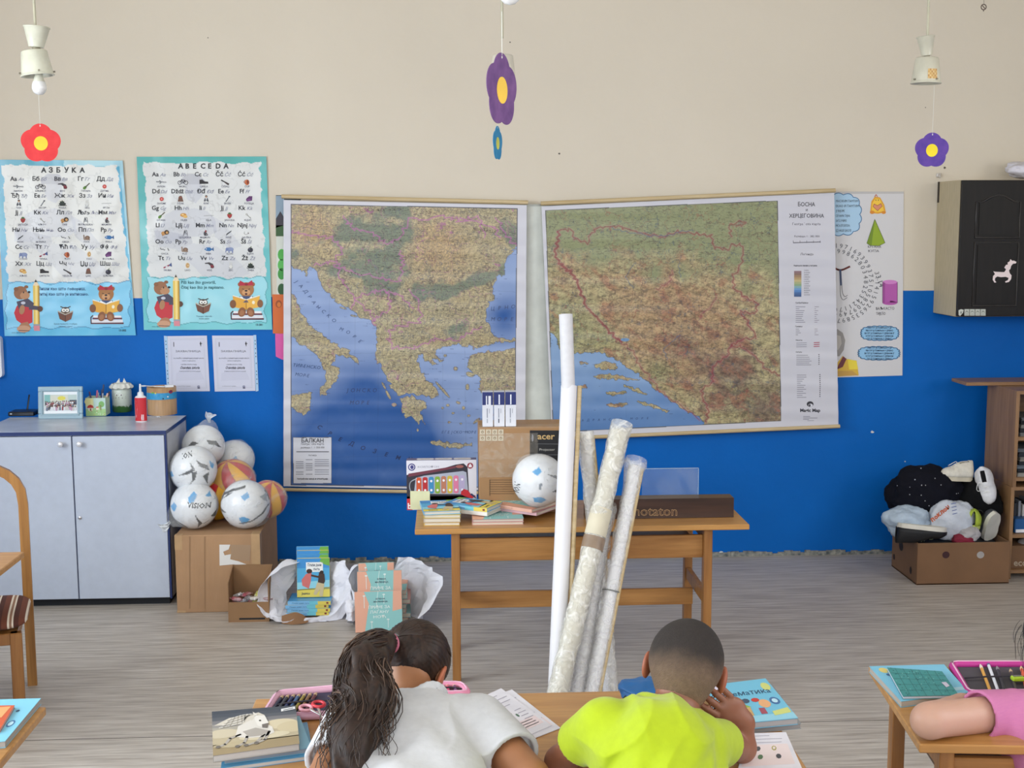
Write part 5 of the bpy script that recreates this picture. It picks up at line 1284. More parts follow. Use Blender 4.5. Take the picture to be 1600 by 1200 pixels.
# ---- open bookcase, right edge
YB = at(1579, 905, z=0).y + .0
x0 = at(1582, 760, y=YB).x; x1 = x0 + .78
zt_ = at(1582, 611, y=YB).z; zm = at(1582, 761, y=YB).z
M_BEECH = wood_mat('walnut_laminate', '#a88058', '#8f6a46', .45, 'z', coat=.1)
M_BEECHX = wood_mat('walnut_laminate_board', '#a88058', '#8f6a46', .45, 'x', coat=.1)
YBK = at(1543, 605, x=x0).y
base = Vector(((x0 + x1) / 2, (YB + YBK) / 2, 0))
def bookcase(z0, z1, shelves, label, dx=0.0):
 b = Vector((base.x, base.y, z0)); R = thing('bookcase', label, 'shelf', b, group='stacked bookcases')
 for x in (x0 + dx, x1 - .018):
  mb = MBo(b); mb.box((x, YB, z0), (x + .018, YBK, z1)); mb.build('side_panel', M_BEECH, R)
 for z in [z0 + .03, z1 - .018] + shelves:
  mb = MBo(b); mb.box((x0 + .018 + dx, YB + .002, z), (x1 - .018, YBK - .008, z + .018)); mb.build('shelf', M_BEECHX, R)
 mb = MBo(b); mb.box((x0 + .018 + dx, YBK - .008, z0), (x1 - .018, YBK - .001, z1)); mb.build('back_panel', M_BEECHX, R)
sh_l = [at(1590, 838, y=YB).z - .009]; sh_u = [at(1590, 686, y=YB).z - .009]
bookcase(0, zm - .001, sh_l, 'lower wooden bookcase unit beside the box of shoes', dx=-.006)
bookcase(zm, zt_, sh_u, 'upper wooden bookcase unit filled with papers')
pl = at(1510, 603, z=zt_ + .001)
mb = MB(); ww = x1 + .05 - pl.x; mb.box((0, 0, 0), (ww, .2, .018), .002)
o = tag(mb.build('loose_board', M_BEECHX, None, (pl.x, pl.y, zt_ + .001)), 'loose wooden board lying on top of the bookcase, sticking out left', 'board')
SHELF_Z = dict(a=0.048, b=sh_l[0] + .018, c=zm + .048, d=sh_u[0] + .018, t=zt_ + .019); SHX = x0 + .02
# ============================================================ balls
M_BALL = paint_mat('ball_leather', .32, .3)
M_BAG = film_mat('clear_bag', '#eef2f4', .86, .12, (15, .9))
def ball(cx_px, cy_px, Y, r, kind, label, face=(0, 0), roll=0.0, ear=None, bag=True, text=None, seed=1, name='football', z=None):
 """ball whose painted side turns to the room; face = yaw, pitch of that side"""
 c = at(cx_px, cy_px, y=Y)
 if z is not None: c.z = z
 root = thing(name, label, 'ball', c, group='balls in clear bags')
 n1, n2 = 150, 90
 th = np.linspace(0, 2 * PI, n1 + 1)[:-1]; ph = np.linspace(0, PI, n2)
 TH_, PH = np.meshgrid(th, ph)
 X = np.sin(PH) * np.cos(TH_); Yv = np.sin(PH) * np.sin(TH_); Z = np.cos(PH)
 u = np.where(Yv < 0, X, -X); v = Z
 cr, sr = math.cos(roll), math.sin(roll); U = u * cr + v * sr; V = -u * sr + v * cr
 if kind == 'volley':
  # swirling panels red / yellow
  w = np.arctan2(X * cr + Z * sr, -Yv) * 5 / PI + .55 * (-X * sr + Z * cr); k = np.floor(w).astype(int)
  col = np.where((k % 2 == 0)[..., None], hx('#c9262e'), hx('#f2b51d'))
  seam = np.abs(w - np.round(w)) < .03; col[seam] *= .6
  Ls = (np.abs(U - .25) < .1) & (np.abs(V + .1) < .12);
 else:
  col = np.broadcast_to(hx('#e9ebee'), u.shape + (3,)).copy()
  col = col * (1 - .05 * vnoise(U + 2, V + 2, 6, seed)[..., None])
  def P(pts, c): col[in_poly(U, V, pts)] = hx(c)
  def arc(pts, w, c): col[line_dist(U, V, pts) < w] = hx(c)
  K, Bl = '#1c2027', '#3b9fd8'
  if kind == 'star':
   P([(-.05, .1), (.25, .22), (.2, .36), (.05, .55), (.12, .3), (-.15, .2), (-.5, .05), (-.75, .02)], K); P([(.1, .15), (.05, -.2), (-.12, -.42), (.2, -.15), (.32, .18)], K)
   P([(.5, .45), (.72, .3), (.78, .05), (.62, .2), (.45, .3), (.3, .62)], K); P([(.5, -.1), (.75, .0), (.68, -.3), (.6, -.55), (.55, -.25)], K)
   P([(-.98, .05), (-.8, .2), (-.72, .0), (-.9, -.1)], Bl); P([(-.7, -.6), (-.5, -.7), (-.35, -.78), (-.5, -.85), (-.75, -.7)], Bl)
   P([(.8, .45), (.95, .2), (.9, .05), (.82, .2)], Bl)
  elif kind == 'word':
   P([(-.12, .62), (.1, .82), (.25, .7), (.12, .45), (-.08, .4)], Bl); P([(-.95, .1), (-.75, .35), (-.6, .25), (-.75, -.05)], Bl); P([(.55, .6), (.8, .5), (.7, .7)], Bl)
   P([(.15, -.05), (.25, -.5), (.15, -.85), (.35, -.62), (.75, -.45), (.45, -.62), (.35, -.45)], K); P([(-.9, -.35), (-.4, -.62), (.05, -.95), (-.2, -.75), (-.3, -.9), (-.45, -.72)], K); P([(.75, -.3), (.98, -.1), (.9, -.45)], K)
  elif kind == 'blue':
   P([(.0, .6), (.25, .75), (.35, .55), (.15, .45)], Bl); P([(-.1, -.25), (.1, -.2), (.35, -.35), (.15, -.55), (.0, -.6)], Bl)
   arc([(-.98, .2), (-.8, .55), (-.4, .78), (.1, .9)], .035, K); P([(-.98, .25), (-.6, .62), (-.3, .75), (-.75, .45)], K); P([(-.98, .0), (-.6, -.1), (-.98, -.18)], K)
   arc([(-.1, -.55), (.4, -.45), (.8, -.2), (.98, .05)], .03, K); P([(-.95, -.3), (-.6, -.7), (-.3, -.9), (-.7, -.8)], K); P([(.7, .5), (.95, .2), (.9, .5)], '#9aa4ae')
  elif kind == 'back':
   P([(-.7, .1), (-.3, .55), (.0, .5), (-.2, .35), (-.1, .05), (-.3, .3), (-.55, .25)], K); P([(.35, .6), (.75, .45), (.95, .05), (.7, .3), (.45, .4)], K); P([(-.9, -.4), (-.6, -.5), (-.7, -.7)], K)
  elif kind == 'pale':
   P([(-.2, .2), (.2, .55), (.35, .3), (.1, .0)], '#5d97c4')
  elif kind == 'table':
   P([(-.35, .62), (-.05, .75), (.02, .6), (-.15, .48)], Bl); P([(-.4, -.35), (-.1, -.32), (.1, -.5), (-.1, -.62), (-.35, -.55)], Bl)
   P([(.2, .5), (.6, .35), (.85, .1), (.55, .25)], K); P([(.35, -.2), (.75, -.05), (.9, -.0), (.72, -.25), (.55, -.75), (.62, -.3)], K); P([(-.8, -.5), (-.55, -.75), (-.65, -.85), (-.9, -.6)], K)
   P([(-.13, .2), (-.03, .22), (-.08, -.02), (-.16, .0)], '#7c858f')
 base_P = np.stack([X, Yv, Z], -1) * r
 o = grid_object('panels', base_P, col, M_BALL, root, wrap=True)
 if text:
  s_, u0, v0, size, rt = text
  def pos(a, b, h):
   b = -b; q = a * a + b * b; q = min(q, .96); k = (r + .0005 + h)
   return (a * k, -math.sqrt(1 - q) * k, b * k)
  A = Art(pos, .0003); A.text(s_, u0, -v0, size, '#20242c', 1, center=True, bold=.03, rot=rt, res=1); A.build('lettering', M_PRINT, root)
 if bag:
  rs = random.Random(seed); Xn = X * r;
  N3 = np.vectorize(lambda a, b, c: mnoise.noise(Vector((a * 3 + seed, b * 3, c * 3))))(X, Yv, Z)
  N4 = np.vectorize(lambda a, b, c: abs(mnoise.noise(Vector((a * 8 + seed, b * 8, c * 8)))))(X, Yv, Z)
  k = 1.012 + .03 * np.clip(N3, -.3, 1) + .03 * N4
  if ear is not None:
   e = Vector((math.cos(ear[0]), -.15, math.sin(ear[0]))).normalized()
   dt = X * e.x + Yv * e.y + Z * e.z
   k = k + np.clip((dt - .8) / .2, 0, 1) ** 2.2 * ear[1] * (1 + .25 * N4)
  g = grid_object('plastic_bag', base_P * k[..., None], None, M_BAG, root, wrap=True)
  if ear is not None and ear[1] > .2:
   t0 = e * (r * (1 + ear[1] * .8)); sd = e.cross(Vector((0, 1, 0))).normalized()
   mb = MB(); rows = []
   for i in range(7):
    f = i / 6; w = .006 + .022 * f ** 1.3; p = t0 + e * (.055 * f) + sd * (.01 * math.sin(3 * f))
    rows.append([p + sd * (w * (j / 6 - .5) * 2) + Vector((0, .006 * math.sin(j * 2.3 + i), 0)) for j in range(7)])
   V_ = [p for rw in rows for p in rw]; F_ = [(i * 7 + j, i * 7 + j + 1, i * 7 + j + 8, i * 7 + j + 7) for i in range(6) for j in range(6)]
   mb.add(V_, F_, True); mb.build('bag_knot', film_mat('gathered_film', '#eef2f4', .45, .2, (50, .9)), g)
 root.rotation_euler = Euler((face[1], 0, face[0]))
 return root
# ---- carton that carries the balls
M_CARD = mat('corrugated_card', '#a98563', .85, noise=(5, .10, (1, 1, 1), None), bump=(60, .15, (1, 1, .1)))
M_CARDD = mat('corrugated_card_brown', '#8f6d4c', .85, noise=(5, .12, (1, 1, 1), None))
M_TAPE = mat('packing_tape', '#b08f68', .5, noise=(20, .08, (1, 1, 1), None))
def carton(name, label, a, b, Y1, h, mcol, open_=False, base_z=0.0, th=.004, group=None):
 """a, b: front bottom corners; Y1: back depth"""
 base = Vector(((a.x + b.x) / 2, (a.y + Y1) / 2, base_z))
 R = thing(name, label, 'box', base, group=group)
 mb = MBo(base); mb.box((a.x, a.y, base_z), (b.x, Y1, base_z + h), .003); mb.build('body', mcol, R)
 return R, base
f = at(320, 957, z=0); a = at(277, 957, y=f.y); b = at(409, 957, y=f.y)
Yk = at(433, 834, x=b.x).y; hC = at(320, 836, y=f.y).z
Yk = min(Yk, WALL_Y - .03)
RC, bC = carton('cardboard_box', 'brown carton under the pile of balls beside the grey cabinet', a, b, Yk, hC, M_CARD)
CARTON = (a.x, b.x, f.y, Yk, hC)
mb = MBo(bC); mb.box((a.x - .0006, f.y - .0006, hC - .07), (a.x + .035, f.y + .03, hC + .0006)); mb.box((b.x - .04, f.y - .0006, hC - .16), (b.x + .0006, f.y + .06, hC + .0006)); mb.box((a.x - .0006, f.y - .0008, .001), (a.x + .04, f.y + .02, .012)); mb.build('tape', M_TAPE, RC)
zt_lab = Zoom(240, 630, 3.24, f.y - .001); rf = zt_lab.w(400, 820); zt_lab.o = rf; A = Art(zt_lab, .0006)
A.poly([(333, 716), (388, 716), (380, 740), (352, 752), (360, 770), (392, 764), (388, 790), (430, 800), (468, 815), (470, 822), (400, 816), (334, 822)], '#dcdad6', 1); A.poly([(388, 716), (492, 718), (488, 800), (395, 790)], '#a08468', .5)
A.poly([(180, 675), (180, 1040), (186, 1040), (186, 675)], '#957352', .4); A.poly([(255, 675), (258, 1040), (262, 1040), (262, 675)], '#957352', .4)
A.build('torn_label', M_PRINT, RC, loc=rf - bC)
zc = hC
y1 = CARTON[2] + .125
ball(304, 800, y1, .112, 'word', 'white and blue bagged football at the lower left of the pile, its lettering tilted', (.05, .12), 0, (3.7, .28), True, ('VISION', .3, .18, .30, .15), 3, z=zc + .117)
ball(384, 798, y1, .1165, 'blue', 'white bagged football with two blue patches, lower right on the carton', (-.05, .12), 0, (-.7, .12), True, None, 4, z=zc + .119)
ball(302, 733, y1 + .07, .113, 'star', 'white bagged football with a black star pattern, touching the grey cabinet', (.05, .12), .1, (.8, .1), True, ('ION', -.12, .72, .24, -.25), 5)
ball(364, 752, y1 + .23, .111, 'volley', 'red and yellow bagged volleyball in the middle of the pile', (-.1, .3), .15, (.4, .1), True, None, 6, 'volleyball')
ball(340, 806, y1 + .19, .1, 'volley', 'red and yellow volleyball mostly hidden behind the two lowest footballs', (.7, .3), -.2, None, False, None, 7, 'volleyball', z=zc + .101)
ball(418, 780, y1 + .18, .094, 'volley', 'yellow and red bagged volleyball at the right end of the pile', (-.25, .1), -.35, (.35, .16), True, None, 8, 'volleyball')
ball(318, 697, y1 + .29, .106, 'back', 'bagged football at the top of the pile, its bag tied in a knot', (-.05, .2), 0, (1.25, .42), True, None, 9)
ball(367, 718, y1 + .43, .1, 'pale', 'pale bagged football behind the volleyball in the middle', (0, .2), 0, (1.2, .12), True, None, 10)
# ---- small open carton with sweets
f = at(388, 972, z=0); a = at(357, 972, y=f.y); b = at(421, 972, y=f.y); yb_ = f.y + .155; hb = at(388, 882, y=yb_).z; hf = at(388, 941, y=f.y).z
base = Vector(((a.x + b.x) / 2, (f.y + yb_) / 2, 0))
R = thing('cardboard_box', 'small open brown carton filled with wrapped sweets', 'box', base)
mb = MBo(base); t = .004
mb.box((a.x, f.y, 0), (b.x, f.y + t, hf)); mb.box((a.x, yb_ - t, 0), (b.x, yb_, hb)); mb.box((a.x, f.y + t, 0), (b.x, yb_ - t, t))
for x in (a.x, b.x - t):
 mb.prism([(f.y + t, 0), (yb_ - t, 0), (yb_ - t, hb), (f.y + t, hf + .09)], x, x + t, 'x')
mb.build('body', M_CARDD, R)
mb = MBo(base); mb.box((a.x + .05, f.y - .001, .012), (b.x - .02, f.y, .02)); mb.build('hand_slot', M_DARK, R)
rs = random.Random(5)
SW = ['#a81f38', '#d9d6da', '#3b3a4a', '#b3274a', '#e3dccf', '#c8c93e', '#7d1a2d', '#cf4060']
k = 0
for lv in range(3):
 for i in range(4):
  for j in range(2):
   r = thing('wrapped_sweet', '%s wrapped sweet in the %s layer of the small open carton' % (('crimson', 'pale grey', 'slate', 'raspberry', 'cream', 'lime', 'dark red', 'pink')[k % 8], ('bottom', 'middle', 'top')[lv]), 'sweet', (a.x + .03 + i * .045 + rs.uniform(-.006, .006), f.y + .04 + j * .06 + rs.uniform(-.008, .008), hf - .055 + lv * .028 + rs.uniform(0, .008)), rs.uniform(0, 3), group='sweets in the small carton', rot=(rs.uniform(-.4, .4), rs.uniform(-.4, .4), rs.uniform(0, 3)))
   c = SW[k % 8]; k += 1
   mb = MB(); mb.box((-.022, -.012, -.008), (.022, .012, .008), .004); mb.build('wrapper', mat('wrapper_' + c[1:], c, .25, coat=.6, noise=(40, .6, (1, 1, 1), '#e8e6ea')), r)
   mb = MB()
   for s in (-1, 1): mb.prism([(s * .02, -.004), (s * .034, -.011), (s * .031, 0), (s * .034, .011), (s * .02, .004)], -.001, .001, 'z')
   mb.build('twisted_ends', mat('wrapper_' + c[1:], c), r)
# ============================================================ things on the grey cabinet
zt = CAB_TOP
def on_cab(px, py): return at(px, py, z=zt)
p = on_cab(33, 651); s = p.y / 2000.0
R = thing('router', 'flat black router with one upright antenna on the grey cabinet', 'router', (p.x, p.y + .05, zt))
mb = MB(); mb.box((-.066, -.05, .002), (.066, .055, .024), .004); mb.build('case', mat('black_plastic', '#15171b', .35), R)
mb = MB(); mb.tube([(.0, .045, .02), (.002, .05, .03), (.014, .05, .10)], [.006, .005, .0045], 10, flat=.6); mb.build('antenna', mat('black_plastic', '#15171b'), R)
mb = MB(); mb.box((-.055, -.0508, .012), (-.045, -.0499, .017)); o = mb.build('indicator_label', mat('silver_print', '#c9ccd0', .4), R)
mb = MB(); mb.tube([(.06, .0, .01), (.12, .02, .006), (.17, -.01, .006)], .004, 8); mb.build('cable', mat('black_plastic', '#15171b'), R)
# photo frame
p0, p1 = on_cab(59, 655), on_cab(129, 654)
YF_ = p0.y
tlp = at(60, 604, y=YF_ + .02); fw = p1.x - p0.x; fh = tlp.z - zt
R = thing('picture_frame', 'pale grey-blue picture frame with a class group photo on the cabinet', 'frame', ((p0.x + p1.x) / 2, YF_ + .005, zt), rot=(-math.atan2(.02, fh), 0, 0))
M_FR = mat('grey_blue_frame', '#93aebb', .4, noise=(8, .05, (1, 1, 1), None))
mb = MB(); w = .026
for (x0_, x1_, z0_, z1_) in ((-fw / 2, fw / 2, 0, w), (-fw / 2, fw / 2, fh - w, fh), (-fw / 2, -fw / 2 + w, w, fh - w), (fw / 2 - w, fw / 2, w, fh - w)):
 mb.box((x0_, 0, z0_), (x1_, .015, z1_), .003)
ww = .006
for (x0_, x1_, z0_, z1_) in ((-fw / 2 + w * .6, fw / 2 - w * .6, w * .6, w * .6 + ww), (-fw / 2 + w * .6, fw / 2 - w * .6, fh - w * .6 - ww, fh - w * .6), (-fw / 2 + w * .6, -fw / 2 + w * .6 + ww, w * .6, fh - w * .6), (fw / 2 - w * .6 - ww, fw / 2 - w * .6, w * .6, fh - w * .6)):
 mb.box((x0_, -.003, z0_), (x1_, .004, z1_), .001)
mb.build('moulding', M_FR, R)
mb = MB(); mb.box((-fw / 2 + .004, .008, .004), (fw / 2 - .004, .014, fh - .004)); mb.prism([(.014, fh * .7), (.014, 0.004), (.07, .004)], -.02, .02, 'x'); mb.build('backing', M_DARK, R)
A = Art(lambda u, v, h: ((u - .5) * (fw - 2 * w + .002), .0075 - h, w + (1 - v) * (fh - 2 * w)), .0004)
A.rect(0, 0, 1, 1, '#e9edf0', 0); A.rect(.03, .14, .97, .86, '#b9c9c4', 1); A.rect(.03, .14, .2, .5, '#7fb4b0', 2); A.rect(.2, .16, .72, .45, '#cfd0c2', 2); A.rect(.76, .38, .97, .6, '#4b5566', 2); A.rect(.03, .72, .97, .86, '#c2c6cc', 2)
A.ell(.53, .3, .12, .1, '#d9cf52', 3, 9); rs = random.Random(9)
for row, y0_ in enumerate((.46, .56, .66)):
 for i in range(16):
  x = .07 + i * .055 + rs.uniform(-.012, .012) + row * .02; y = y0_ + rs.uniform(-.03, .03)
  A.rect(x - .022, y + .03, x + .022, y + .19, rs.choice(['#d8dade', '#3a3d4a', '#b98ca8', '#e4e4e8', '#55617a', '#8a2f3c', '#c9c5c0']), 3 + row); A.ell(x, y + .01, .016, .032, '#b98a70', 4 + row, 8); A.ell(x, y - .008, .017, .022, '#2b2420', 5 + row, 8)
o = A.build('photo', M_PRINT, R); o['label'] = 'colour photo of a school class'
# pencil cube with felt pens
p0, p1 = on_cab(134, 650), on_cab(166, 649); w = p1.x - p0.x; hh = at(150, 622, y=p0.y).z - zt
R = thing('pencil_holder', 'square pencil holder painted with a meadow and a toadstool house', 'holder', ((p0.x + p1.x) / 2, p0.y + w / 2, zt), rotz=.04)
mb = MB(); t = .004
for lo, hi in (((-w / 2, -w / 2, 0), (w / 2, -w / 2 + t, hh)), ((-w / 2, w / 2 - t, 0), (w / 2, w / 2, hh)), ((-w / 2, -w / 2 + t, 0), (-w / 2 + t, w / 2 - t, hh)), ((w / 2 - t, -w / 2 + t, 0), (w / 2, w / 2 - t, hh)), ((-w / 2 + t, -w / 2 + t, 0), (w / 2 - t, w / 2 - t, t))): mb.box(lo, hi)
mb.build('body', mat('pale_green_card', '#c3d5bd', .6), R)
A = Art(lambda u, v, h: ((u - .5) * w, -w / 2 - .0003 - h, (1 - v) * hh), .0003)
A.rect(0, 0, 1, 1, '#bfd9d2', 0); A.rect(0, 0, .4, .45, '#dfe0a8', 1); A.ell(.15, .2, .2, .18, '#e8e3a0', 2); A.poly([(0, .62), (.5, .55), (1, .62), (1, 1), (0, 1)], '#a9cf8f', 1); A.ell(.8, .35, .14, .17, '#7fb46a', 2); A.ell(.7, .5, .09, .1, '#9ac37c', 2); A.rect(.74, .4, .78, .7, '#8a6b4b', 3)
A.poly([(.06, .55), (.12, .42), (.25, .36), (.36, .42), (.42, .55)], '#c0392f', 3); A.rect(.13, .55, .35, .7, '#ece2cf', 3); A.rect(.21, .58, .28, .7, '#8a5a3c', 4); A.poly([(.5, .55), (.58, .46), (.68, .55)], '#d07a5a', 3); A.rect(.52, .55, .66, .66, '#e6dcc8', 3)
rs = random.Random(2)
for i in range(16): A.ell(rs.uniform(.05, .95), rs.uniform(.68, .95), .02, .02, rs.choice(['#d85a5a', '#e8c84a', '#f2f2f2', '#5f9a4f']), 3, 6)
A.build('painted_front', M_PRINT, R)
for i, (dx, dy, L_, tx, ty, c, cap) in enumerate(((-.02, .0, .115, -.02, 0, '#5b3a78', '#3d2a62'), (-.012, -.01, .12, .01, .02, '#8f4a86', '#c06a90'), (.008, .0, .125, .015, .01, '#2c2f52', '#1f2a5a'), (.012, .008, .15, .02, 0, '#b9c4d8', '#24345c'), (.022, -.008, .105, .03, .01, '#b3405c', '#d8b0a0'), (-.004, .012, .105, 0, .02, '#1f2430', '#d0d4e0'), (.024, .012, .11, .03, .02, '#d9b9a0', '#3a2a3a'))):
 b0 = R.location + Vector((dx, dy, .005)); r = thing('felt_pen', ['dark violet pen leaning left in the painted holder', 'mauve pen with a pink cap in the painted holder', 'navy pen in the middle of the painted holder', 'tallest pale blue pen in the painted holder', 'pink pen leaning right in the painted holder', 'black pen at the back of the painted holder', 'beige pen at the back right of the painted holder'][i], 'pen', b0, group='pens in the painted holder')
 d = Vector((tx, ty, L_)); mb = MB(); mb.tube([(0, 0, 0), d * .7], .004, 10); mb.build('barrel', mat('pen_' + c[1:], c, .35), r); mb = MB(); mb.tube([d * .7, d * .97, d], [.0046, .0046, .003], 10); mb.build('cap', mat('pen_' + cap[1:], cap, .35), r)
# cat jar
p = on_cab(187.5, 645); r_ = 15 * p.y / 2000; top = at(187, 606, y=p.y).z - zt
R = thing('cat_jar', 'jar decorated as a white cat with frilled rim and felt ears', 'jar', (p.x, p.y + r_, zt))
def jar_m():
 m = bpy.data.materials.new('jar_paint'); m.use_nodes = True; nt = m.node_tree; N = nt.nodes; L = nt.links
 tc = N.new('ShaderNodeTexCoord'); sp = N.new('ShaderNodeSeparateXYZ'); L.new(tc.outputs['Object'], sp.inputs[0])
 nz = N.new('ShaderNodeTexNoise'); nz.inputs['Scale'].default_value = 90; L.new(tc.outputs['Object'], nz.inputs['Vector'])
 ad = N.new('ShaderNodeMath'); ad.operation = 'MULTIPLY_ADD'; L.new(nz.outputs['Fac'], ad.inputs[0]); ad.inputs[1].default_value = .03; L.new(sp.outputs['Z'], ad.inputs[2])
 r = N.new('ShaderNodeValToRGB'); r.color_ramp.interpolation = 'LINEAR'; e = r.color_ramp.elements
 e[0].position = .046; e[0].color = hexc('#3d6a35'); e[1].position = .052; e[1].color = hexc('#cdd6cb')
 L.new(ad.outputs[0], r.inputs['Fac']); L.new(r.outputs['Color'], N['Principled BSDF'].inputs['Base Color']); N['Principled BSDF'].inputs['Roughness'].default_value = .3; return m
mb = MB(); mb.lathe([(r_ * .9, 0), (r_, .006), (r_, top * .8), (r_ * .93, top), (r_ * .85, top)], 32); mb.build('body', jar_m(), R)
mb = MB(); V = []; F = []
for i in range(72):
 t = 2 * PI * i / 72; k = .0035 * math.cos(12 * t)
 V += [(math.cos(t) * (r_ * .96), math.sin(t) * (r_ * .96), top + .004), (math.cos(t) * (r_ * 1.2 + k), math.sin(t) * (r_ * 1.2 + k), top - .006 + k), (math.cos(t) * (r_ * 1.2 + k), math.sin(t) * (r_ * 1.2 + k), top - .002 + k), (math.cos(t) * r_ * .94, math.sin(t) * r_ * .94, top + .018)]
for i in range(72):
 j = (i + 1) % 72
 for q in range(3): F.append((i * 4 + q, j * 4 + q, j * 4 + q + 1, i * 4 + q + 1))
M_FELT = mat('white_felt', '#dfe0d8', .9)
mb.add(V, F, True); mb.lathe([(r_ * .95, top + .012), (r_ * .7, top + .02), (0, top + .022)], 24, cap=False); mb.build('frilled_rim', M_FELT, R)
for sx in (-1, 1):
 mb = MB(); mb.prism([(sx * .006, top + .016), (sx * .03, top + .016), (sx * .012 + .004, top + .045)], -.004, .0, 'y'); mb.build('ear', M_FELT, R)
A = Art(lambda u, v, h: ((r_ + .0006 + h) * math.sin(u), -(r_ + .0006 + h) * math.cos(u), v), .0004)
for s in (-1, 1):
 A.ell(s * .22 - .05, top * .72, .13, .0055, '#f4f4f0', 1, 12); A.ell(s * .22 - .03, top * .71, .07, .0035, '#1c1c20', 2, 10)
 for dv in (-.003, .001, .005): A.line([(s * .28 - .05, top * .58 + dv * .4), (s * .75 - .05, top * .6 + dv * 1.6)], .0008, '#3a3a3e', 1)
A.ell(-.05, top * .61, .05, .0022, '#4a3a3a', 2, 8); A.line([(-.15, top * .55), (-.05, top * .53), (.05, top * .55)], .0009, '#3a3a3e', 2)
A.build('cat_face', M_PRINT, R)
# glue bottle
p = on_cab(219, 660); r_ = 9 * p.y / 2000; h1 = at(219, 620, y=p.y).z - zt; h2 = at(219, 601, y=p.y).z - zt
R = thing('glue_bottle', 'red and white glue bottle with a white nozzle on the grey cabinet', 'bottle', (p.x, p.y + r_, zt))
mb = MB(); mb.T = Matrix.Diagonal((1, .7, 1, 1)); mb.lathe([(r_ * .93, 0), (r_, .003), (r_, h1 - .008), (r_ * .8, h1), (r_ * .4, h1 + .003)], 32); mb.build('body', mat('white_bottle', '#e6e2e4', .3), R)
mb = MB(); mb.lathe([(r_ * .55, h1 + .001), (r_ * .5, h1 + .018), (r_ * .22, h1 + .022), (r_ * .16, h2)], 20); mb.build('nozzle', mat('white_nozzle', '#e3e8ec', .3), R)
A = Art(lambda u, v, h: ((r_ + .0005 + h) * math.sin(u), -(r_ + .0005 + h) * math.cos(u) * .7 - .0002, (1 - v) * (h1 - .012) + .005), .0003)
def wrap_rect(A, u0, v0, u1, v1, c, l, n=10):
 for i in range(n):
  a_ = u0 + (u1 - u0) * i / n; b_ = u0 + (u1 - u0) * (i + 1) / n; A.poly([(a_, v0), (b_, v0), (b_, v1), (a_, v1)], c, l)
wrap_rect(A, -1.4, .0, 1.4, 1, '#c2202c', 1, 16); A.poly([(-1.3, .1), (-.75, .12), (-.5, .45), (-.75, .85), (-1.3, .9)], '#e4e2e6', 2)
A.text('O', .15, .93, .2, '#eceaf0', 2, bold=.03); A.rect(.2, .72, .32, .97, '#eceaf0', 2); A.rect(.45, .72, .57, .97, '#eceaf0', 2)
A.build('label_print', M_PRINT, R)
# round wooden tub
p0, p1 = on_cab(226, 650), on_cab(271, 650); r_ = (p1.x - p0.x) / 2; h_ = at(250, 604, y=p0.y + r_).z - zt
R = thing('wooden_tub', 'round pale wooden tub with a blue ribbon round its upper part', 'tub', ((p0.x + p1.x) / 2, p0.y + r_, zt))
mb = MB(); mb.lathe([(r_, 0), (r_, h_), (r_ - .004, h_), (r_ - .004, .004), (0, .004)], 48, cap=False); mb.lathe([(0, 0), (r_, 0)], 48, cap=False); mb.build('body', wood_mat('plywood', '#cfa97f', '#b98f63', .55, 'z'), R)
mb = MB(); mb.lathe([(r_ + .0015, h_ * .58), (r_ + .0015, h_ * .82)], 48, cap=False); mb.build('ribbon', mat('blue_ribbon', '#2a8fc4', .4, noise=(60, .4, (1, 1, 1), '#5fb6dd')), R)
A = Art(lambda u, v, h: ((r_ + .002 + h) * math.sin(u), -(r_ + .002 + h) * math.cos(u), v), .0006)
A.ell(.85, h_ * .85, .16, .009, '#a3242f', 1, 12); A.ell(.85, h_ * .85, .06, .004, '#2a3f8a', 2, 8); A.ell(-.4, h_ * .83, .1, .004, '#6fae3f', 1, 8); A.ell(-.2, h_ * .82, .05, .004, '#d8d84a', 1, 8); A.ell(.3, h_ * .62, .05, .004, '#1c2430', 1, 8); A.ell(.62, h_ * .68, .06, .004, '#e8eef2', 1, 8)
A.build('stuck_decorations', M_PRINT, R)
tb = R.location
r = thing('safety_scissors', 'white handled scissors lying across the wooden tub', 'scissors', (tb.x - .03, tb.y - .02, zt + h_))
mb = MB(); mb.tube([(-.05, -.01, .008), (.0, 0, .004), (.05, .01, .002)], .004, 8, flat=.5); mb.tube([(-.05, .012, .006), (0, 0, .003), (.05, -.006, .001)], .004, 8, flat=.5); mb.build('blades', mat('white_plastic', '#e6e8ec', .35), r)
mb = MB(); mb.tube([(-.055 + .014 * math.cos(t), -.012 + .008 * math.sin(t), .008) for t in [i * PI / 6 for i in range(13)]], .0028, 8, False); mb.build('handle', mat('white_plastic', '#e6e8ec', .35), r)
mb = MB(); mb.box((-.022, -.012, 0), (.022, .012, .012), .002); tag(mb.build('eraser', mat('white_plastic', '#e6e8ec', .35), None, (tb.x + .045, tb.y - .025, zt + h_ - .001), (0, 0, .3)), 'white block on the right rim of the wooden tub', 'eraser')
p = on_cab(244, 651)
mb = MB(); mb.tube([(-.02, 0, .002), (0, .004, .002), (.018, .0, .002)], .0022, 8); mb.tube([(.018, 0, .002), (.026, .004, .002), (.024, -.006, .002)], .0018, 8)
tag(mb.build('paper_clip', M_CHROME, None, (p.x, p.y - .015, zt)), 'small metal clip lying before the wooden tub', 'clip')
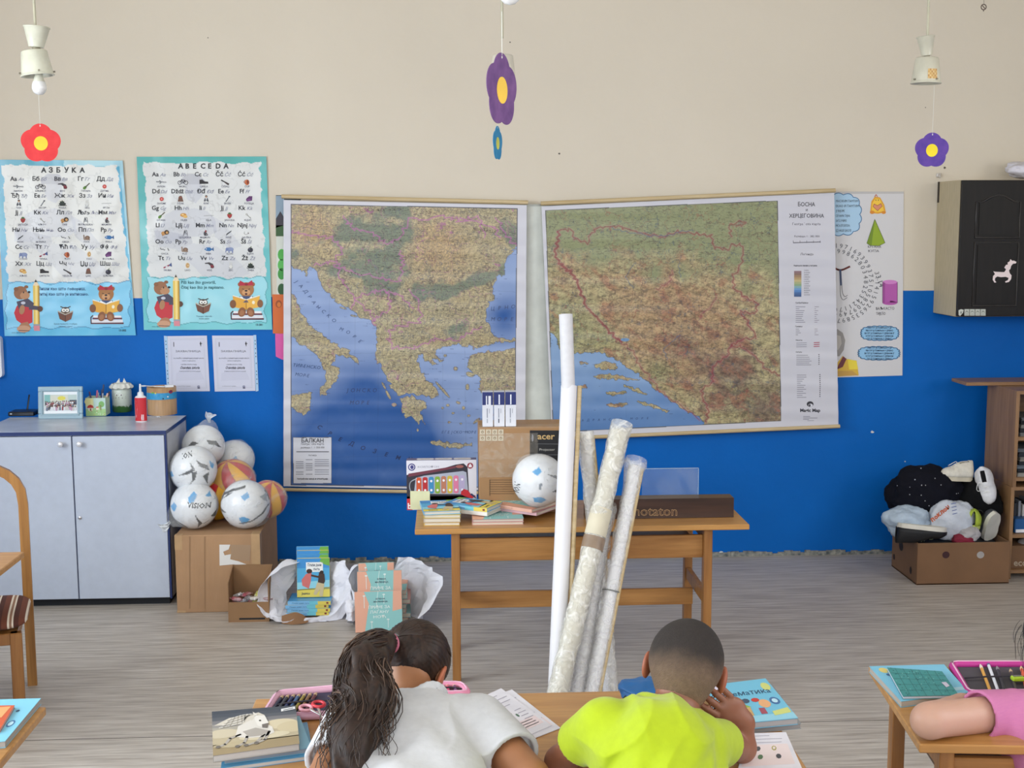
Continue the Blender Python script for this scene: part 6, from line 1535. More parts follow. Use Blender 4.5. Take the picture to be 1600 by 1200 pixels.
# ============================================================ helpers for books
M_PAGES = mat('book_pages', '#d9d2c2', .8, noise=(3, .06, (1, 1, 90), None))
M_PAGESG = mat('magazine_pages', '#b9b5b0', .8, noise=(3, .10, (1, 1, 120), None))
def book(name, label, cat, loc, w, d, t, cover, rotz=0.0, art=None, spine=None, rot=None, group=None, pages=None, soft=False):
 """lies flat; origin in the middle of its underside; spine along the left (-x) edge"""
 R = thing(name, label, cat, loc, rotz, group, rot)
 ct = .0012 if soft else .0022; o_ = 0.0 if soft else .002
 mc = mat('cover_' + cover[1:], cover, .4, coat=.15, noise=(10, .04, (1, 1, 1), None))
 mb = MB(); mb.box((-w / 2, -d / 2, 0), (w / 2, d / 2, ct)); mb.box((-w / 2, -d / 2, t - ct), (w / 2, d / 2, t)); mb.box((-w / 2 - .0008, -d / 2, 0), (-w / 2 + ct, d / 2, t), .0005); mb.build('cover', mc if spine is None else [mc], R)
 mb = MB(); mb.box((-w / 2 + ct, -d / 2 + o_ + .0005, ct), (w / 2 - o_ - .0005, d / 2 - o_ - .0005, t - ct)); mb.build('pages', pages or M_PAGES, R)
 if art:
  A = Art(lambda u, v, h: ((u - .5) * w, (.5 - v) * d, t + .0002 + h), .0003); art(A); A.build('cover_print', M_PRINT, R)
 if spine:
  A = Art(lambda u, v, h: (-w / 2 - .001 - h, (.5 - u) * d, t * (1 - v)), .0003); spine(A); A.build('spine_print', M_PRINT, R)
 return R
def beach_art(A):
 A.rect(0, 0, 1, .62, '#4fa9d6', 0); A.rect(0, 0, 1, .25, '#3b8fd0', 1); A.poly([(0, .62), (1, .56), (1, .8), (0, .82)], '#8fd0e0', 1); A.poly([(0, .8), (1, .74), (1, 1), (0, 1)], '#e2cf5c', 1)
 A.poly([(.75, 0), (1, 0), (1, .2), (.85, .16), (.7, .08)], '#6fae45', 2); A.rect(.28, .1, .8, .35, '#eef0ee', 2)
 A.text('ЛОЛИЦЕ' if False else 'Плави дани', .54, .2, .1, '#3c4660', 3, width=.42, center=True, bold=.02); A.text('лета', .6, .31, .1, '#3c4660', 3, width=.2, center=True, bold=.02)
 A.ell(.38, .33, .09, .06, '#3a2018', 4); A.poly([(.28, .4), (.45, .36), (.42, .6), (.36, .78), (.16, .7), (.14, .55)], '#cf6f6a', 4); A.poly([(.68, .36), (.84, .4), (.86, .6), (.82, .66), (.64, .62)], '#3f2a22', 5); A.poly([(.62, .62), (.84, .66), (.78, 1), (.68, .97), (.7, .8), (.58, .95), (.5, .93)], '#cbb98f', 5)
 A.line([(.45, .44), (.65, .48), (.75, .42)], .05, '#4a3026', 6); A.ell(.76, .36, .06, .045, '#2a1a14', 6); A.text('Јанко', .26, .93, .08, '#2b3850', 3, width=.26, center=True, bold=.02)
def beach_spine(A):
 A.rect(0, 0, 1, 1, '#4f9fd4', 0); A.rect(.0, 0, .5, .98, '#7fb9e2', 1); A.rect(.5, 0, .7, 1, '#6fc0d0', 1); A.rect(.7, 0, 1, 1, '#dcc85a', 1); A.text('Плави дани лета', .1, .7, .5, '#26456c', 2, width=.4)
 A.rect(.9, .25, .95, .75, '#7c2a2c', 2)
def pastel_art(A):
 A.rect(0, 0, 1, 1, '#8cc4c2', 0); A.poly([(0, 0), (.2, 0), (.3, .3), (.2, 1), (0, 1)], '#e2a88e', 1); A.poly([(.82, 0), (1, 0), (1, .45), (.8, .5)], '#e2a88e', 1)
 for x, y0, y1 in ((.2, .1, .4), (.62, .08, .3), (.35, .75, .95), (.7, .7, .9)): A.line([(x, y0), (x, y1)], .012, '#dbe8e4', 2); A.ell(x, y0, .03, .02, '#dbe8e4', 2, 8)
 A.line([(.5, 0), (.46, .3), (.5, .45)], .01, '#dbe8e4', 2)
 A.text('ПРИЧЕ ЗА', .52, .42, .1, '#eef3ee', 3, width=.46, center=True); A.text('ЛАГАНУ', .52, .54, .1, '#eef3ee', 3, width=.4, center=True); A.text('НОЋ', .52, .66, .1, '#eef3ee', 3, width=.26, center=True)
 A.text('ЕЛЕНА', .55, .2, .05, '#3a4a58', 3, width=.2, center=True, bold=.02); A.text('МАЛЕНИЦА', .55, .27, .05, '#3a4a58', 3, width=.3, center=True, bold=.02)
def pink_spine(A): A.rect(0, 0, 1, 1, '#dda793', 0); A.text('ПРИЧЕ ЗА ЛАГАНУ НОЋ', .12, .68, .42, '#b07f70', 1, width=.5)
def cream_spine(A): A.rect(0, 0, 1, 1, '#d8c2a4', 0); A.text('ПРИЧЕ', .5, .7, .5, '#5a5048', 1, width=.25)
# ============================================================ things on the long table
def on_t(px, py): return at(px, py, z=TH)
# four small books, left end
p0, p1 = on_t(664, 822), on_t(717, 821)
w = p1.x - p0.x + .012; z = TH + .0002
for i, (c, lab) in enumerate((('#c9a64e', 'cream story book at the bottom of the small left stack on the long table'), ('#b9a99a', 'pale story book, second from the bottom of the left stack on the long table'), ('#c8b04c', 'yellow edged story book below the top of the left stack on the long table'), ('#6fb2d8', 'blue and yellow beach story book on top of the left stack'))):
 t = (.0135, .0165, .0145, .0145)[i]
 book('story_book', lab, 'book', ((p0.x + p1.x) / 2 + (.002, .0, .004, -.008)[i], p0.y + .1, z), w - (.004 if i == 0 else 0), .2, t, c, (-.02, .01, -.03, .1)[i], beach_art if i == 3 else None, group='story books on the long table')
 z += t + .0003
# two pale books flat in the middle
p0, p1 = on_t(738, 821), on_t(818, 820); z = TH + .0002
for i, lab in enumerate(('thin pink and green book, lower of the flat pair in the middle of the table', 'thin pink and green book, upper of the flat pair in the middle of the table')):
 book('story_book', lab, 'book', ((p0.x + p1.x) / 2, p0.y + .075, z), p1.x - p0.x, .145, .0115, ('#d5a494', '#b98f90')[i], .0 if i == 0 else .015, pastel_art if i else None, group='story books on the long table'); z += .0118
ZM = z
# two beach books lying askew across the stacks
mid = at(739, 791, z=TH + .05)
zb_ = TH + .0602
for i, lab in enumerate(('blue and yellow beach story book, lower of the slanted pair', 'blue and yellow beach story book, upper of the slanted pair')):
 book('story_book', lab, 'book', (mid.x + .0, mid.y + .02, (TH + .028) + i * .0166), .135, .205, .016, ('#e4e2dc', '#5aa6d6')[i], 1.05, beach_art if i else None, beach_spine if i else None, rot=(0, 0, 1.05), group='story books on the long table')
# pink pair under the ball
midp = at(823, 800, z=TH + .02)
for i, lab in enumerate(('pink spined book, lower of the pair under the bagged ball', 'pink spined book carrying the bagged ball on the long table')):
 book('story_book', lab, 'book', (midp.x - .01 + i * -.012, midp.y + .055, TH + .0245 + i * .0136), .19, .245, .0132, ('#cfa7ad', '#dda793')[i], .95 - .05 * i, pastel_art if i else None, pink_spine if i else None, group='story books on the long table')
# ball on the books
bl = ball(842, 748, TY0 + .15, .107, 'table', 'bagged white football standing on the pink books on the long table', (.1, .12), .1, (2.2, .14), True, ('ION', -.82, -.12, .22, -1.5), 12, z=TH + .052 + .1075)
# xylophone box
p0, p1 = on_t(636, 797), on_t(745, 797); bw = p1.x - p0.x; bh = at(690, 719, y=p0.y).z - TH; bd = .055
R = thing('toy_xylophone_box', 'white and violet toy xylophone carton with eight coloured bars', 'box', ((p0.x + p1.x) / 2, p0.y + bd / 2, TH), rotz=.0)
mb = MB(); mb.box((-bw / 2, -bd / 2, 0), (bw / 2, bd / 2, bh), .001); mb.build('carton', mat('violet_carton', '#3a3a80', .4, coat=.3), R)
z_x0, z_y0, z_x1, z_y1 = 66, 605, 597, 985                      # front face in a magnified view
A = Art(lambda u, v, h: (-bw / 2 + (u - z_x0) / (z_x1 - z_x0) * bw, -bd / 2 - .0003 - h, bh * (1 - (v - z_y0) / (z_y1 - z_y0))), .0003)
A.rect(66, 605, 597, 985, '#d9d8e0', 0); A.poly([(66, 715), (300, 680), (440, 640), (500, 632), (530, 660), (540, 880), (66, 985)], '#2a2734', 1); A.rect(66, 880, 560, 915, '#2a2734', 1)
A.poly([(80, 705), (260, 678), (440, 650), (440, 666), (260, 700), (80, 730)], '#6a2f3f', 2); A.poly([(135, 738), (200, 722), (495, 690), (520, 700), (535, 870), (120, 860)], '#a9adbd', 2)
A.line(catmull([(140, 745, 0), (100, 765, 0), (88, 800, 0), (98, 840, 0), (130, 855, 0)], 5), 8, '#d6dbe6', 3); A.ell(470, 655, 30, 12, '#9a5a54', 3)
for i, c in enumerate(('#c9522a', '#b3262a', '#3a87b8', '#83a83a', '#b9775a', '#cdb43e', '#d9799a', '#b3a6c8')):
 x = 140 + i * 47; A.poly([(x, 745 - i * 2), (x + 8, 735 - i * 2), (x + 30, 735 - i * 2), (x + 38, 745 - i * 2), (x + 38, 850), (x + 30, 860), (x + 8, 860), (x, 850)], c, 4); A.ell(x + 19, 768 - i * 2, 9, 10, '#e9e4ea', 5, 10); A.ell(x + 19, 834, 9, 10, '#e9e4ea', 5, 10)
A.poly([(480, 845), (500, 828), (530, 838), (555, 870), (590, 880), (560, 905), (500, 880), (476, 868)], '#c0232f', 5); A.poly([(545, 870), (594, 905), (590, 890), (560, 862)], '#22305a', 6)
A.ell(106, 655, 28, 28, '#3c3a7c', 2); A.ell(106, 655, 20, 20, '#d9d8e0', 3); A.ell(108, 655, 13, 15, '#3c3a7c', 4); A.text('КСИЛОФОН', 152, 662, 22, '#a6a6b4', 2, width=160, bold=.01)
A.ell(550, 650, 23, 23, '#8c2438', 2); A.rect(538, 645, 562, 662, '#e6dfe4', 3); A.rect(544, 636, 556, 645, '#e6dfe4', 3)
A.poly([(66, 898), (90, 896), (108, 915), (108, 985), (66, 985)], '#c3262f', 2); A.text('b', 72, 975, 62, '#efe6ea', 3, bold=.03)
A.build('front_print', M_PRINT, R)
A = Art(lambda u, v, h: ((u - .5) * bw, bd / 2 - (1 - v) * 0 - v * bd, bh + .0003 + h), .0003)
for x in (.16, .42, .69): A.poly([(x, .15), (x + .22, .15), (x + .24, .5), (x + .22, .85), (x, .85), (x - .02, .5)], '#d9d6dc', 1); A.line([(x + .05, .6), (x + .17, .4)], .03, '#5a3a3a', 2)
A.build('top_print', M_PRINT, R)
q = at(656, 794, z=TH); zn = at(656, 768, y=p0.y - .008).z
mb = MB(); qx = at(641, 780, y=p0.y - .006).x; qx1 = at(672, 780, y=p0.y - .006).x; zz0 = at(656, 796, y=p0.y - .006).z
mb.prism([(-(qx1 - qx) / 2, 0), ((qx1 - qx) / 2, 0), ((qx1 - qx) / 2 - .001, zn - zz0), (-(qx1 - qx) / 2, zn - zz0 + .002)], -.0005, .0005, 'y')
tag(mb.build('sticky_note', mat('pale_yellow_note', '#d9dcb4', .8), None, ((qx + qx1) / 2, p0.y - .0035, max(zz0, TH + .0005))), 'pale yellow handwritten note leaning on the xylophone carton', 'note')
# projector carton
Yf = TY0 + .27
p0 = at(748, 668, y=Yf); p1 = at(897, 668, y=Yf)
hb = p0.z - TH; bd = .2; bw = p1.x - p0.x
R = thing('projector_carton', 'brown projector carton with black acer panel at the back of the long table', 'box', ((p0.x + p1.x) / 2, Yf + bd / 2, TH))
M_KR = mat('kraft_carton', '#a27b52', .6, noise=(4, .06, (1, 1, 1), None), coat=.1)
mb = MB(); mb.box((-bw / 2, -bd / 2, 0), (bw / 2, bd / 2, hb), .002); mb.build('carton', M_KR, R)
zx = Zoom(620, 590, 4.8, Yf - .0008, None, Vector(R.location)); A = Art(zx, .0004)
A.rect(998, 396, 1330, 660, '#16161a', 1); A.text('acer', 1055, 462, 66, '#c2a26c', 2, width=130, bold=.02); A.line([(1055, 497), (1330, 499)], 3, '#6c6c70', 2); A.text('Projector', 1070, 548, 26, '#b9b4ac', 2, width=115); A.line([(1005, 578), (1330, 580)], 3, '#6c6c70', 2); A.ell(1018, 452, 7, 28, '#8d8d90', 2)
for i in range(4):
 for j in range(2):
  x, y = 622 + i * 46, 388 + j * 46; A.rect(x, y, x + 40, y + 40, '#c9bda6', 1); A.ell(x + 20, y + 20, 10, 11, '#85735a', 2, 7); A.ell(x + 20, y + 21, 5, 6, '#c9bda6', 3, 6)
for i in range(7): A.line([(700, 768 + i * 17), (880, 768 + i * 17)], 3, '#4f3a26', 1)
A.line([(697, 766), (697, 885)], 4, '#4f3a26', 1)
A.build('front_print', M_PRINT, R)
mb = MB(); mb.box((-bw / 2 + .001, -bd / 2 - .0015, hb * .42), (bw * .12, -bd / 2 - .0007, hb * .93)); mb.box((-bw / 2 - .001, -bd / 2 - .001, hb * .985), (bw / 2, -bd / 2 + .06, hb + .001)); mb.build('clear_tape', film_mat('tape_film', '#e8dcc8', .92, .2, (22, 1.0)), R)
zc2 = TH + hb
for i in range(3):
 x0 = at(754 + i * 18, 663, y=Yf + .01).x; x1 = at(770.5 + i * 18, 663, y=Yf + .01).x; w = x1 - x0; h = at(760, 612.5, y=Yf + .01).z - zc2; lab = ('dark blue and white slim carton, left of the three on the projector carton', 'dark blue and white slim carton, middle of the three on the projector carton', 'dark blue and white slim carton, right of the three on the projector carton')[i]
 r = thing('marker_carton', lab, 'box', ((x0 + x1) / 2, Yf + .01 + w / 2, zc2 + .001), group='slim cartons on the projector carton')
 mb = MB(); mb.box((-w / 2, -w / 2, 0), (w / 2, w / 2, h), .001); mb.build('carton', mat('white_card', '#d8dae2', .4, coat=.2), r)
 A = Art(lambda u, v, hh: ((u - .5) * w, -w / 2 - .0002 - hh, h * (1 - v)), .0002); A.rect(0, 0.01, 1, .38, '#1d2a66', 0)
 if i == 0: A.rect(.33, .12, .8, .38, '#d8dae2', 1)
 A.text('Markers', .62 if i else .62, .34, .32, '#dfe2ee' if i else '#2a3566', 2, width=.24 * h / w * 0 + .32 * h / w * .6, rot=-PI / 2) if False else A.line([(.5, .12), (.5, .33)], .12, '#dfe2ee' if i else '#2a3566', 2)
 A.line([(.45, .5), (.45, .72)], .08, '#7f8494', 1); A.line([(.45, .8), (.45, .86)], .1, '#4a4f60' if i == 1 else '#a3a7b3', 1); A.line([(.65, .5), (.65, .6)], .05, '#9a9eaa', 1)
 A.build('front_print', M_PRINT, r)
# acrylic sheet and name board
p0, p1 = on_t(915, 812), on_t(1147, 809)
bw = p1.x - p0.x; bh = at(1060, 779, y=p0.y).z - TH; bd = .075
R = thing('wooden_name_board', 'dark brown wooden block with the outlined word notaton', 'sign', ((p0.x + p1.x) / 2, p0.y + bd / 2 + .0, TH))
M_WAL = wood_mat('dark_walnut', '#4a3024', '#2f1d15', .35, 'x', coat=.3)
mb = MB(); mb.box((-bw / 2, -bd / 2, 0), (bw / 2, bd / 2, bh), .0015); mb.build('block', M_WAL, R)
zx = Zoom(640, 740, 1600 / 560., p0.y - .001, None, Vector(R.location)); A = Art(zx, .0003)
A.text('notaton', 1002, 187, 58, '#b9966a', 1, width=192, bold=.012); A.text('notaton', 1004, 186, 54, '#3a2419', 2, width=188, bold=-.012)
A.build('outlined_lettering', M_PRINT, R)
pa = at(1003, 775, y=p0.y + bd + .02); pb = at(1092, 731, y=p0.y + bd + .02)
R = thing('acrylic_sheet', 'clear acrylic sheet standing behind the wooden name board', 'sheet', ((pa.x + pb.x) / 2, p0.y + bd + .022, TH))
mb = MB(); ww = (pb.x - pa.x) / 2; mb.box((-ww, -.0015, 0), (ww, .0015, pb.z - TH)); mb.build('sheet', film_mat('clear_acrylic', '#dfe8f0', .93, .08, (3, .02)), R)
mb = MB(); mb.box((-ww, -.0017, pb.z - TH - .002), (ww, .0017, pb.z - TH)); mb.box((ww - .002, -.0017, 0), (ww, .0017, pb.z - TH)); mb.build('polished_edge', mat('acrylic_edge', '#a9c0d6', .2, spec=.9), R)
# ============================================================ rolled maps leaning on the table
M_ROLL = mat('white_roll', '#e3e2e6', .5, noise=(3, .03, (1, 1, 1), None))
M_ROLLB = mat('ivory_roll', '#cfc9b6', .55, noise=(8, .08, (1, 1, 1), None))
M_WRAP = film_mat('bubble_wrap', '#eceae2', .62, .15, (24, 1.0))
M_WRAP2 = film_mat('clear_wrap', '#f0f0ee', .74, .12, (20, 1.0))
yt = TY0 - .05
def leaning(label, top, bottom, rad, Ytop, kind, name='rolled_map', rod_=None, Yb=None, group='rolled maps leaning on the table'):
 """top, bottom: where its ends show; stands on the floor and leans back"""
 Yb = Yb or (yt - .32)
 b = at(bottom[0], bottom[1], y=Yb); t = at(top[0], top[1], y=Ytop)
 # carry the line down to the floor
 d = (t - b); b0 = b + d * ((0.0 - b.z) / d.z) if b.z > 0 else b
 b0 = b0 + Vector((0, 0, .001)); L = (t - b0)
 R = thing(name, label, 'map', b0, group=group)
 return R, L
def roll_mesh(R, L, r, m, name, f0=0.0, f1=1.0, off=(0, 0, 0), wob=0.0, seed=1, ends=0.0, spiral=True):
 rs = random.Random(seed); o = Vector(off); n = 40; P = []; rr = []
 for i in range(n + 1):
  f = f0 + (f1 - f0) * i / n; P.append(L * f + o + Vector((math.sin(i * 1.3 + seed), math.cos(i * 1.7), 0)) * wob * .25)
  k = r + wob * (mnoise.noise(Vector((i * .45, seed, 0))))
  if ends and i > n - 6: k *= 1 + ends * ((i - n + 6) / 6.0) * (1 if i % 2 else .7)
  rr.append(k)
 mb = MB(); mb.tube(P, rr, 28, caps=not wob)
 if spiral and not wob:
  dn = L.normalized(); a = dn.cross(Vector((0, 1, 0))).normalized(); b = dn.cross(a); e = P[-1] + dn * .0006
  for k in range(3):
   rk = r * (.85 - .22 * k); mb.tube([e + (a * math.cos(t) + b * math.sin(t)) * (rk - t * .0006) for t in [q * PI / 8 for q in range(17)]], .0009, 5, False)
 return mb.build(name, m, R)
R, L = leaning('tall plain white rolled map standing straightest in the bundle, with a longer inner roll', (889, 603), (869, 1080), .027, yt, 0)
roll_mesh(R, L, .031, M_ROLL, 'outer_roll')
t2 = at(884, 491, y=yt + .03) - R.location
mb = MB(); b2 = L * .97; mb.tube([b2, b2 + (t2 - b2) * .5, t2], .0265, 28); dn = (t2 - b2).normalized()
for k in range(2): mb.tube([t2 + dn * .0006 + Vector((math.cos(a) * (.018 - .006 * k), math.sin(a) * (.018 - .006 * k), 0)) for a in [q * PI / 8 for q in range(17)]], .0009, 5, False)
o = mb.build('inner_roll', mat('inner_roll_paper', '#d4d3d6', .5, noise=(40, .05, (1, 1, 1), None)), R); o['label'] = 'narrower roll rising out of the top, tilted left'
rd = Vector((.041, -.004, 0)); mb = MB(); mb.tube([rd + L * .3, rd + L * 1.0], .009, 14); mb.build('wooden_rod', M_ROD, R)
R, L = leaning('short bubble wrapped rolled map leaning left behind the bundle', (915, 683), (955, 1080), .03, yt + .0, 1, Yb=yt - .1)
roll_mesh(R, L, .024, M_ROLL, 'roll'); roll_mesh(R, L, .031, M_WRAP, 'bubble_wrap', .0, 1.02, wob=.006, seed=3, ends=.15)
mb = MB(); mb.tube([Vector((.026, -.01, 0)) + L * .25, Vector((.026, -.01, 0)) + L * .995], .008, 12); mb.build('wooden_rod', M_ROD, R)
R, L = leaning('thick ivory rolled map in wrap, tied with a brown tape band', (970, 668), (872, 1080), .04, yt - .01, 2, Yb=yt - .4)
roll_mesh(R, L, .034, M_ROLLB, 'roll', 0, .985); roll_mesh(R, L, .0395, M_WRAP, 'bubble_wrap', 0, 1.015, wob=.006, seed=6, ends=.12)
roll_mesh(R, L, .0425, mat('brown_tape', '#8d7864', .4, noise=(30, .15, (1, 1, 1), None)), 'tape_band', .585, .625, spiral=False); roll_mesh(R, L, .0415, mat('ivory_paper_band', '#cfc7b0', .6), 'paper_band', .63, .72, spiral=False)
for f in (.70, .735): roll_mesh(R, L, .0422, mat('ink_mark', '#6d6a66', .6), 'ink_mark', f, f + .003, spiral=False) if False else None
R, L = leaning('wrapped white rolled map in the middle of the bundle', (948, 800), (903, 1080), .03, yt - .04, 3, Yb=yt - .30)
roll_mesh(R, L, .026, M_ROLL, 'roll'); roll_mesh(R, L, .033, M_WRAP2, 'clear_wrap', 0, 1.04, wob=.008, seed=9, ends=.1)
R, L = leaning('wrapped white rolled map with a wooden rod, right side of the bundle', (992, 728), (925, 1080), .03, yt - .03, 4, Yb=yt - .33)
roll_mesh(R, L, .024, M_ROLL, 'roll'); roll_mesh(R, L, .0305, M_WRAP2, 'clear_wrap', 0, 1.03, wob=.007, seed=12, ends=.5)
mb = MB(); mb.tube([Vector((.029, -.006, 0)), Vector((.03, -.004, 0)) + L * .99], .0075, 12); mb.build('wooden_rod', M_ROD, R)
roll_mesh(R, L, .033, mat('thin_grey_tie', '#6c6e6c', .5), 'tie', .5, .504, spiral=False)
R, L = leaning('thin wrapped roll standing at the lower right of the bundle', (947, 880), (948, 1082), .02, yt - .02, 5, Yb=yt - .12)
roll_mesh(R, L, .014, M_ROLL, 'roll'); roll_mesh(R, L, .02, M_WRAP2, 'clear_wrap', 0, 1.02, wob=.006, seed=15, ends=.2)
# ============================================================ torn parcels of books on the floor
def crumple(name, parent, rings, m, seed, amp, uvn=(26, 60)):
 """sheet of paper lofted through closed or open rings (lists of points)"""
 G = []
 for rg in rings: G.append(catmull(rg, 7))
 n = min(len(g) for g in G); G = [g[:n] for g in G]
 rows = []; mR = 5
 for a, b in zip(G[:-1], G[1:]):
  for k in range(mR): rows.append([a[i].lerp(b[i], k / mR) for i in range(n)])
 rows.append(G[-1])
 P = np.array([[tuple(p) for p in r] for r in rows])
 for i in range(P.shape[0]):
  for j in range(P.shape[1]):
   q = Vector(P[i, j]) * 14 + Vector((seed, 0, 0))
   P[i, j] += np.array(mnoise.noise_vector(q)) * amp + np.array([abs(mnoise.noise(q * 2.3)) * amp * .6] * 3)
   if P[i, j][2] < .001: P[i, j][2] = .001
 return grid_object(name, P, None, m, parent, smooth=False, solid=.0008)
M_CRUMP = mat('wrapping_paper', '#e6e6ee', .7, noise=(5, .03, (1, 1, 1), None))
f = at(480, 968, z=0); s = f.y / 2000.0
Y0 = f.y
def pt(px, py, dy): return at(px, py, y=Y0 + dy)
# stack lying in the parcel, spines to the front
p = pt(481, 958, .02)
base = Vector((p.x, Y0 + .08, 0))
PR = thing('torn_parcel', 'torn white paper parcel with beach story books, beside the sweets carton', 'parcel', base)
def L_(px, py, dy):
 v = pt(px, py, dy) - base; return v
crumple('wrapping_paper', PR, [
 [L_(478, 895, .20), L_(460, 900, .16), L_(450, 918, .12), L_(448, 945, .08), L_(456, 966, .03), L_(478, 974, .0)],
 [L_(468, 872, .16), L_(438, 882, .10), L_(418, 915, .04), L_(422, 950, -.01), L_(445, 972, -.05), L_(480, 979, -.06)],
 [L_(464, 880, .08), L_(426, 896, .02), L_(400, 932, -.02), L_(408, 958, -.05), L_(434, 972, -.08), L_(470, 966, -.05)]], M_CRUMP, 1, .022)
crumple('wrapping_paper', PR, [
 [L_(470, 970, .0), L_(498, 966, .02), L_(508, 950, .06), L_(512, 928, .12), L_(506, 900, .17), L_(500, 885, .2)],
 [L_(468, 978, -.06), L_(515, 976, -.03), L_(545, 950, .0), L_(545, 915, .04), L_(530, 885, .08), L_(515, 878, .16)],
 [L_(475, 966, -.05), L_(512, 962, -.03), L_(535, 940, .0), L_(549, 905, .02), L_(538, 880, .06), L_(518, 882, .12)]], M_CRUMP, 4, .022)
crumple('torn_flap', PR, [[L_(440, 962, -.04), L_(455, 958, -.04), L_(470, 960, -.04), L_(480, 966, -.04)], [L_(440, 974, -.07), L_(455, 976, -.08), L_(470, 975, -.08), L_(482, 972, -.07)]], mat('brown_wrapping', '#8a6443', .7), 7, .004)
zz = .012
labs = ['beach story book at the bottom of the stack inside the torn parcel', 'beach story book second from the bottom inside the torn parcel', 'beach story book third from the bottom inside the torn parcel', 'beach story book on top of the flat stack inside the torn parcel']
for i in range(4):
 book('story_book', labs[i], 'book', (p.x + (-.004, .006, -.006, .01)[i], Y0 + .09, zz), .2, .135, .017, ('#d9c25c', '#5aa6d6', '#d0c8b8', '#4f9fd4')[i], (.02, -.03, .03, -.04)[i], None, None, group='beach story books in the torn parcel')
 A = Art(lambda u, v, h: ((u - .5) * .2, -.0675 - .0008 - h, .017 * (1 - v)), .0003); beach_spine(A); r = [o for o in COL.objects if o.name.startswith('story_book')][-1]
 A.build('spine_print', M_PRINT, bpy.data.objects[max((o.name for o in COL.objects if o.name.startswith('story_book')), key=lambda n: int(n.split('.')[1]) if '.' in n else 0)]); zz += .0175
# upright ones leaning back
def upright(label, px0, py0, px1, py1, dy, th, art, cover, lean, base_z, group):
 a = pt(px0, py1, dy); b = pt(px1, py0, dy); w = b.x - a.x; h = (b.z - a.z)
 a.z = base_z; R = book('story_book', label, 'book', (0, 0, 0), w, h, th, cover, 0, art, group=group)
 R.rotation_euler = (PI / 2 - lean, 0, 0); R.location = Vector(((a.x + b.x) / 2, a.y + .02, base_z)) + Matrix.Rotation(PI / 2 - lean, 3, 'X') @ Vector((0, h / 2, 0))
 return R
for i in range(4):
 upright(('front beach story book standing upright in the torn parcel', 'beach story book standing second from the front in the torn parcel', 'beach story book standing third from the front in the torn parcel', 'beach story book standing at the back in the torn parcel')[i],
   464.5, 878 - i * 4.2, 514 - (i > 0) * 1.5, 938, .075 + i * .019, .017, beach_art, ('#e0cf6a', '#5aa6d6', '#dcc95f', '#6bb0da')[i], .10, zz + .001, 'beach story books in the torn parcel')
# second parcel: pastel books
f = at(600, 985, z=0); Y0 = f.y
base = Vector((at(620, 960, y=Y0).x, Y0 + .12, 0))
PR = thing('torn_parcel', 'open white paper parcel holding pastel green and pink story books', 'parcel', base)
crumple('wrapping_paper', PR, [
 [L_(618, 972, .30), L_(640, 975, .22), L_(655, 975, .14), L_(650, 985, .05)],
 [L_(618, 900, .30), L_(655, 905, .24), L_(668, 930, .14), L_(655, 960, .03)],
 [L_(622, 872, .26), L_(662, 880, .22), L_(690, 918, .10), L_(652, 972, .0)]], M_CRUMP, 11, .016)
crumple('wrapping_paper', PR, [
 [L_(556, 960, .26), L_(556, 920, .26), L_(570, 888, .26), L_(588, 884, .26)],
 [L_(550, 972, .10), L_(548, 930, .16), L_(548, 890, .2), L_(575, 880, .22)],
 [L_(545, 970, .06), L_(553, 945, .10), L_(545, 905, .16), L_(560, 882, .18)]], M_CRUMP, 14, .016)
crumple('wrapping_paper', PR, [[L_(541, 940, .05), L_(548, 938, .05), L_(556, 938, .05)], [L_(540, 955, .04), L_(547, 957, .0), L_(556, 955, .02)], [L_(541, 970, .04), L_(549, 972, .0), L_(556, 970, .02)]], M_CRUMP, 17, .014)
p = at(612, 960, y=Y0 + .15); zz = .004
for i in range(7):
 c = ('#dda793', '#8cb8ba', '#d79f90', '#86b5b8', '#c98f88', '#8cc4c2', '#dda793')[i]
 book('story_book', 'pastel story book, %s of the flat stack in the open parcel' % ('lowest', 'second', 'third', 'fourth', 'fifth', 'sixth', 'topmost')[i], 'book', (p.x + .01 * math.sin(i * 2), Y0 + .20, zz), .155, .2, .0215, c, .05 * math.sin(i * 1.7), pastel_art if i == 6 else None, group='pastel story books in the open parcel'); zz += .022
def upr2(label, corners, dy, th, cover, lean):
 a = pt(corners[0], corners[3], dy); b = pt(corners[2], corners[1], dy); w = b.x - a.x; h = (b.z - max(a.z, .002)) / math.cos(lean)
 R = book('story_book', label, 'book', (0, 0, 0), w, h, th, cover, 0, pastel_art, group='pastel story books in the open parcel')
 R.rotation_euler = (PI / 2 - lean, -.02, 0); R.location = Vector(((a.x + b.x) / 2, a.y, max(a.z, .0))) + Matrix.Rotation(PI / 2 - lean, 3, 'X') @ Vector((0, h / 2, th + .001)) * 1.0
 return R
upr2('front pastel story book standing at the foot of the open parcel', (556, 924, 628, 990), .0, .018, '#dda793', .16)
upr2('pastel story book standing behind the front one in the open parcel', (560, 893, 628, 960), .045, .018, '#86b5b8', .16)
upr2('tallest pastel story book at the back of the standing row', (562, 880, 616, 948), .085, .018, '#8cc4c2', .14)
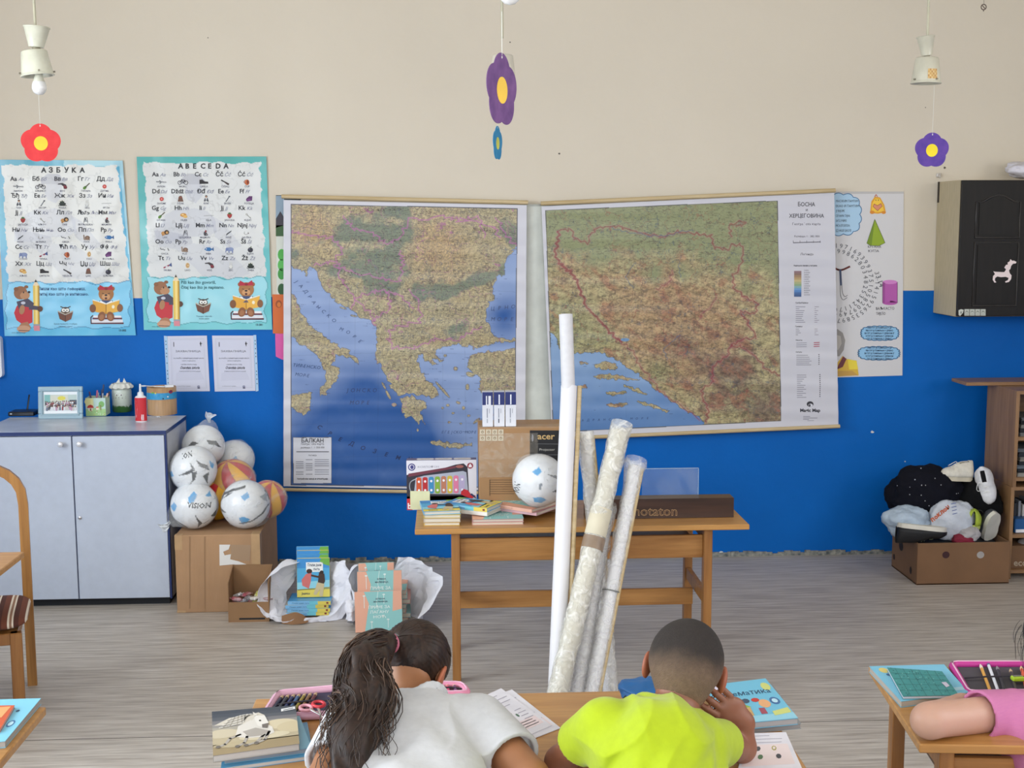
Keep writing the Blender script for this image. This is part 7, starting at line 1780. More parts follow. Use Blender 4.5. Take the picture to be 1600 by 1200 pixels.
# ============================================================ banana box of shoes beside the bookcase
f = at(1500, 913, z=0); xa = at(1432, 913, y=f.y).x; xb = at(1576, 913, y=f.y).x; yb_ = f.y + .37; hh = at(1500, 848, y=f.y).z
base = Vector(((xa + xb) / 2, f.y + .185, 0)); t = .006
R = thing('banana_box', 'brown open carton heaped with shoes and bags, beside the bookcase', 'box', base)
M_BAN = mat('brown_box_card', '#7b5a3e', .8, noise=(5, .1, (1, 1, 1), None))
def holed(y0_, y1_, x0_, x1_, holes, axis):
 """wall with round holes: a strip grid left open where a hole is"""
 mb = MBo(base); mb.box((x0_, y0_, 0), (x1_, y1_, hh), .0015); return mb
mb = MBo(base)
mb.box((xa, f.y, 0), (xb, f.y + t, hh), .001); mb.box((xa, yb_ - t, 0), (xb, yb_, hh), .001); mb.box((xa, f.y + t, 0), (xa + t, yb_ - t, hh), .001); mb.box((xb - t, f.y + t, 0), (xb, yb_ - t, hh), .001); mb.box((xa, f.y, 0), (xb, yb_, t))
mb.build('body', M_BAN, R)
def hole(axis, a, b, ra, rb, c):
 mb = MBo(base); n = 16
 pts = [(a + ra * math.cos(2 * PI * i / n), b + rb * math.sin(2 * PI * i / n)) for i in range(n)]
 if axis == 'y': mb.prism(pts, f.y - .0008, f.y + .0006, 'y')
 else: mb.prism(pts, xa - .0008, xa + .0006, 'x')
 mb.build('hand_hole', mat('hole_' + c[1:], c, .8), R)
for px, py, c in ((1478, 867, '#3c1f22'), (1532, 867, '#a9a4a0')):
 p = at(px, py, y=f.y); hole('y', p.x, p.z, .019, .018, c)
for px, py, a, b in ((1408, 853, .03, .026), (1397, 870, .014, .016), (1423, 891, .014, .02)):
 p = at(px, py, x=xa); hole('x', p.y, p.z, a, b, '#241a14')
def lump(name, label, cat, quadpx, Y, depth, m, seed, amp, group=None, z0=None, art=None, sq=2.2, parent=None):
 """soft heap: rounded outline read from its corners, with its own thickness and folds"""
 x0_, y0_, x1_, y1_ = quadpx; a = at(x0_, y1_, y=Y); b = at(x1_, y0_, y=Y); c = (a + b) / 2; rx, rz = (b.x - a.x) / 2, (b.z - a.z) / 2
 nu, nv = 56, 34; TH2, PH = np.meshgrid(np.linspace(0, 2 * PI, nu + 1)[:-1], np.linspace(0, PI, nv))
 X = np.sin(PH) * np.cos(TH2); Yv = np.sin(PH) * np.sin(TH2); Z = np.cos(PH); q = (np.abs(X) ** sq + np.abs(Yv) ** sq + np.abs(Z) ** sq) ** (-1 / sq)
 k = np.vectorize(lambda x, y, z: mnoise.noise(Vector((x * 1.6 + seed, y * 1.6, z * 1.6))) * amp * 1.6 + abs(mnoise.noise(Vector((x * 4 + seed, y * 4, z * 4)))) * amp)(X, Yv, Z)
 s_ = q * (1 + k); P_ = np.stack([X * rx * s_, Yv * depth * s_, Z * rz * s_ + rz], -1)
 o = grid_object(name, P_, None, m, parent, (c.x, Y, a.z), wrap=True)
 if not parent: tag(o, label, cat, group)
 return o, Vector((c.x, Y, a.z)), rx, rz
YM = f.y + .17
lump('filler_lump', 'dark filler lump deep in the shoe carton under the heap', 'bag', (1418, 838, 1560, 900), YM, .13, mat('dark_fill', '#2a2b30', .9), 3, .05, sq=4)  # dark lump that fills out the carton below the heap
M_JKT = mat('navy_quilt', '#0b0c16', .9, noise=(9, .4, (1, 1, 1), '#141623'), spec=.2)
o, c_, rx, rz = lump('jacket', 'dark navy jacket with small silver dots on the heap of shoes', 'jacket', (1389, 729, 1500, 808), YM + .06, .12, M_JKT, 8, .13)
rs = random.Random(6); mb = MB()
dg = o.data.vertices
for i in range(90):
 v = dg[rs.randrange(56 * 3, 56 * 24)]
 if v.co.y < -.04: mb.sphere(v.co + Vector((0, -.002, .001)), rs.choice((.0022, .003, .0036)), 6, 4)
mb.build('silver_dots', mat('silver_foil', '#c9cad2', .35, .5), o)
lump('jacket', 'black garment below the white sneakers on the heap', 'jacket', (1486, 748, 1560, 818), YM + .04, .12, mat('black_cloth', '#0a0b0d', .9, spec=.2), 21, .12)
def sneaker(label, p, L, rot, up, sole, inner='#2a2a2e', lace='#dcdcda', stripe=None, hw=.042):
 """heel at -y, toe at +y, before turning"""
 R = thing('sneaker', label, 'shoe', p, group='shoes in the banana box', rot=rot); m = 26; n = 22; rows = []; srows = []
 for i in range(m):
  f_ = i / (m - 1); y = (f_ - .5) * L; w = hw * (.80 + .32 * math.sin(PI * min(1, f_ * 1.15)) ** 1.0 - .15 * math.exp(-((f_ - .42) / .15) ** 2)) * (1 - .96 * max(0, (f_ - .8) / .2) ** 2.6) * (1 - .6 * max(0, (.08 - f_) / .08) ** 2)
  h = .030 + .050 * max(0, 1 - f_ / .62) ** .6 + .014 * math.sin(PI * f_); h *= 1 - .55 * max(0, (f_ - .82) / .18) ** 2
  r = []
  for k in range(n):
   t = PI * k / (n - 1); r.append((w * math.cos(t) * (1 - .32 * math.sin(t) ** 2 * (1 if f_ < .6 else .3)), y, .016 + h * math.sin(t) ** .75))
  op = .12 < f_ < .42
  rows.append(r)
 V_ = [q for r in rows for q in r]; F_ = []
 for i in range(m - 1):
  for k in range(n - 1):
   f_ = i / (m - 1)
   if .1 < f_ < .42 and 8 <= k <= 12: continue
   F_.append((i * n + k, i * n + k + 1, (i + 1) * n + k + 1, (i + 1) * n + k))
 mb = MB(); mb.add(V_, F_, True); o = mb.build('upper', mat('upper_' + up[1:], up, .6, noise=(60, .08, (1, 1, 1), None)), R); sd = o.modifiers.new('thickness', 'SOLIDIFY'); sd.thickness = .004
 out = [(r[0][0] * 1.06, r[0][1]) for r in rows] + [(r[-1][0] * 1.06, r[0][1]) for r in reversed(rows)]
 mb = MB(); mb.prism(out, -.006, .020, 'z'); mb.build('sole', mat('sole_' + sole[1:], sole, .6), R)
 mb = MB(); mb.prism([(x * .9, y) for x, y in out], .018, .022, 'z'); mb.build('insole', mat('in_' + inner[1:], inner, .8), R)
 mb = MB()
 for i in range(5):
  y = L * (.0 + .055 * i); zt_ = .016 + .030 + .05 * max(0, 1 - (y / L + .5) / .62) ** .6 + .014; s = 1 if i % 2 else -1
  mb.tube([(-.018, y, zt_ - .004), (0, y + s * .004, zt_ + .003), (.018, y, zt_ - .004)], .0026, 6)
 mb.tube(catmull([(0, L * .0, .075), (.03, -.01, .085), (.045, .02, .06), (.02, .03, .07)], 5), .002, 6); mb.build('lace', mat('lace_' + lace[1:], lace, .8), R)
 if stripe:
  for s in (-1, 1): mb = MB(); mb.tube(catmull([(s * hw * .93, -.04, .03), (s * hw * .9, .0, .045), (s * hw * .98, .03, .03), (s * hw * .95, .01, .025)], 5), .003, 6); mb.build('stripe', mat('lace_' + stripe[1:], stripe, .6), R)
 return R
P3 = lambda px, py, dy: at(px, py, y=YM + dy)
sneaker('white sneaker lying on the very top of the heap', P3(1493, 748, .02), .17, (.08, 0, 1.75), '#d8d3c6', '#c9c0aa', lace='#e4e2dc')
sneaker('white sneaker tipped up at the top right of the heap, its opening towards the room', P3(1541, 762, -.02), .18, (-1.15, .25, 2.75), '#dadadd', '#e2e2e2', '#35353a')
o, c_, rx, rz = lump('plastic_bag', 'pale blue crumpled plastic bag at the left of the heap', 'bag', (1381, 790, 1452, 838), YM - .04, .08, mat('milky_blue_bag', '#aebfd0', .35, noise=(14, .12, (1, 1, 1), None), bump=(22, .8, (1, 1, 1))), 31, .13)
o, c_, rx, rz = lump('plastic_bag', 'white plastic shopping bag with orange letters in the middle of the heap', 'bag', (1450, 782, 1526, 842), YM - .07, .06, mat('milky_white_bag', '#c6ccd6', .35, noise=(14, .1, (1, 1, 1), None), bump=(22, .8, (1, 1, 1))), 35, .10)
A = Art(lambda u, v, h: (u * rx, -.066 - .006 * (1 - u * u) - h, rz + v * rz), .0004)
for i, ch in enumerate('крогус'): A.text(ch, -.5 + i * .19, -(-.22 + i * .09) * -1, .55, '#c8612f', 1, bold=.04) if False else None
zz = Zoom(1360, 580, 3.43, YM - .07 - .075, None, c_); A = Art(zz, .0004)
for i, ch in enumerate('поклон'[:6]): A.text(ch, 332 + i * 16, 808 - i * 13, 34, '#c25a2c', 1, bold=.05, rot=-.6)
for i in range(4): A.line([(432 + i * 3, 712 + i * 18), (458 + i * 2, 706 + i * 18)], 3.5, '#4c5e9c', 1)
A.build('printed_letters', M_PRINT, o)
sneaker('black sneaker with a thick white sole lying upside down at the front of the heap', P3(1441, 822, -.13), .25, (3.25, .1, 1.5), '#15161a', '#dcd8cc', lace='#c9d8b0', stripe='#cfd6a6')
sneaker('lime green toed sneaker below the black garment', P3(1519, 818, -.06), .12, (.2, .1, -.4), '#a5b83a', '#b9c46a', lace='#2a2a2a', hw=.038)
sneaker('grey sneaker with lime laces standing on its side at the right of the heap', P3(1550, 822, -.08), .17, (1.2, .15, 3.5), '#3a3d42', '#d3d0c4', lace='#9dbb4a', stripe='#9dbb4a')
lump('plastic_bag', 'small clear crumpled bag in front of the grey sneaker', 'bag', (1498, 822, 1530, 846), YM - .12, .04, mat('greyish_bag', '#a9a5a6', .4, bump=(25, .8, (1, 1, 1))), 41, .15)
lump('cloth', 'crimson cloth peeping over the front of the carton', 'cloth', (1488, 834, 1522, 852), YM - .13, .035, mat('crimson_cloth', '#7d1730', .8), 44, .1)
# ---- bookcase contents
def papers(z, n, label, colors, h_each, x_in=.0, seed=1, group='papers in the bookcase'):
 rs = random.Random(seed)
 for i in range(n):
  c = colors[i % len(colors)]; w = rs.uniform(.24, .31); d = rs.uniform(.19, .22); t_ = h_each * rs.uniform(.7, 1.1)
  r = thing('paper_stack', '%s, %s from its bottom' % (label, ('lowest', 'second', 'third', 'fourth', 'fifth', 'sixth', 'seventh')[i]), 'paper', (SHX + .012 + w / 2 + rs.uniform(0, .02), YB + .022 + d / 2 + rs.uniform(0, .02), z), group=group)
  mb = MB(); k = max(2, int(t_ / .003))
  for j in range(k):
   ox = rs.uniform(-.003, .003); oy = rs.uniform(-.004, .004); mb.box((-w / 2 + ox, -d / 2 + oy, j * t_ / k), (w / 2 + ox, d / 2 + oy, (j + .85) * t_ / k))
  mb.build('sheets', mat('paper_' + c[1:], c, .7), r); z += t_ + .001
papers(SHELF_Z['d'], 5, 'dark and pale papers on the top bookcase shelf', ('#7f807f', '#33353a', '#8e8d88', '#25262a', '#66686a'), .020, seed=3)
papers(SHELF_Z['c'], 7, 'papers and folders on the second bookcase shelf', ('#a09d96', '#2c2e33', '#77828a', '#23252a', '#8f8a80', '#30343c', '#6a6f74'), .022, seed=4)
for i, (dx, c) in enumerate(((.1, '#b6b2a4'), (.13, '#7f8a7a'))):
 book('magazine', ('grey magazine lying on top of the bookcase', 'greenish magazine on the other one on top of the bookcase')[i], 'magazine', (SHX + dx + .06, YB + .10 , zt_ + .0005 + i * .0065) if False else (SHX + dx + .12, pl.y - .13 if False else YB + .085, zt_ + .0005 + i * .006), .21, .15, .0055, c, .2 * i - .1, soft=True)
r = thing('ring_binder', 'blue binder standing on the third bookcase shelf', 'binder', (SHX + .07, YB + .13, SHELF_Z['b']))
mb = MB(); mb.box((-.055, -.1, 0), (.3, .1, .075), .004); mb.build('cover', mat('binder_blue', '#23578f', .4), r); mb = MB(); mb.box((-.05, -.104, .004), (.29, -.0995, .02)); mb.build('pages', M_PAPER, r)
for i in range(7):
 x = SHX + .02 + i * .022; r_ = thing('booklet', 'thin upright booklet behind the blue binder, %s' % ('leftmost', 'second from the left', 'third from the left', 'in the middle', 'third from the right', 'second from the right', 'rightmost')[i], 'booklet', (x, YB + .16, SHELF_Z['b'] + .0755), group='thin booklets above the blue binder')
 mb = MB(); mb.box((-.006, -.07, 0), (.006, .07, .06 + .01 * (i % 3))); mb.build('cover', mat('booklet_%d' % (i % 3), ('#c9c6c0', '#2e3036', '#8c8f96')[i % 3], .6), r_)
r = thing('storage_box', 'brown box with pale letters eco on the lowest bookcase shelf', 'box', (SHX + .14, YB + .13, SHELF_Z['a']))
mb = MB(); mb.box((-.135, -.1, 0), (.14, .1, .12), .003); mb.build('body', M_BAN, r)
zz = Zoom(1360, 580, 3.43, YB + .0285, None, Vector(r.location)); A = Art(zz, .0004); A.text('eco', 768, 1043, 50, '#b5a48c', 1, bold=.02); A.build('lettering', M_PRINT, r)
lump('plastic_bag', 'crumpled clear bag on the brown box in the bookcase', 'bag', (1590, 838, 1640, 862), YB + .1, .06, mat('greyish_bag', '#a9a5a6', .4), 51, .12)
cab = at(1592, 279, y=WALL_Y - .2)
lump('plastic_bag', 'white crumpled thin bag lying on the black wall cabinet', 'bag', (1573, 252, 1632, 278), WALL_Y - .17, .08, mat('thin_white_bag', '#d6d3dc', .4, bump=(20, .9, (1, 1, 1))), 61, .16)
# ============================================================ things on the pupils' desks
Z0 = TH + .0003
def flat(name, label, cat, quad, t, cover, art=None, z=Z0, pages=None, lift=0.0, group=None, pcol='#b9b5b0'):
 """closed book or pad lying on a desk; quad = its top corners TL TR BR BL as seen"""
 Q = [at(px, py, z=z + t) for px, py in quad]; c = sum(Q, Vector()) / 4; base = Vector((c.x, c.y, z)); R = thing(name, label, cat, base, group=group)
 mb = MB(); n = 4; V_ = []
 for h in (0, t): V_ += [(q.x - base.x, q.y - base.y, h) for q in Q]
 def slab(h0, h1, k): return [((q.x - base.x) * k, (q.y - base.y) * k, h) for h in (h0, h1) for q in Q]
 fc = [(0, 1, 2, 3), (7, 6, 5, 4), (0, 4, 5, 1), (1, 5, 6, 2), (2, 6, 7, 3), (3, 7, 4, 0)]
 mc = mat('cover_' + cover[1:], cover, .35, coat=.2, noise=(10, .04, (1, 1, 1), None))
 mb.add(slab(0, .001, 1), fc, False).add(slab(t - .001, t, 1), fc, False); mb.build('cover', mc, R)
 mb = MB(); mb.add(slab(.001, t - .001, .985), fc, False); mb.build('pages', mat('edge_' + pcol[1:], pcol, .8, noise=(3, .12, (1, 1, 160), None)), R)
 if art:
  def pos(u, v, h):
   u = min(1, max(0, u)); v = min(1, max(0, v)); p = (Q[0] * (1 - u) + Q[1] * u) * (1 - v) + (Q[3] * (1 - u) + Q[2] * u) * v; return (p.x - base.x, p.y - base.y, t + .0002 + h)
  A = Art(pos, .0003); art(A); A.build('cover_print', M_PRINT, R)
 return R
# left of the girl: horse notebook on blue books
flat('exercise_book', 'blue exercise book at the bottom of the pile left of the girl', 'book', [(352, 1150), (480, 1128), (490, 1180), (345, 1200)], .010, '#4d8fb5')
flat('exercise_book', 'pale blue exercise book in the middle of the pile left of the girl', 'book', [(345, 1140), (468, 1118), (487, 1168), (350, 1186)], .012, '#6fa9c4', z=Z0 + .0105, pcol='#8e959c')
def horse(A):
 for i in range(6): A.rect(0, i * .08, 1, (i + 1) * .08 + .002, ('#3f4550', '#464c57', '#565a62', '#77767a', '#95918e', '#a8a296')[i], 0)
 A.rect(0, .48, 1, .8, '#b8ab8e', 0); A.rect(0, .78, 1, 1, '#9c8a69', 0)
 for k_, (x, y, rx_, ry_, c) in enumerate(((.8, .45, .2, .12, '#d2c6a8'), (.95, .55, .2, .14, '#cbbd9c'), (.12, .55, .2, .1, '#c8bda4'), (.6, .7, .3, .08, '#d3c8ac'), (.3, .82, .3, .06, '#b5a788'))): A.ell(x, y, rx_, ry_, c, .3 + k_ * .3)
 W, S, D = '#d9d4cc', '#aaa39b', '#6f6862'
 A.poly([(.02, .35), (.2, .2), (.4, .16), (.55, .12), (.62, .2), (.5, .34), (.3, .38)], '#cfc8bb', 2)
 A.poly([(.3, .42), (.45, .3), (.62, .4), (.7, .52), (.72, .66), (.6, .74), (.4, .72), (.26, .66)], W, 3); A.poly([(.45, .36), (.52, .2), (.6, .26), (.6, .5), (.5, .5)], W, 4)
 A.poly([(.5, .2), (.62, .22), (.66, .42), (.6, .52), (.53, .46), (.5, .32)], '#e3dfd8', 5); A.poly([(.58, .44), (.66, .42), (.64, .54), (.58, .52)], D, 6); A.ell(.56, .34, .014, .02, '#2b2622', 6, 8); A.poly([(.5, .22), (.48, .1), (.54, .18)], W, 5)
 for p in ([(.32, .62), (.2, .68), (.14, .8), (.06, .84)], [(.4, .68), (.36, .82), (.28, .88)], [(.6, .68), (.5, .84), (.38, .88)], [(.66, .62), (.6, .8), (.5, .86)]): A.line(p, .035, S, 3); A.ell(p[-1][0], p[-1][1], .03, .03, D, 4, 8)
 for i in range(7): A.line(catmull([(.5 - .02 * i, .15 + .01 * i, 0), (.35, .16 + .03 * i, 0), (.2 - .02 * i, .24 + .03 * i, 0)], 4), .014, ('#e8e4dc', '#b5aea4')[i % 2], 4)
 A.poly([(.35, .56), (.5, .5), (.66, .6), (.58, .7), (.42, .7)], S, 4); A.poly([(.82, .08), (.99, .04), (.99, .11), (.82, .15)], '#e4e4e6', 3); A.line([(.85, .12), (.96, .085)], .015, '#4a4a50', 4)
flat('notebook', 'notebook with a galloping white horse on its cover, on top of the pile', 'notebook', [(331, 1112), (462, 1102), (468, 1162), (333, 1181)], .016, '#8f8a82', horse, z=Z0 + .023)
def pencil_case(label, quad, rim, lining, pens, group='open pencil cases'):
 Q = [at(px, py, z=TH + .018) for px, py in quad]; c = sum(Q, Vector()) / 4; base = Vector((c.x, c.y, Z0)); R = thing('pencil_case', label, 'pencil case', base, group=group)
 q = [Vector((p.x, p.y, 0)) - Vector((base.x, base.y, 0)) for p in Q]
 mb = MB(); V_ = [(p.x, p.y, 0) for p in q] + [(p.x, p.y, .006) for p in q]; mb.add(V_, [(0, 1, 2, 3), (7, 6, 5, 4), (0, 4, 5, 1), (1, 5, 6, 2), (2, 6, 7, 3), (3, 7, 4, 0)], False); mb.build('lining', mat('lining_' + lining[1:], lining, .8), R)
 mb = MB(); loop = []
 for i in range(4):
  a, b, c_2 = q[i - 1], q[i], q[(i + 1) % 4]; d1 = (a - b).normalized() * .018; d2 = (c_2 - b).normalized() * .018; loop += [b + d1, b + (d1 + d2) * .25, b + d2]
 loop = [p + Vector((0, 0, .010)) for p in loop]; mb.tube(loop + [loop[0], loop[1]], .0095, 10, False); mb.build('rim', mat('rim_' + rim[1:], rim, .5), R)
 mb = MB(); mb.tube([p + Vector((0, 0, .0095)) for p in loop + [loop[0], loop[1]]], .0022, 6, False); mb.build('zip', mat('zip_' + rim[1:], '#e3b5cc', .4), R)
 mid = lambda u, v, h: (q[0] * (1 - u) + q[1] * u) * (1 - v) + (q[3] * (1 - u) + q[2] * u) * v + Vector((0, 0, h))
 mb = MB(); mb.tube([mid(.06, .5, .012), mid(.3, .52, .017), mid(.6, .5, .017), mid(.94, .5, .012)], .004, 6, flat=.4); mb.build('elastic', mat('elastic_band', '#2a2530', .8), R)
 for i, (u, v0, v1, c1, c2, nm) in enumerate(pens):
  a = base + mid(u, v0, .011); b = base + mid(u + .05, v1, .013); r = thing('pencil', nm, 'pencil', a, group='pencils in the open cases'); d = b - a
  mb = MB(); mb.tube([(0, 0, 0), d * .82], .0042, 8); mb.build('barrel', mat('pc_' + c1[1:], c1, .4), r); mb = MB(); mb.tube([d * .82, d * .9, d], [.0046, .0042, .001], 8); mb.build('tip', mat('pc_' + c2[1:], c2, .4), r)
 return R
names = ['blue black', 'dark grey', 'navy', 'steel blue', 'olive gold', 'bronze', 'dark red']
pencil_case('open pencil case with pale pink piping, left of the girl', [(434, 1080), (535, 1071), (522, 1112), (410, 1118)], '#c99bb0', '#3b3850', [(.06 + .085 * i, .85, .12, c, '#b9a07a', '%s pencil in the open case left of the girl' % names[i]) for i, c in enumerate(('#2a2f4a', '#33363f', '#232c58', '#3c5a86', '#8a7a32', '#7a5a38', '#5c2730'))])
p = at(488, 1105, z=TH + .025)
r = thing('safety_scissors', 'pink and red handled scissors lying in the open pencil case', 'scissors', (p.x, p.y, TH + .028), rotz=.4)
for s, c in ((-1, '#d99aa8'), (1, '#c2303c')):
 mb = MB(); mb.tube([(s * .016 + .014 * math.cos(t), .018 * math.sin(t), .002 * s) for t in [i * PI / 8 for i in range(17)]], .0042, 8, False); mb.build('handle', mat('grip_' + c[1:], c, .35), r)
 mb = MB(); mb.tube([(s * .010, -.016, 0), (-s * .004, -.085, 0)], [.0045, .0015], 8, flat=.4); mb.build('blade', M_CHROME, r)
pencil_case('pink edged end of an open pencil case, right of the girl', [(668, 1066), (722, 1066), (732, 1080), (672, 1082)], '#d98aa8', '#5b3a48', [(.1 + .2 * i, .9, .1, c, '#e6c9a0', '%s marker in the case right of the girl' % ('yellow', 'magenta', 'rose', 'violet')[i]) for i, c in enumerate(('#d8d23a', '#a32a66', '#d8577c', '#6a3a6e'))])
def page(name, label, quad, z, art, group=None, thick=.0012, col='#dcdae2'):
 Q = [at(px, py, z=z) for px, py in quad]; c = sum(Q, Vector()) / 4; base = Vector((c.x, c.y, z))
 def pos(u, v, h):
  q = (Q[0] * (1 - u) + Q[1] * u) * (1 - v) + (Q[3] * (1 - u) + Q[2] * u) * v; return (q.x - base.x, q.y - base.y, h + thick)
 R = thing(name, label, 'paper', base, group=group); mb = MB(); V_ = [(q.x - base.x, q.y - base.y, h) for h in (0, thick) for q in Q]
 mb.add(V_, [(0, 1, 2, 3), (7, 6, 5, 4), (0, 4, 5, 1), (1, 5, 6, 2), (2, 6, 7, 3), (3, 7, 4, 0)], False); mb.build('sheet', mat('sheet_' + col[1:], col, .7), R)
 A = Art(pos, .0003); art(A); A.build('printed_lines', M_PRINT, R); return R
def textlines(A, n=9, u0=.1, u1=.9, v0=.12, dv=.085, c='#9a97a8', sd=1):
 rs_ = random.Random(sd)
 for i in range(n): A.line([(u0, v0 + i * dv), (u0 + (u1 - u0) * rs_.uniform(.5, 1), v0 + i * dv)], .012, c, 1)
def ws(A): textlines(A, 4, v0=.1); A.ell(.25, .52, .06, .05, '#6c6a78', 1, 8); A.ell(.25, .52, .03, .03, '#dcdae2', 2, 8); A.ell(.42, .6, .05, .04, '#5c7a68', 1, 8); textlines(A, 4, .5, .95, .5, .07, sd=3); A.rect(.08, .72, .9, .9, '#e6d5d8', 1); textlines(A, 3, .12, .85, .76, .05, sd=5)
page('worksheet', 'printed worksheet lying under the other, between the girl and the boy', [(757, 1092), (800, 1078), (876, 1138), (830, 1156)], TH + .001, ws)
page('worksheet', 'printed worksheet on top, between the girl and the boy', [(752, 1090), (783, 1076), (862, 1134), (824, 1150)], TH + .0035, ws)
# right of the boy
def maths(A):
 A.rect(0, 0, 1, 1, '#6fb9d6', 0); A.rect(0, .86, 1, 1, '#8fc8dc', 1); A.text('Математика', .5, .36, .17, '#1f3f63', 2, width=.84, center=True); A.ell(.14, .16, .1, .12, '#d8cfe0', 1); A.ell(.9, .2, .07, .1, '#c9cf7a', 1); A.poly([(.03, .45), (.2, .5), (.22, .7), (.04, .68)], '#cf8aa0', 1)
 A.rect(.3, .66, .5, .86, '#d3b078', 1); A.poly([(.28, .66), (.4, .54), (.52, .66)], '#93b04a', 2); A.ell(.72, .6, .08, .1, '#e0a878', 1); A.ell(.62, .5, .06, .05, '#c0392f', 2, 8); A.ell(.88, .56, .07, .09, '#3f6ea0', 1); A.ell(.88, .56, .04, .05, '#b9dcea', 2); A.ell(.48, .5, .06, .06, '#3d4f66', 1, 8); A.rect(.6, .7, .68, .84, '#a04a5a', 2); A.poly([(.75, .8), (.98, .74), (.98, .86), (.75, .9)], '#c9cf7a', 2)
 for i in range(5): A.line([(.3, .7 + i * .035), (.5, .7 + i * .035)], .008, '#b0803f', 2)
flat('exercise_book', 'thick grey paged book under the maths textbook', 'book', [(1112, 1078), (1206, 1068), (1252, 1130), (1118, 1142)], .014, '#8f9498', pcol='#8c8886')
flat('textbook', 'light blue maths textbook with a cartoon cover, right of the boy', 'book', [(1106, 1071), (1196, 1060), (1247, 1122), (1120, 1134)], .016, '#5fa9c8', maths, z=Z0 + .0145, pcol='#9f9a98')
def wb(A): textlines(A, 3, v0=.08); A.rect(.05, .35, .9, .75, '#e8d9dc', 1);
def wb2(A):
 textlines(A, 3, v0=.08); A.rect(.05, .3, .92, .8, '#e6d6d6', 1)
 for x, y, c in ((.3, .4, '#4a4a50'), (.62, .4, '#a8a24a'), (.35, .6, '#5a7a5a'), (.68, .6, '#4a4a50')): A.ell(x, y, .05, .06, c, 2, 7)
 A.ell(.62, .4, .03, .035, '#e6d6d6', 3, 7)
page('workbook_page', 'open workbook with small pictures, right of the boy at the bottom', [(1168, 1149), (1228, 1147), (1256, 1210), (1150, 1216)], TH + .004, wb2, thick=.005)
# blue cap/bag beyond the boy
a = at(972, 1090, z=TH);
o, c_, rx, rz = lump('pencil_pouch', 'blue pouch with a dark opening, beyond the boy on the desk', 'pouch', (969, 1062, 1040, 1094), DY1 - .13, .06, mat('blue_nylon', '#1c5f9c', .5, noise=(8, .2, (1, 1, 1), None)), 71, .12)
mb = MB(); mb.tube(catmull([(-rx * .95, -.045, rz * 1.0), (-rx * .6, -.05, rz * .5), (0, -.058, rz * .6), (rx * .8, -.05, rz * .9)], 5), .006, 8); mb.build('dark_piping', mat('navy_piping', '#10182c', .6), o)
# right desk
def teal(A):
 A.rect(0, 0, 1, 1, '#3f8f8f', 0); rs_ = random.Random(8)
 for i in range(1, 7): A.line([(i / 7, 0), (i / 7 + rs_.uniform(-.01, .01), 1)], .006, '#24565c', 1)
 for i in range(1, 5): A.line([(0, i / 5), (1, i / 5)], .008, '#24565c', 1)
 for i in range(60): A.ell(rs_.random(), rs_.random(), .012, .015, rs_.choice(['#2a6a70', '#6fb3ae', '#1f4f58']), 2, 6)
 A.poly([(.84, .5), (.93, .48), (.95, .64), (.87, .7)], '#c9c3d6', 3)
def cover_blue(A): A.rect(0, 0, 1, 1, '#7cc0dc', 0); A.ell(.14, .14, .06, .08, '#d9c878', 1); A.ell(.15, .28, .03, .04, '#3f5f8a', 1, 8); A.rect(.75, .8, .98, .9, '#a9d3e4', 1)
flat('textbook', 'light blue textbook on the right desk, under the teal notebook', 'book', [(1358, 1041), (1475, 1038), (1514, 1082), (1408, 1096)], .016, '#6fb6d4', cover_blue, pcol='#b0a79c')
flat('notebook', 'teal notebook with a puzzle pattern on the right desk', 'notebook', [(1386, 1043), (1472, 1049), (1498, 1086), (1411, 1088)], .008, '#2f7a7c', teal, z=Z0 + .0165, pcol='#c3c6d0')
pencil_case('magenta open pencil case on the right desk beside the pink shirted pupil', [(1486, 1034), (1622, 1034), (1640, 1078), (1514, 1080)], '#b8308a', '#4c4a52', [(.28, .95, .02, '#d9a24a', '#e8e0d8', 'yellow flowered pen in the magenta case'), (.38, .9, -.1, '#dfe3ee', '#4a5a8a', 'white pen in the magenta case'), (.46, .9, .1, '#2a2a36', '#8a8a90', 'black pen in the magenta case'), (.6, .9, .2, '#3a3038', '#c9b08a', 'dark brown pencil in the magenta case'), (.74, .8, .1, '#d8573a', '#e8c9a0', 'orange pencil in the magenta case'), (.82, .8, .1, '#d8577c', '#e8c9a0', 'pink pencil in the magenta case')])
p = at(1590, 1060, z=TH + .02)
r = thing('pencil_sharpener', 'lime green sharpener in the magenta pencil case', 'sharpener', (p.x, p.y, TH + .014)); mb = MB(); mb.box((-.016, -.01, 0), (.016, .01, .012), .003); mb.build('body', mat('lime_plastic', '#a8c832', .35), r); mb = MB(); mb.box((-.012, -.004, .012), (.010, .004, .0135)); mb.build('blade', M_CHROME, r)
# left desk
flat('textbook', 'light blue textbook on the desk at the bottom left corner', 'book', [(-40, 1094), (64, 1091), (8, 1158), (-90, 1170)], .016, '#7cc0dc', lambda A: (A.rect(0, 0, 1, 1, '#7fc3dd', 0), A.ell(.62, .3, .05, .05, '#c9cf5a', 1, 6), A.ell(.85, .6, .06, .08, '#3f6ea0', 1), A.ell(.85, .6, .04, .05, '#b9dcea', 2), A.ell(.8, .3, .03, .03, '#35506a', 1, 8)), pcol='#a7a29c')
flat('exercise_book', 'orange and red exercise book on the blue textbook at the bottom left', 'book', [(-70, 1104), (23, 1102), (0, 1140), (-100, 1150)], .007, '#b5482e', lambda A: (A.rect(0, 0, 1, 1, '#c65a38', 0), A.poly([(.5, .1), (.95, .05), (.9, .5), (.5, .6)], '#d9a06a', 1), A.ell(.75, .7, .15, .15, '#8a2f2a', 1)), z=Z0 + .0165, pcol='#c9bfb4')
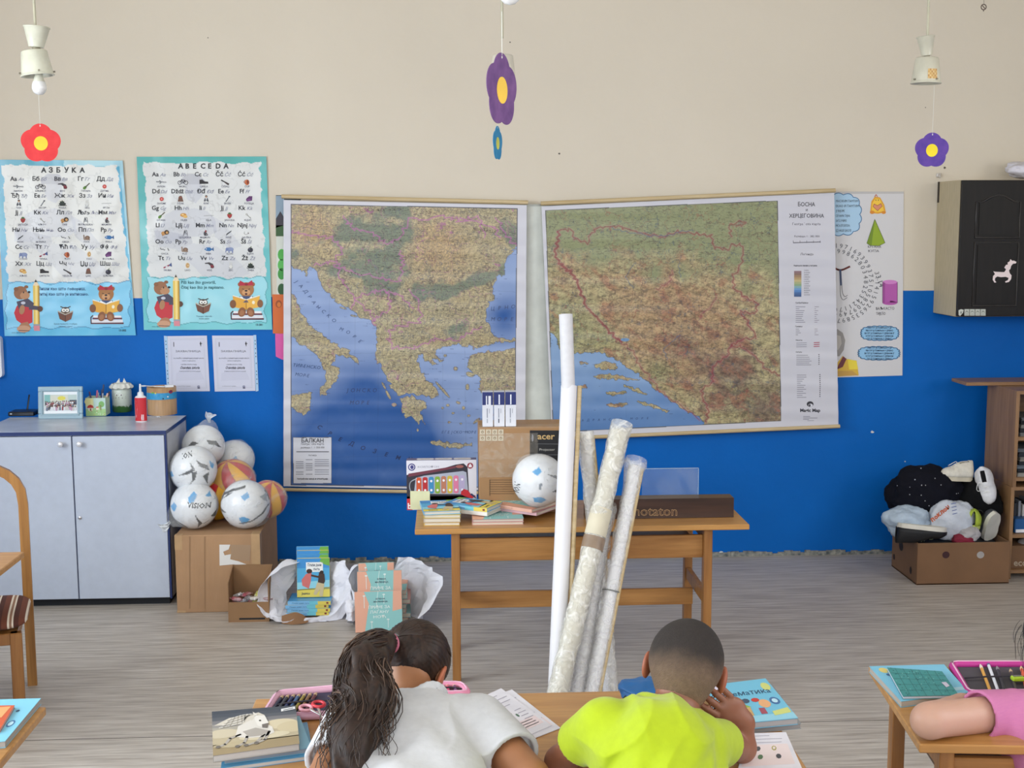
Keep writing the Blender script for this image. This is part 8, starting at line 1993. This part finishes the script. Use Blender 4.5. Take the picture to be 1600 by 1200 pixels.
# ============================================================ people: smooth bodies grown from signed distances
class Field:
 def __init__(s, lo, hi, h):
  s.lo = np.array(lo, float); s.h = h; s.n = (np.ceil((np.array(hi) - s.lo) / h).astype(int) + 1)
  s.ax = [s.lo[i] + np.arange(s.n[i]) * h for i in range(3)]
  s.F = np.full(tuple(s.n), 1.0, np.float32)
 def sub(s, lo, hi):
  i0 = np.clip(np.floor((np.array(lo) - s.lo) / s.h).astype(int), 0, s.n); i1 = np.clip(np.ceil((np.array(hi) - s.lo) / s.h).astype(int) + 1, 0, s.n)
  sl = tuple(slice(a, b) for a, b in zip(i0, i1))
  return sl, np.meshgrid(*[s.ax[i][sl[i]] for i in range(3)], indexing='ij')
 def blend(s, sl, d, k, op='+'):
  if min(x.stop - x.start for x in sl) <= 0: return
  A = s.F[sl]
  if op == '+':
   if k > 0: h = np.clip(.5 + .5 * (A - d) / k, 0, 1); s.F[sl] = A * (1 - h) + d * h - k * h * (1 - h)
   else: s.F[sl] = np.minimum(A, d)
  else: s.F[sl] = np.maximum(A, -d)
 def cone(s, a, b, ra, rb, k=.02, op='+'):
  a = np.array(a, float); b = np.array(b, float); m = max(ra, rb) + .06
  sl, (X, Y, Z) = s.sub(np.minimum(a, b) - m, np.maximum(a, b) + m)
  ab = b - a; L2 = max(ab @ ab, 1e-9)
  t = np.clip(((X - a[0]) * ab[0] + (Y - a[1]) * ab[1] + (Z - a[2]) * ab[2]) / L2, 0, 1)
  d = np.sqrt((X - a[0] - t * ab[0]) ** 2 + (Y - a[1] - t * ab[1]) ** 2 + (Z - a[2] - t * ab[2]) ** 2) - (ra + (rb - ra) * t)
  s.blend(sl, d.astype(np.float32), k, op); return s
 def chain(s, pts, rad, k=.02):
  for i in range(len(pts) - 1): s.cone(pts[i], pts[i + 1], rad[i], rad[i + 1], k)
  return s
 def ell(s, c, r, R=None, k=.02, op='+'):
  c = np.array(c, float); R = np.eye(3) if R is None else np.array(R); m = max(r) + .06
  sl, (X, Y, Z) = s.sub(c - m, c + m); P = np.stack([X - c[0], Y - c[1], Z - c[2]], -1) @ R   # columns of R are the local axes
  r = np.array(r); k0 = np.sqrt(((P / r) ** 2).sum(-1)) + 1e-6; k1 = np.sqrt(((P / r ** 2) ** 2).sum(-1)) + 1e-6
  s.blend(sl, (k0 * (k0 - 1) / k1).astype(np.float32), k, op); return s
 def cut(s, p, n):
  n = np.array(n, float); n /= np.linalg.norm(n)
  sl, (X, Y, Z) = s.sub(s.lo, s.lo + s.n * s.h)
  s.F[sl] = np.maximum(s.F[sl], ((X - p[0]) * n[0] + (Y - p[1]) * n[1] + (Z - p[2]) * n[2]).astype(np.float32)); return s
 def ripple(s, f):
  X, Y, Z = np.meshgrid(*s.ax, indexing='ij'); s.F += f(X, Y, Z).astype(np.float32); return s
 def mesh(s, name, material, parent, base, colors=None):
  F = s.F; n = np.array(F.shape); cn = n - 1
  S = np.zeros(tuple(cn) + (3,), np.float32); C = np.zeros(tuple(cn), np.float32); edges = []
  for ax in range(3):
   a = [slice(None)] * 3; b = [slice(None)] * 3; a[ax] = slice(0, -1); b[ax] = slice(1, None)
   A, B = F[tuple(a)], F[tuple(b)]; idx = np.argwhere((A < 0) != (B < 0))
   fa = A[tuple(idx.T)]; fb = B[tuple(idx.T)]; pos = idx.astype(np.float32); pos[:, ax] += fa / (fa - fb)
   o1, o2 = [i for i in range(3) if i != ax]; quad = []
   ok = (idx[:, o1] > 0) & (idx[:, o2] > 0) & (idx[:, o1] < cn[o1]) & (idx[:, o2] < cn[o2])
   idx, pos, fa = idx[ok], pos[ok], fa[ok]
   for d1, d2 in ((-1, -1), (0, -1), (0, 0), (-1, 0)):
    c = idx.copy(); c[:, o1] += d1; c[:, o2] += d2; quad.append(np.ravel_multi_index(c.T, cn))
    np.add.at(S.reshape(-1, 3), quad[-1], pos); np.add.at(C.reshape(-1), quad[-1], 1)
   Q = np.stack(quad, 1); flip = (fa >= 0) ^ (ax == 1); Q[flip] = Q[flip][:, ::-1]; edges.append(Q)
  Q = np.concatenate(edges); used, inv = np.unique(Q, return_inverse=True); Q = inv.reshape(-1, 4)
  V = S.reshape(-1, 3)[used] / C.reshape(-1)[used][:, None] * s.h + s.lo
  me = bpy.data.meshes.new(name); me.vertices.add(len(V)); me.vertices.foreach_set('co', (V - np.array(base)).astype(np.float32).ravel())
  me.loops.add(Q.size); me.loops.foreach_set('vertex_index', Q.ravel().astype(np.int32)); me.polygons.add(len(Q)); me.polygons.foreach_set('loop_start', np.arange(0, Q.size, 4, dtype=np.int32))
  me.update(calc_edges=True); me.polygons.foreach_set('use_smooth', [True] * len(Q)); me.materials.append(material)
  if colors is not None:
   ca = me.color_attributes.new('Paint', 'FLOAT_COLOR', 'POINT'); c = colors(V); ca.data.foreach_set('color', np.concatenate([c, np.ones((len(V), 1))], 1).astype(np.float32).ravel())
  o = bpy.data.objects.new(name, me); COL.objects.link(o)
  if parent: o.parent = parent
  return o
def skin_mat(name):
 m = paint_mat(name, .5); b = m.node_tree.nodes['Principled BSDF']; b.inputs['Subsurface Weight'].default_value = .12; b.inputs['Subsurface Radius'].default_value = (.010, .004, .002); b.inputs['Subsurface Scale'].default_value = .5
 return m
def cloth_mat(name, color, amt=.04, sc=60):
 return mat(name, color, .85, noise=(sc, amt, (1, 1, 1), None), bump=(14, .35, (1, 1, 1)), sheen=.15)
def head_frame(yaw, pitch, roll):
 """columns: right, forward, up; yaw to the right, pitch down, roll towards the right shoulder"""
 R = Matrix.Rotation(-yaw, 3, 'Z') @ Matrix.Rotation(-pitch, 3, 'X') @ Matrix.Rotation(roll, 3, 'Y')
 return np.array(R)
def head(F, c, R, s=1.0, ears=(True, True)):
 c = np.array(c); P = lambda x, y, z: c + R @ (np.array([x, y, z]) * s)
 F.ell(P(0, -.012, .018), np.array([.073, .088, .082]) * s, R, .02); F.ell(P(0, -.045, .02), np.array([.066, .056, .068]) * s, R, .025)
 F.ell(P(0, .035, -.02), np.array([.058, .052, .07]) * s, R, .03); F.ell(P(0, .045, -.066), np.array([.034, .034, .03]) * s, R, .03)
 F.cone(P(0, .078, .004), P(0, .096, -.026), .007 * s, .011 * s, .012)                       # nose
 for x in (-1, 1):
  F.ell(P(x * .034, .062, -.022), np.array([.022, .02, .02]) * s, R, .02)                 # cheeks
  F.ell(P(x * .027, .088, .008), np.array([.013, .012, .009]) * s, R, 0, '-')             # eye sockets
  Re = R @ np.array(Matrix.Rotation(x * .35, 3, 'Z'))
  F.ell(P(x * .079, -.006, -.008), np.array([.0075, .018, .029]) * s, Re, .006); F.ell(P(x * .085, -.002, -.005), np.array([.004, .011, .019]) * s, Re, 0, '-')
  F.ell(P(x * .076, .002, -.010), np.array([.006, .008, .012]) * s, Re, .006)
 F.ell(P(0, .083, -.047), np.array([.019, .008, .004]) * s, R, .004); F.ell(P(0, .081, -.055), np.array([.016, .008, .005]) * s, R, .004)
 return P
def eyes(P, s, parent, base, tone='#f0ece8'):
 for x in (-1, 1):
  mb = MB(); c = Vector(P(x * .027, .076, .008)) - Vector(base); mb.sphere(c, .0105 * s, 14, 10); f = Vector(P(x * .027, .0868, .008)) - Vector(base)
  e = mb.build('eye', mat('eye_white', tone, .3), parent); mb = MB(); mb.sphere(f, .0045 * s, 10, 8); mb.build('iris', mat('iris_brown', '#3a2418', .3), e)
def hand(F, wrist, d, n, size, curl, thumb_side, spread=.12):
 """d: pointing direction, n: palm normal; five separate fingers bent about the palm"""
 w = np.array(wrist, float); d = np.array(d, float); d /= np.linalg.norm(d); n = np.array(n, float); n -= d * (n @ d); n /= np.linalg.norm(n); sd = np.cross(d, n) * thumb_side
 F.ell(w + d * .040 * size, np.array([.036, .040, .016]) * size, np.stack([sd, d, n], 1), .012); F.cone(w - d * .01, w + d * .02, .021 * size, .022 * size, .012)
 for i, (off, L, r) in enumerate(((.027, .062, .0083), (.009, .070, .0086), (-.009, .065, .0082), (-.026, .052, .0072))):
  p = w + d * .070 * size + sd * off * size; a = 0; fan = sd * (off * spread / .027)
  for j, fr in enumerate((.45, .32, .23)):
   a += curl[j] * (1 + .12 * (i - 1.5)); q = p + ((d + fan) * math.cos(a) + n * math.sin(a)) * L * fr * size; rr = r * size * (1 - .09 * j)
   F.cone(p, q, rr, rr * .93, .0025); p = q
 p = w + d * .02 * size + sd * .026 * size; q = p + (d * .55 + sd * .75 + n * .35) * .032 * size; F.cone(p, q, .0125 * size, .0100 * size, .008)
 q2 = q + (d * .85 + sd * .25 + n * .4) * .026 * size; F.cone(q, q2, .0098 * size, .0088 * size, .003); F.cone(q2, q2 + (d * .9 + n * .4) * .018 * size, .0088 * size, .0075 * size, .003)
def cuff(F, a, b, L, r0, r1, inner):
 """short sleeve round the arm a-b, cut square at length L and hollow at its end"""
 dd = (b - a) / np.linalg.norm(b - a); e = a + dd * L; F.cone(a + [0, 0, -.004], e + dd * .02, r0, r1, .03)
 sl, (X, Y, Z) = F.sub(e - .2, e + .2); q = (X - e[0]) * dd[0] + (Y - e[1]) * dd[1] + (Z - e[2]) * dd[2]
 ax = np.sqrt(np.maximum((X - e[0]) ** 2 + (Y - e[1]) ** 2 + (Z - e[2]) ** 2 - q * q, 0)); near = (ax < r1 + .022) & (q > -.01) & (q < .12)
 F.F[sl] = np.where(near, np.maximum(F.F[sl], q), F.F[sl]); hol = (ax < inner + .01) & (q > -.022) & (q < .1); F.F[sl] = np.where(hol, np.maximum(F.F[sl], inner - ax), F.F[sl])
def V3(px, py, y): return np.array(at(px, py, y=y))
def seated_legs(F, hip, k=1.0):
 h = np.array(hip)
 for s in (-1, 1):
  kn = h + np.array([s * .10, .34 * k, .02]); F.cone(h + [s * .075, 0, -.01], kn, .075 * k, .052 * k, .03); F.cone(kn, [kn[0], kn[1] - .02, .06], .048 * k, .032 * k, .02); F.cone([kn[0], kn[1] - .03, .036], [kn[0] + s * .01, kn[1] + .11, .03], .034, .028, .02)
# ---- boy in the neon shirt
hc = V3(1071, 1044, 2.60); Rh = head_frame(.24, .30, .14)
nk = V3(1043, 1112, 2.53); sh_l = V3(942, 1126, 2.50); sh_r = V3(1100, 1156, 2.50)
el_r = np.array(at(1158, 1168, z=TH + .038)); wr_r = V3(1160, 1126, 2.66)
el_l = np.array(at(876, 1190, z=TH + .040)); wr_l = np.array([el_l[0] + .10, el_l[1] + .17, TH + .034])
hip = np.array([nk[0] - .0, 2.22, .47]); chest = np.array([(sh_l[0] + sh_r[0]) / 2, 2.42, .79])
base = (float(hip[0]), float(hip[1]), 0.0)
BOY = thing('person', 'child in a neon yellow T-shirt with short cropped hair, cheek resting on one hand', 'person', base)
lo = (min(el_l[0], hip[0]) - .25, 2.05, -.01); hi = (el_r[0] + .12, 3.0, 1.05)
F = Field(lo, hi, .0034)
P = head(F, hc, Rh, 1.02)
F.cone(nk + [0, -.01, -.03], P(0, -.028, -.045), .046, .043, .03)
def torso(F, g=0.0, k=.05):
 F.cone(sh_l + [.03, 0, -.02], nk + [0, -.02, -.035], .044 + g, .05 + g, k); F.cone(sh_r + [-.03, 0, -.02], nk + [0, -.02, -.035], .044 + g, .05 + g, k)
 for a, b, r0, r1 in ((sh_l + [.045, -.01, -.06], hip + [-.06, 0, .02], .068, .082), (sh_r + [-.045, -.01, -.06], hip + [.06, 0, .02], .068, .082), (chest, hip, .09, .09)): F.cone(a, b, r0 + g, r1 + g, k)
torso(F, -.006); seated_legs(F, hip, .9)
F.cone(sh_r, el_r, .036, .031, .02); F.cone(el_r, wr_r, .033, .023, .012); F.cone(sh_l, el_l, .037, .032, .02); F.cone(el_l, wr_l, .034, .023, .012)
hd = P(.078, .03, -.035) - wr_r
hand(F, wr_r, [-.66, -.30, .62], [-.35, .9, .1], .96, (.3, .4, .35), 1, .08)
hand(F, wr_l, [.4, .9, -.05], [0, 0, -1], .82, (.1, .15, .1), 1)
def boy_col(Vv):
 L = (Vv - hc) @ Rh; c = np.broadcast_to(hx('#8a5840'), Vv.shape).copy(); ear = np.clip((np.abs(L[:, 0]) - .072) / .01, 0, 1) * (np.abs(L[:, 2]) < .05) * (np.abs(L[:, 1]) < .04); c = mixc(c, hx('#a35a40'), ear * .7)
 nz = vnoise(Vv[:, 0] + 5, Vv[:, 2] + Vv[:, 1] + 5, 30, 3)
 return c * (.92 + .16 * nz[:, None])
F.mesh('body', skin_mat('brown_skin'), BOY, base, boy_col); eyes(P, .985, BOY, base)
nd0 = P(0, -.028, -.045) - nk
nd0 = nd0 / np.linalg.norm(nd0)
F = Field(hc - .13, hc + .13, .0028)
F.ell(P(0, -.012, .018), np.array([.0755, .0905, .0845]) * 1.02, Rh, .02); F.ell(P(0, -.045, .02), np.array([.0685, .0585, .0705]) * 1.02, Rh, .025); F.ell(P(0, .035, -.02), np.array([.0605, .045, .0715]) * 1.02, Rh, .03)
F.cone(nk + nd0 * .055, P(0, -.03, -.05), .046, .0455, .03); nrm = Rh @ np.array([0, .72, -.69]); F.cut(P(0, -.045, -.078), nrm)
for x in (-1, 1): F.ell(P(x * .085, -.004, -.012), np.array([.02, .021, .034]) * .985, Rh, 0, '-')
F.ripple(lambda X, Y, Z: .0006 * np.sin(X * 900) * np.sin(Y * 870) * np.sin(Z * 910))
def hair_col(Vv):
 L = (Vv - hc) @ Rh; t = np.clip((L[:, 2] + .028) / .075 + (vnoise(L[:, 0] + 3, L[:, 1] + L[:, 2] + 3, 22, 8) - .5) * .5, 0, 1); t = t * t * (3 - 2 * t); c = mixc(np.broadcast_to(hx('#77604e'), Vv.shape), hx('#2c2521'), t)
 lowt = np.clip((-.045 - L[:, 2]) / .03, 0, 1); c = mixc(c, hx('#85604a'), lowt)
 return c * (.8 + .4 * vnoise(L[:, 0] + 3, L[:, 2] * 1.3 + L[:, 1] + 3, 260, 9, 2)[:, None])
mh = paint_mat('cropped_hair', .85, 0, bump=(420, .5, (1, 1, 1))); F.mesh('hair', mh, BOY, base, hair_col)
# T-shirt
F = Field((lo[0], 2.08, .40), (hi[0], 2.75, 1.02), .0036)
torso(F, .010, .045)
# collar: band round the neck, open towards the throat
nd = P(0, -.028, -.045) - nk; nd /= np.linalg.norm(nd); n1 = np.cross(nd, [0, 1, 0]); n1 /= np.linalg.norm(n1); n2 = np.cross(nd, n1)
ring = [nk + nd * (-.012 - .010 * math.cos(t)) + n1 * math.cos(t + PI / 2) * .053 + n2 * math.sin(t + PI / 2) * .056 for t in np.linspace(0, 2 * PI, 25)]
for a, b in zip(ring[:-1], ring[1:]): F.cone(a, b, .0085, .0085, .008)
def folds(X, Y, Z):
 a = np.sin(34 * (X * .8 + Z * .9) + 3.2 * np.sin(9 * Y + 5 * X)) * .0042; b = np.sin(58 * (X * .45 - Z * 1.0 + Y * .4) + 2.6 * np.sin(12 * X)) * .0026
 e = np.exp(-((X - sh_r[0] + .03) ** 2 + (Z - sh_r[2] + .06) ** 2) / .006) * np.sin(130 * (X * .75 + Z * .5 - Y * .4)) * .0075 + np.exp(-((X - sh_l[0] - .02) ** 2 + (Z - sh_l[2] + .07) ** 2) / .006) * np.sin(120 * (X * .9 - Z * .35)) * .007
 rg = lambda s: (1 - np.abs(np.sin(s))) ** 2
 m = .5 + .5 * np.sin(11 * X + 7 * Z + 2); c = -rg(27 * (X * .75 + Z * .75) + 1.6 * np.sin(14 * X - 6 * Z)) * .0105 * m - rg(31 * (X * .35 - Z * .95) + 1.8 * np.sin(16 * X)) * .009 * (1 - m)
 return a * .6 + b + e + c
F.ripple(folds); F.cone(nk + nd * -.02, nk + nd * .08, .046, .047, 0, '-')
cuff(F, sh_r, el_r, .105, .050, .052, .041); cuff(F, sh_l, el_l, .11, .050, .053, .042)
F.mesh('t_shirt', cloth_mat('neon_cotton', '#a8bc04'), BOY, base)
# ---- girl with the ponytail
hc = V3(648, 1046, 2.92); Rh = head_frame(.42, .95, .05); S_ = .96
nk = V3(655, 1090, 2.80); sh_l = V3(552, 1120, 2.72); sh_r = V3(750, 1126, 2.72)
el_r = np.array(at(828, 1215, z=TH + .05)); wr_r = np.array([el_r[0] - .10, el_r[1] + .20, TH + .035]); el_l = np.array(at(508, 1222, z=TH + .05)); wr_l = np.array([el_l[0] + .12, el_l[1] + .22, TH + .035])
hip = np.array([nk[0], 2.24, .50]); base = (float(hip[0]), float(hip[1]), 0.0)
GIRL = thing('person', 'child with a long dark ponytail in a white T-shirt, bent low over the desk', 'person', base)
lo = (el_l[0] - .12, 2.06, -.01); hi = (el_r[0] + .12, 3.12, 1.02)
F = Field(lo, hi, .0036); P = head(F, hc, Rh, S_)
F.cone(nk + [0, -.03, -.02], P(0, -.03, -.045), .047, .042, .03)
def torso(F, g=0.0, k=.05):
 F.cone(sh_l + [.03, 0, -.02], nk + [0, -.05, -.03], .05 + g, .05 + g, k); F.cone(sh_r + [-.03, 0, -.02], nk + [0, -.05, -.03], .05 + g, .05 + g, k)
 for a, b, r0, r1 in ((sh_l + [.05, -.03, -.05], hip + [-.06, -.02, .10], .075, .09), (sh_r + [-.05, -.03, -.05], hip + [.06, -.02, .10], .075, .09), (nk + [0, -.12, -.06], hip + [0, -.02, .10], .085, .10), (hip + [-.05, 0, .1], hip + [-.04, 0, 0], .09, .09), (hip + [.05, 0, .1], hip + [.04, 0, 0], .09, .09)): F.cone(a, b, r0 + g, r1 + g, k)
torso(F, -.006); seated_legs(F, hip, .95)
for a, b, w in ((sh_r, el_r, wr_r), (sh_l, el_l, wr_l)): F.cone(a, b, .047, .040, .02); F.cone(b, w, .040, .025, .012)
hand(F, wr_r, [-.5, .85, -.05], [0, 0, -1], .85, (.3, .4, .3), -1); hand(F, wr_l, [.4, .9, -.05], [0, 0, -1], .85, (.15, .2, .1), 1)
F.mesh('body', skin_mat('warm_skin'), GIRL, base, lambda Vv: mixc(np.broadcast_to(hx('#9c6a48'), Vv.shape), hx('#c2694c'), np.clip((np.abs(((Vv - hc) @ Rh)[:, 0]) - .07) / .01, 0, 1) * (np.linalg.norm(Vv - hc, axis=1) < .12) * .6)); eyes(P, S_, GIRL, base)
# hair: cap, ponytail core, then strands
F = Field(hc - .16, hc + .16, .0034)
F.ell(P(0, -.014, .022), np.array([.082, .096, .089]) * S_, Rh, .02); F.ell(P(0, -.05, .02), np.array([.072, .062, .074]) * S_, Rh, .025)
nrm = Rh @ np.array([0, .92, -.40]); F.cut(P(0, .03, .0), nrm); F.cut(P(0, -.04, -.052), Rh @ np.array([0, .1, -1.0]))
for x in (-1, 1): F.ell(P(x * .088, .0, -.022), np.array([.022, .030, .044]) * S_, Rh, 0, '-')
tie = V3(613, 1004, 2.855); tl = (tie - hc) @ Rh
def pulled(X, Y, Z):
 L = (np.stack([X, Y, Z], -1) - tie) @ Rh; return .0011 * np.sin(60 * np.arctan2(L[..., 0], L[..., 2] + 1e-6))
F.ripple(pulled)
M_HAIR = mat('dark_brown_hair', '#1a1210', .5, noise=(30, .9, (3, 3, .6), '#3c2a21'), spec=.3)
HR = F.mesh('hair', M_HAIR, GIRL, base)
core = [V3(611, 1004, 2.85), V3(590, 1012, 2.80), V3(570, 1045, 2.70), V3(572, 1095, 2.62), V3(556, 1150, 2.54), V3(540, 1220, 2.46)]
F = Field(np.min(core, 0) - .1, np.max(core, 0) + .1, .004); F.chain(core, [.018, .034, .048, .054, .046, .028], .03)
F.ripple(lambda X, Y, Z: .003 * np.sin(95 * X + 3 * np.sin(18 * Z)) + .002 * np.sin(170 * X + 40 * Y + 4 * np.sin(26 * Z)))
F.mesh('ponytail', M_HAIR, GIRL, base)
rs = random.Random(11); mb = MB(); mb2 = MB(); B = Vector(base)
cp = catmull([Vector(c) for c in core], 5)
for i in range(230):
 a = rs.uniform(0, 2 * PI); q = rs.uniform(.75, 1.12); ph = rs.uniform(0, 6.28); am = rs.uniform(.004, .013); ln = rs.uniform(.72, 1.0) if rs.random() < .8 else rs.uniform(.35, .7)
 if a > PI: a -= rs.uniform(0, .5)
 pts = []; n = int(len(cp) * ln)
 for j in range(1, n):
  f = j / (len(cp) - 1.0); R_ = np.interp(f, [0, .2, .4, .6, .8, 1], [.018, .036, .052, .062, .060, .050]) * q
  t = (cp[min(j + 1, len(cp) - 1)] - cp[j - 1]).normalized(); u1 = t.cross(Vector((0, 1, 0))).normalized(); u2 = t.cross(u1)
  wv = am * f * math.sin(f * 22 + ph) * 1.6; pts.append(cp[j] + u1 * (R_ * math.cos(a) * 1.05 + wv) + u2 * (R_ * math.sin(a) * .9 + wv * .5) - B)
 if len(pts) < 4: continue
 (mb if i % 3 else mb2).tube(pts, [.0022 * (1 - .65 * k / len(pts)) for k in range(len(pts))], 5, False)
# strands drawn back over the head towards the tie
for i in range(150):
 az = rs.uniform(-2.6, 2.6); el = rs.uniform(-.2, .35); d0 = np.array([math.sin(az), math.cos(az) * .5 + .3, .5 + math.cos(az) * .35]); d0 /= np.linalg.norm(d0); d1 = tl / np.linalg.norm(tl); pts = []
 for j in range(9):
  f = j / 8.0; d = d0 * (1 - f) + d1 * f; d /= np.linalg.norm(d); rr = .0965 + .0012 * rs.random(); pos = np.array([0, -.018, .021]) + d * np.array([.0835, .1005, .0905]) * 1.0
  pts.append(Vector(P(*pos)) - B)
 if Vector(P(*(d0 * .09))).z < hc[2] - .05: continue
 mb.tube(pts, [.0014] * 9, 4, False)
mb.build('strands', mat('hair_strands', '#261a15', .38, noise=(20, .5, (1, 1, 1), '#3e2a20'), spec=.5), HR); mb2.build('strands', mat('hair_strands_light', '#4b382c', .38, noise=(20, .5, (1, 1, 1), '#6b5242'), spec=.5), HR)
mb = MB()
for i in range(9):   # loose flyaway ends
 a = Vector(V3(560 + rs.uniform(-25, 60), 1130, 2.52)) - B; mb.tube(catmull([a, a + Vector((rs.uniform(-.02, .02), -.01, -.02)), a + Vector((rs.uniform(-.01, .03), -.02, -.045)), a + Vector((rs.uniform(.0, .03), -.03, -.065))], 4), .0008, 4, False)
mb.build('strands', mat('hair_strands', '#261a15'), HR)
tn = Vector(core[1] - core[0]).normalized(); mb = MB(); c = Vector(core[0]) + tn * .004 - B; u1 = tn.cross(Vector((0, 1, 0))).normalized(); u2 = tn.cross(u1)
mb.tube([c + (u1 * math.cos(t) + u2 * math.sin(t)) * .0205 for t in [k * PI / 10 for k in range(21)]], .0045, 8, False); o = mb.build('hair_tie', mat('pink_tie', '#b5647a', .7), GIRL); o['label'] = 'small pink hair tie'
# T-shirt
F = Field((lo[0], 2.08, .42), (hi[0], 2.95, 1.0), .0038); torso(F, .012, .045)
nd = P(0, -.03, -.045) - nk; nd /= np.linalg.norm(nd); n1 = np.cross(nd, [0, 0, 1]); n1 /= np.linalg.norm(n1); n2 = np.cross(nd, n1)
ring = [nk + nd * -.030 + n1 * math.cos(t) * .054 + n2 * math.sin(t) * .054 for t in np.linspace(0, 2 * PI, 25)]
for a, b in zip(ring[:-1], ring[1:]): F.cone(a, b, .007, .007, .006)
def folds(X, Y, Z):
 return np.sin(26 * (X * .7 + Y * .8) + 3 * np.sin(8 * Y + 6 * X)) * .0040 + np.sin(60 * (X - .35 * Y) + 2.5 * np.sin(14 * Y)) * .0022 + np.exp(-((X - sh_r[0] + .02) ** 2 + (Y - sh_r[1] + .1) ** 2) / .008) * np.sin(95 * (X * .9 + Y * .4)) * .004 - (1 - np.abs(np.sin(24 * (X * .8 - Y * .6) + 1.5 * np.sin(12 * Y)))) ** 2 * .010 * (.5 + .5 * np.sin(13 * X + 5 * Y))
F.ripple(folds); F.cone(nk + nd * -.025, nk + nd * .08, .048, .054, 0, '-'); cuff(F, sh_r, el_r, .15, .062, .064, .052); cuff(F, sh_l, el_l, .15, .060, .064, .052); F.mesh('t_shirt', cloth_mat('white_cotton', '#c6c7ca'), GIRL, base)
# ---- pupil in the pink shirt, right edge
hc = V3(1655, 1003, 3.00); Rh = head_frame(-.15, .6, .0)
nk = V3(1650, 1075, 2.93); sh_l = V3(1578, 1112, 2.88); sh_r = V3(1740, 1110, 2.90)
el_l = np.array(at(1452, 1126, z=TH + .047)); wr_l = np.array([el_l[0] + .13, el_l[1] + .13, TH + .034]); el_r = sh_r + [.08, .08, -.16]; wr_r = el_r + np.array([-.02, .17, 0]); el_r[2] = wr_r[2] = TH + .04
hip = np.array([nk[0] + .02, 2.56, .48]); base = (float(hip[0]), float(hip[1]), 0.0)
G2 = thing('person', 'child in a pink melange T-shirt at the right edge, forearm folded on the desk', 'person', base)
lo = (el_l[0] - .09, 2.40, -.01); hi = (el_r[0] + .12, 3.35, 1.12)
F = Field(lo, hi, .0045); P = head(F, hc, Rh, .96); F.cone(nk + [0, -.02, -.02], P(0, -.03, -.045), .045, .042, .03)
def torso(F, g=0.0, k=.05):
 F.cone(sh_l + [.03, 0, -.02], nk + [0, -.03, -.035], .048 + g, .05 + g, k); F.cone(sh_r + [-.03, 0, -.02], nk + [0, -.03, -.035], .048 + g, .05 + g, k)
 for a, b, r0, r1 in ((sh_l + [.05, -.02, -.06], hip + [-.06, -.02, .05], .072, .085), (sh_r + [-.05, -.02, -.06], hip + [.06, -.02, .05], .072, .085), (nk + [0, -.06, -.12], hip + [0, -.02, .06], .08, .09)): F.cone(a, b, r0 + g, r1 + g, k)
torso(F, -.006); seated_legs(F, hip, .95)
F.cone(sh_l, el_l, .043, .041, .02); F.cone(el_l, wr_l, .040, .026, .012); F.cone(sh_r, el_r, .044, .036, .02); F.cone(el_r, wr_r, .036, .025, .012)
hand(F, wr_l, [1, .15, 0], [0, 0, -1], .85, (.2, .3, .2), 1); hand(F, wr_r, [-.1, 1, 0], [0, 0, -1], .85, (.2, .3, .2), -1)
F.mesh('body', skin_mat('fair_skin'), G2, base, lambda Vv: np.broadcast_to(hx('#c49a86'), Vv.shape) * (.95 + .1 * vnoise(Vv[:, 0] + 5, Vv[:, 1] + 5, 20, 3)[:, None])); eyes(P, .96, G2, base)
F = Field(hc - .2, hc + .2, .0045); F.ell(P(0, -.014, .02), np.array([.086, .098, .09]) * .96, Rh, .02); F.ell(P(0, -.05, .02), np.array([.076, .066, .076]) * .96, Rh, .025); F.cut(P(0, .035, .0), Rh @ np.array([0, .92, -.38]))
for x in (-1, 1): F.ell(P(x * .09, .006, -.03), np.array([.022, .028, .04]) * .96, Rh, 0, '-')
F.chain([P(0, -.10, .03), P(0, -.135, -.02), P(0, -.12, -.10)], [.03, .036, .02], .02)
H2 = F.mesh('hair', mat('black_hair', '#141010', .4, noise=(30, .5, (1, 1, 1), '#2c2220')), G2, base)
mb = MB(); B = Vector(base); rs = random.Random(4)
for i in range(16):
 a = Vector(P(-.078 - rs.uniform(0, .008), -.02 + rs.uniform(-.03, .04), .02 + rs.uniform(-.03, .05))) - B
 mb.tube(catmull([a, a + Vector((-.012, -.008, -.008)), a + Vector((-.02, -.01, -.03)), a + Vector((rs.uniform(-.03, -.015), -.015, rs.uniform(-.09, -.05)))], 5), .0006, 4, False)
mb.build('strands', mat('black_hair', '#141010'), H2)
F = Field((lo[0], 2.42, .42), (hi[0], 3.1, 1.02), .0042); torso(F, .012, .045)
F.ripple(lambda X, Y, Z: np.exp(-((X - sh_l[0]) ** 2 + (Z - sh_l[2]) ** 2) / .006) * np.sin(110 * (X + .25 * Z)) * .0035 + np.sin(30 * (X * .6 + Z)) * .002)
cuff(F, sh_l, el_l, .10, .056, .060, .050); cuff(F, sh_r, el_r, .1, .056, .06, .05)
F.mesh('t_shirt', mat('pink_melange', '#c97aa4', .9, noise=(45, .28, (1, 1, 6), '#b565a0'), bump=(14, .3, (1, 1, 1))), G2, base)
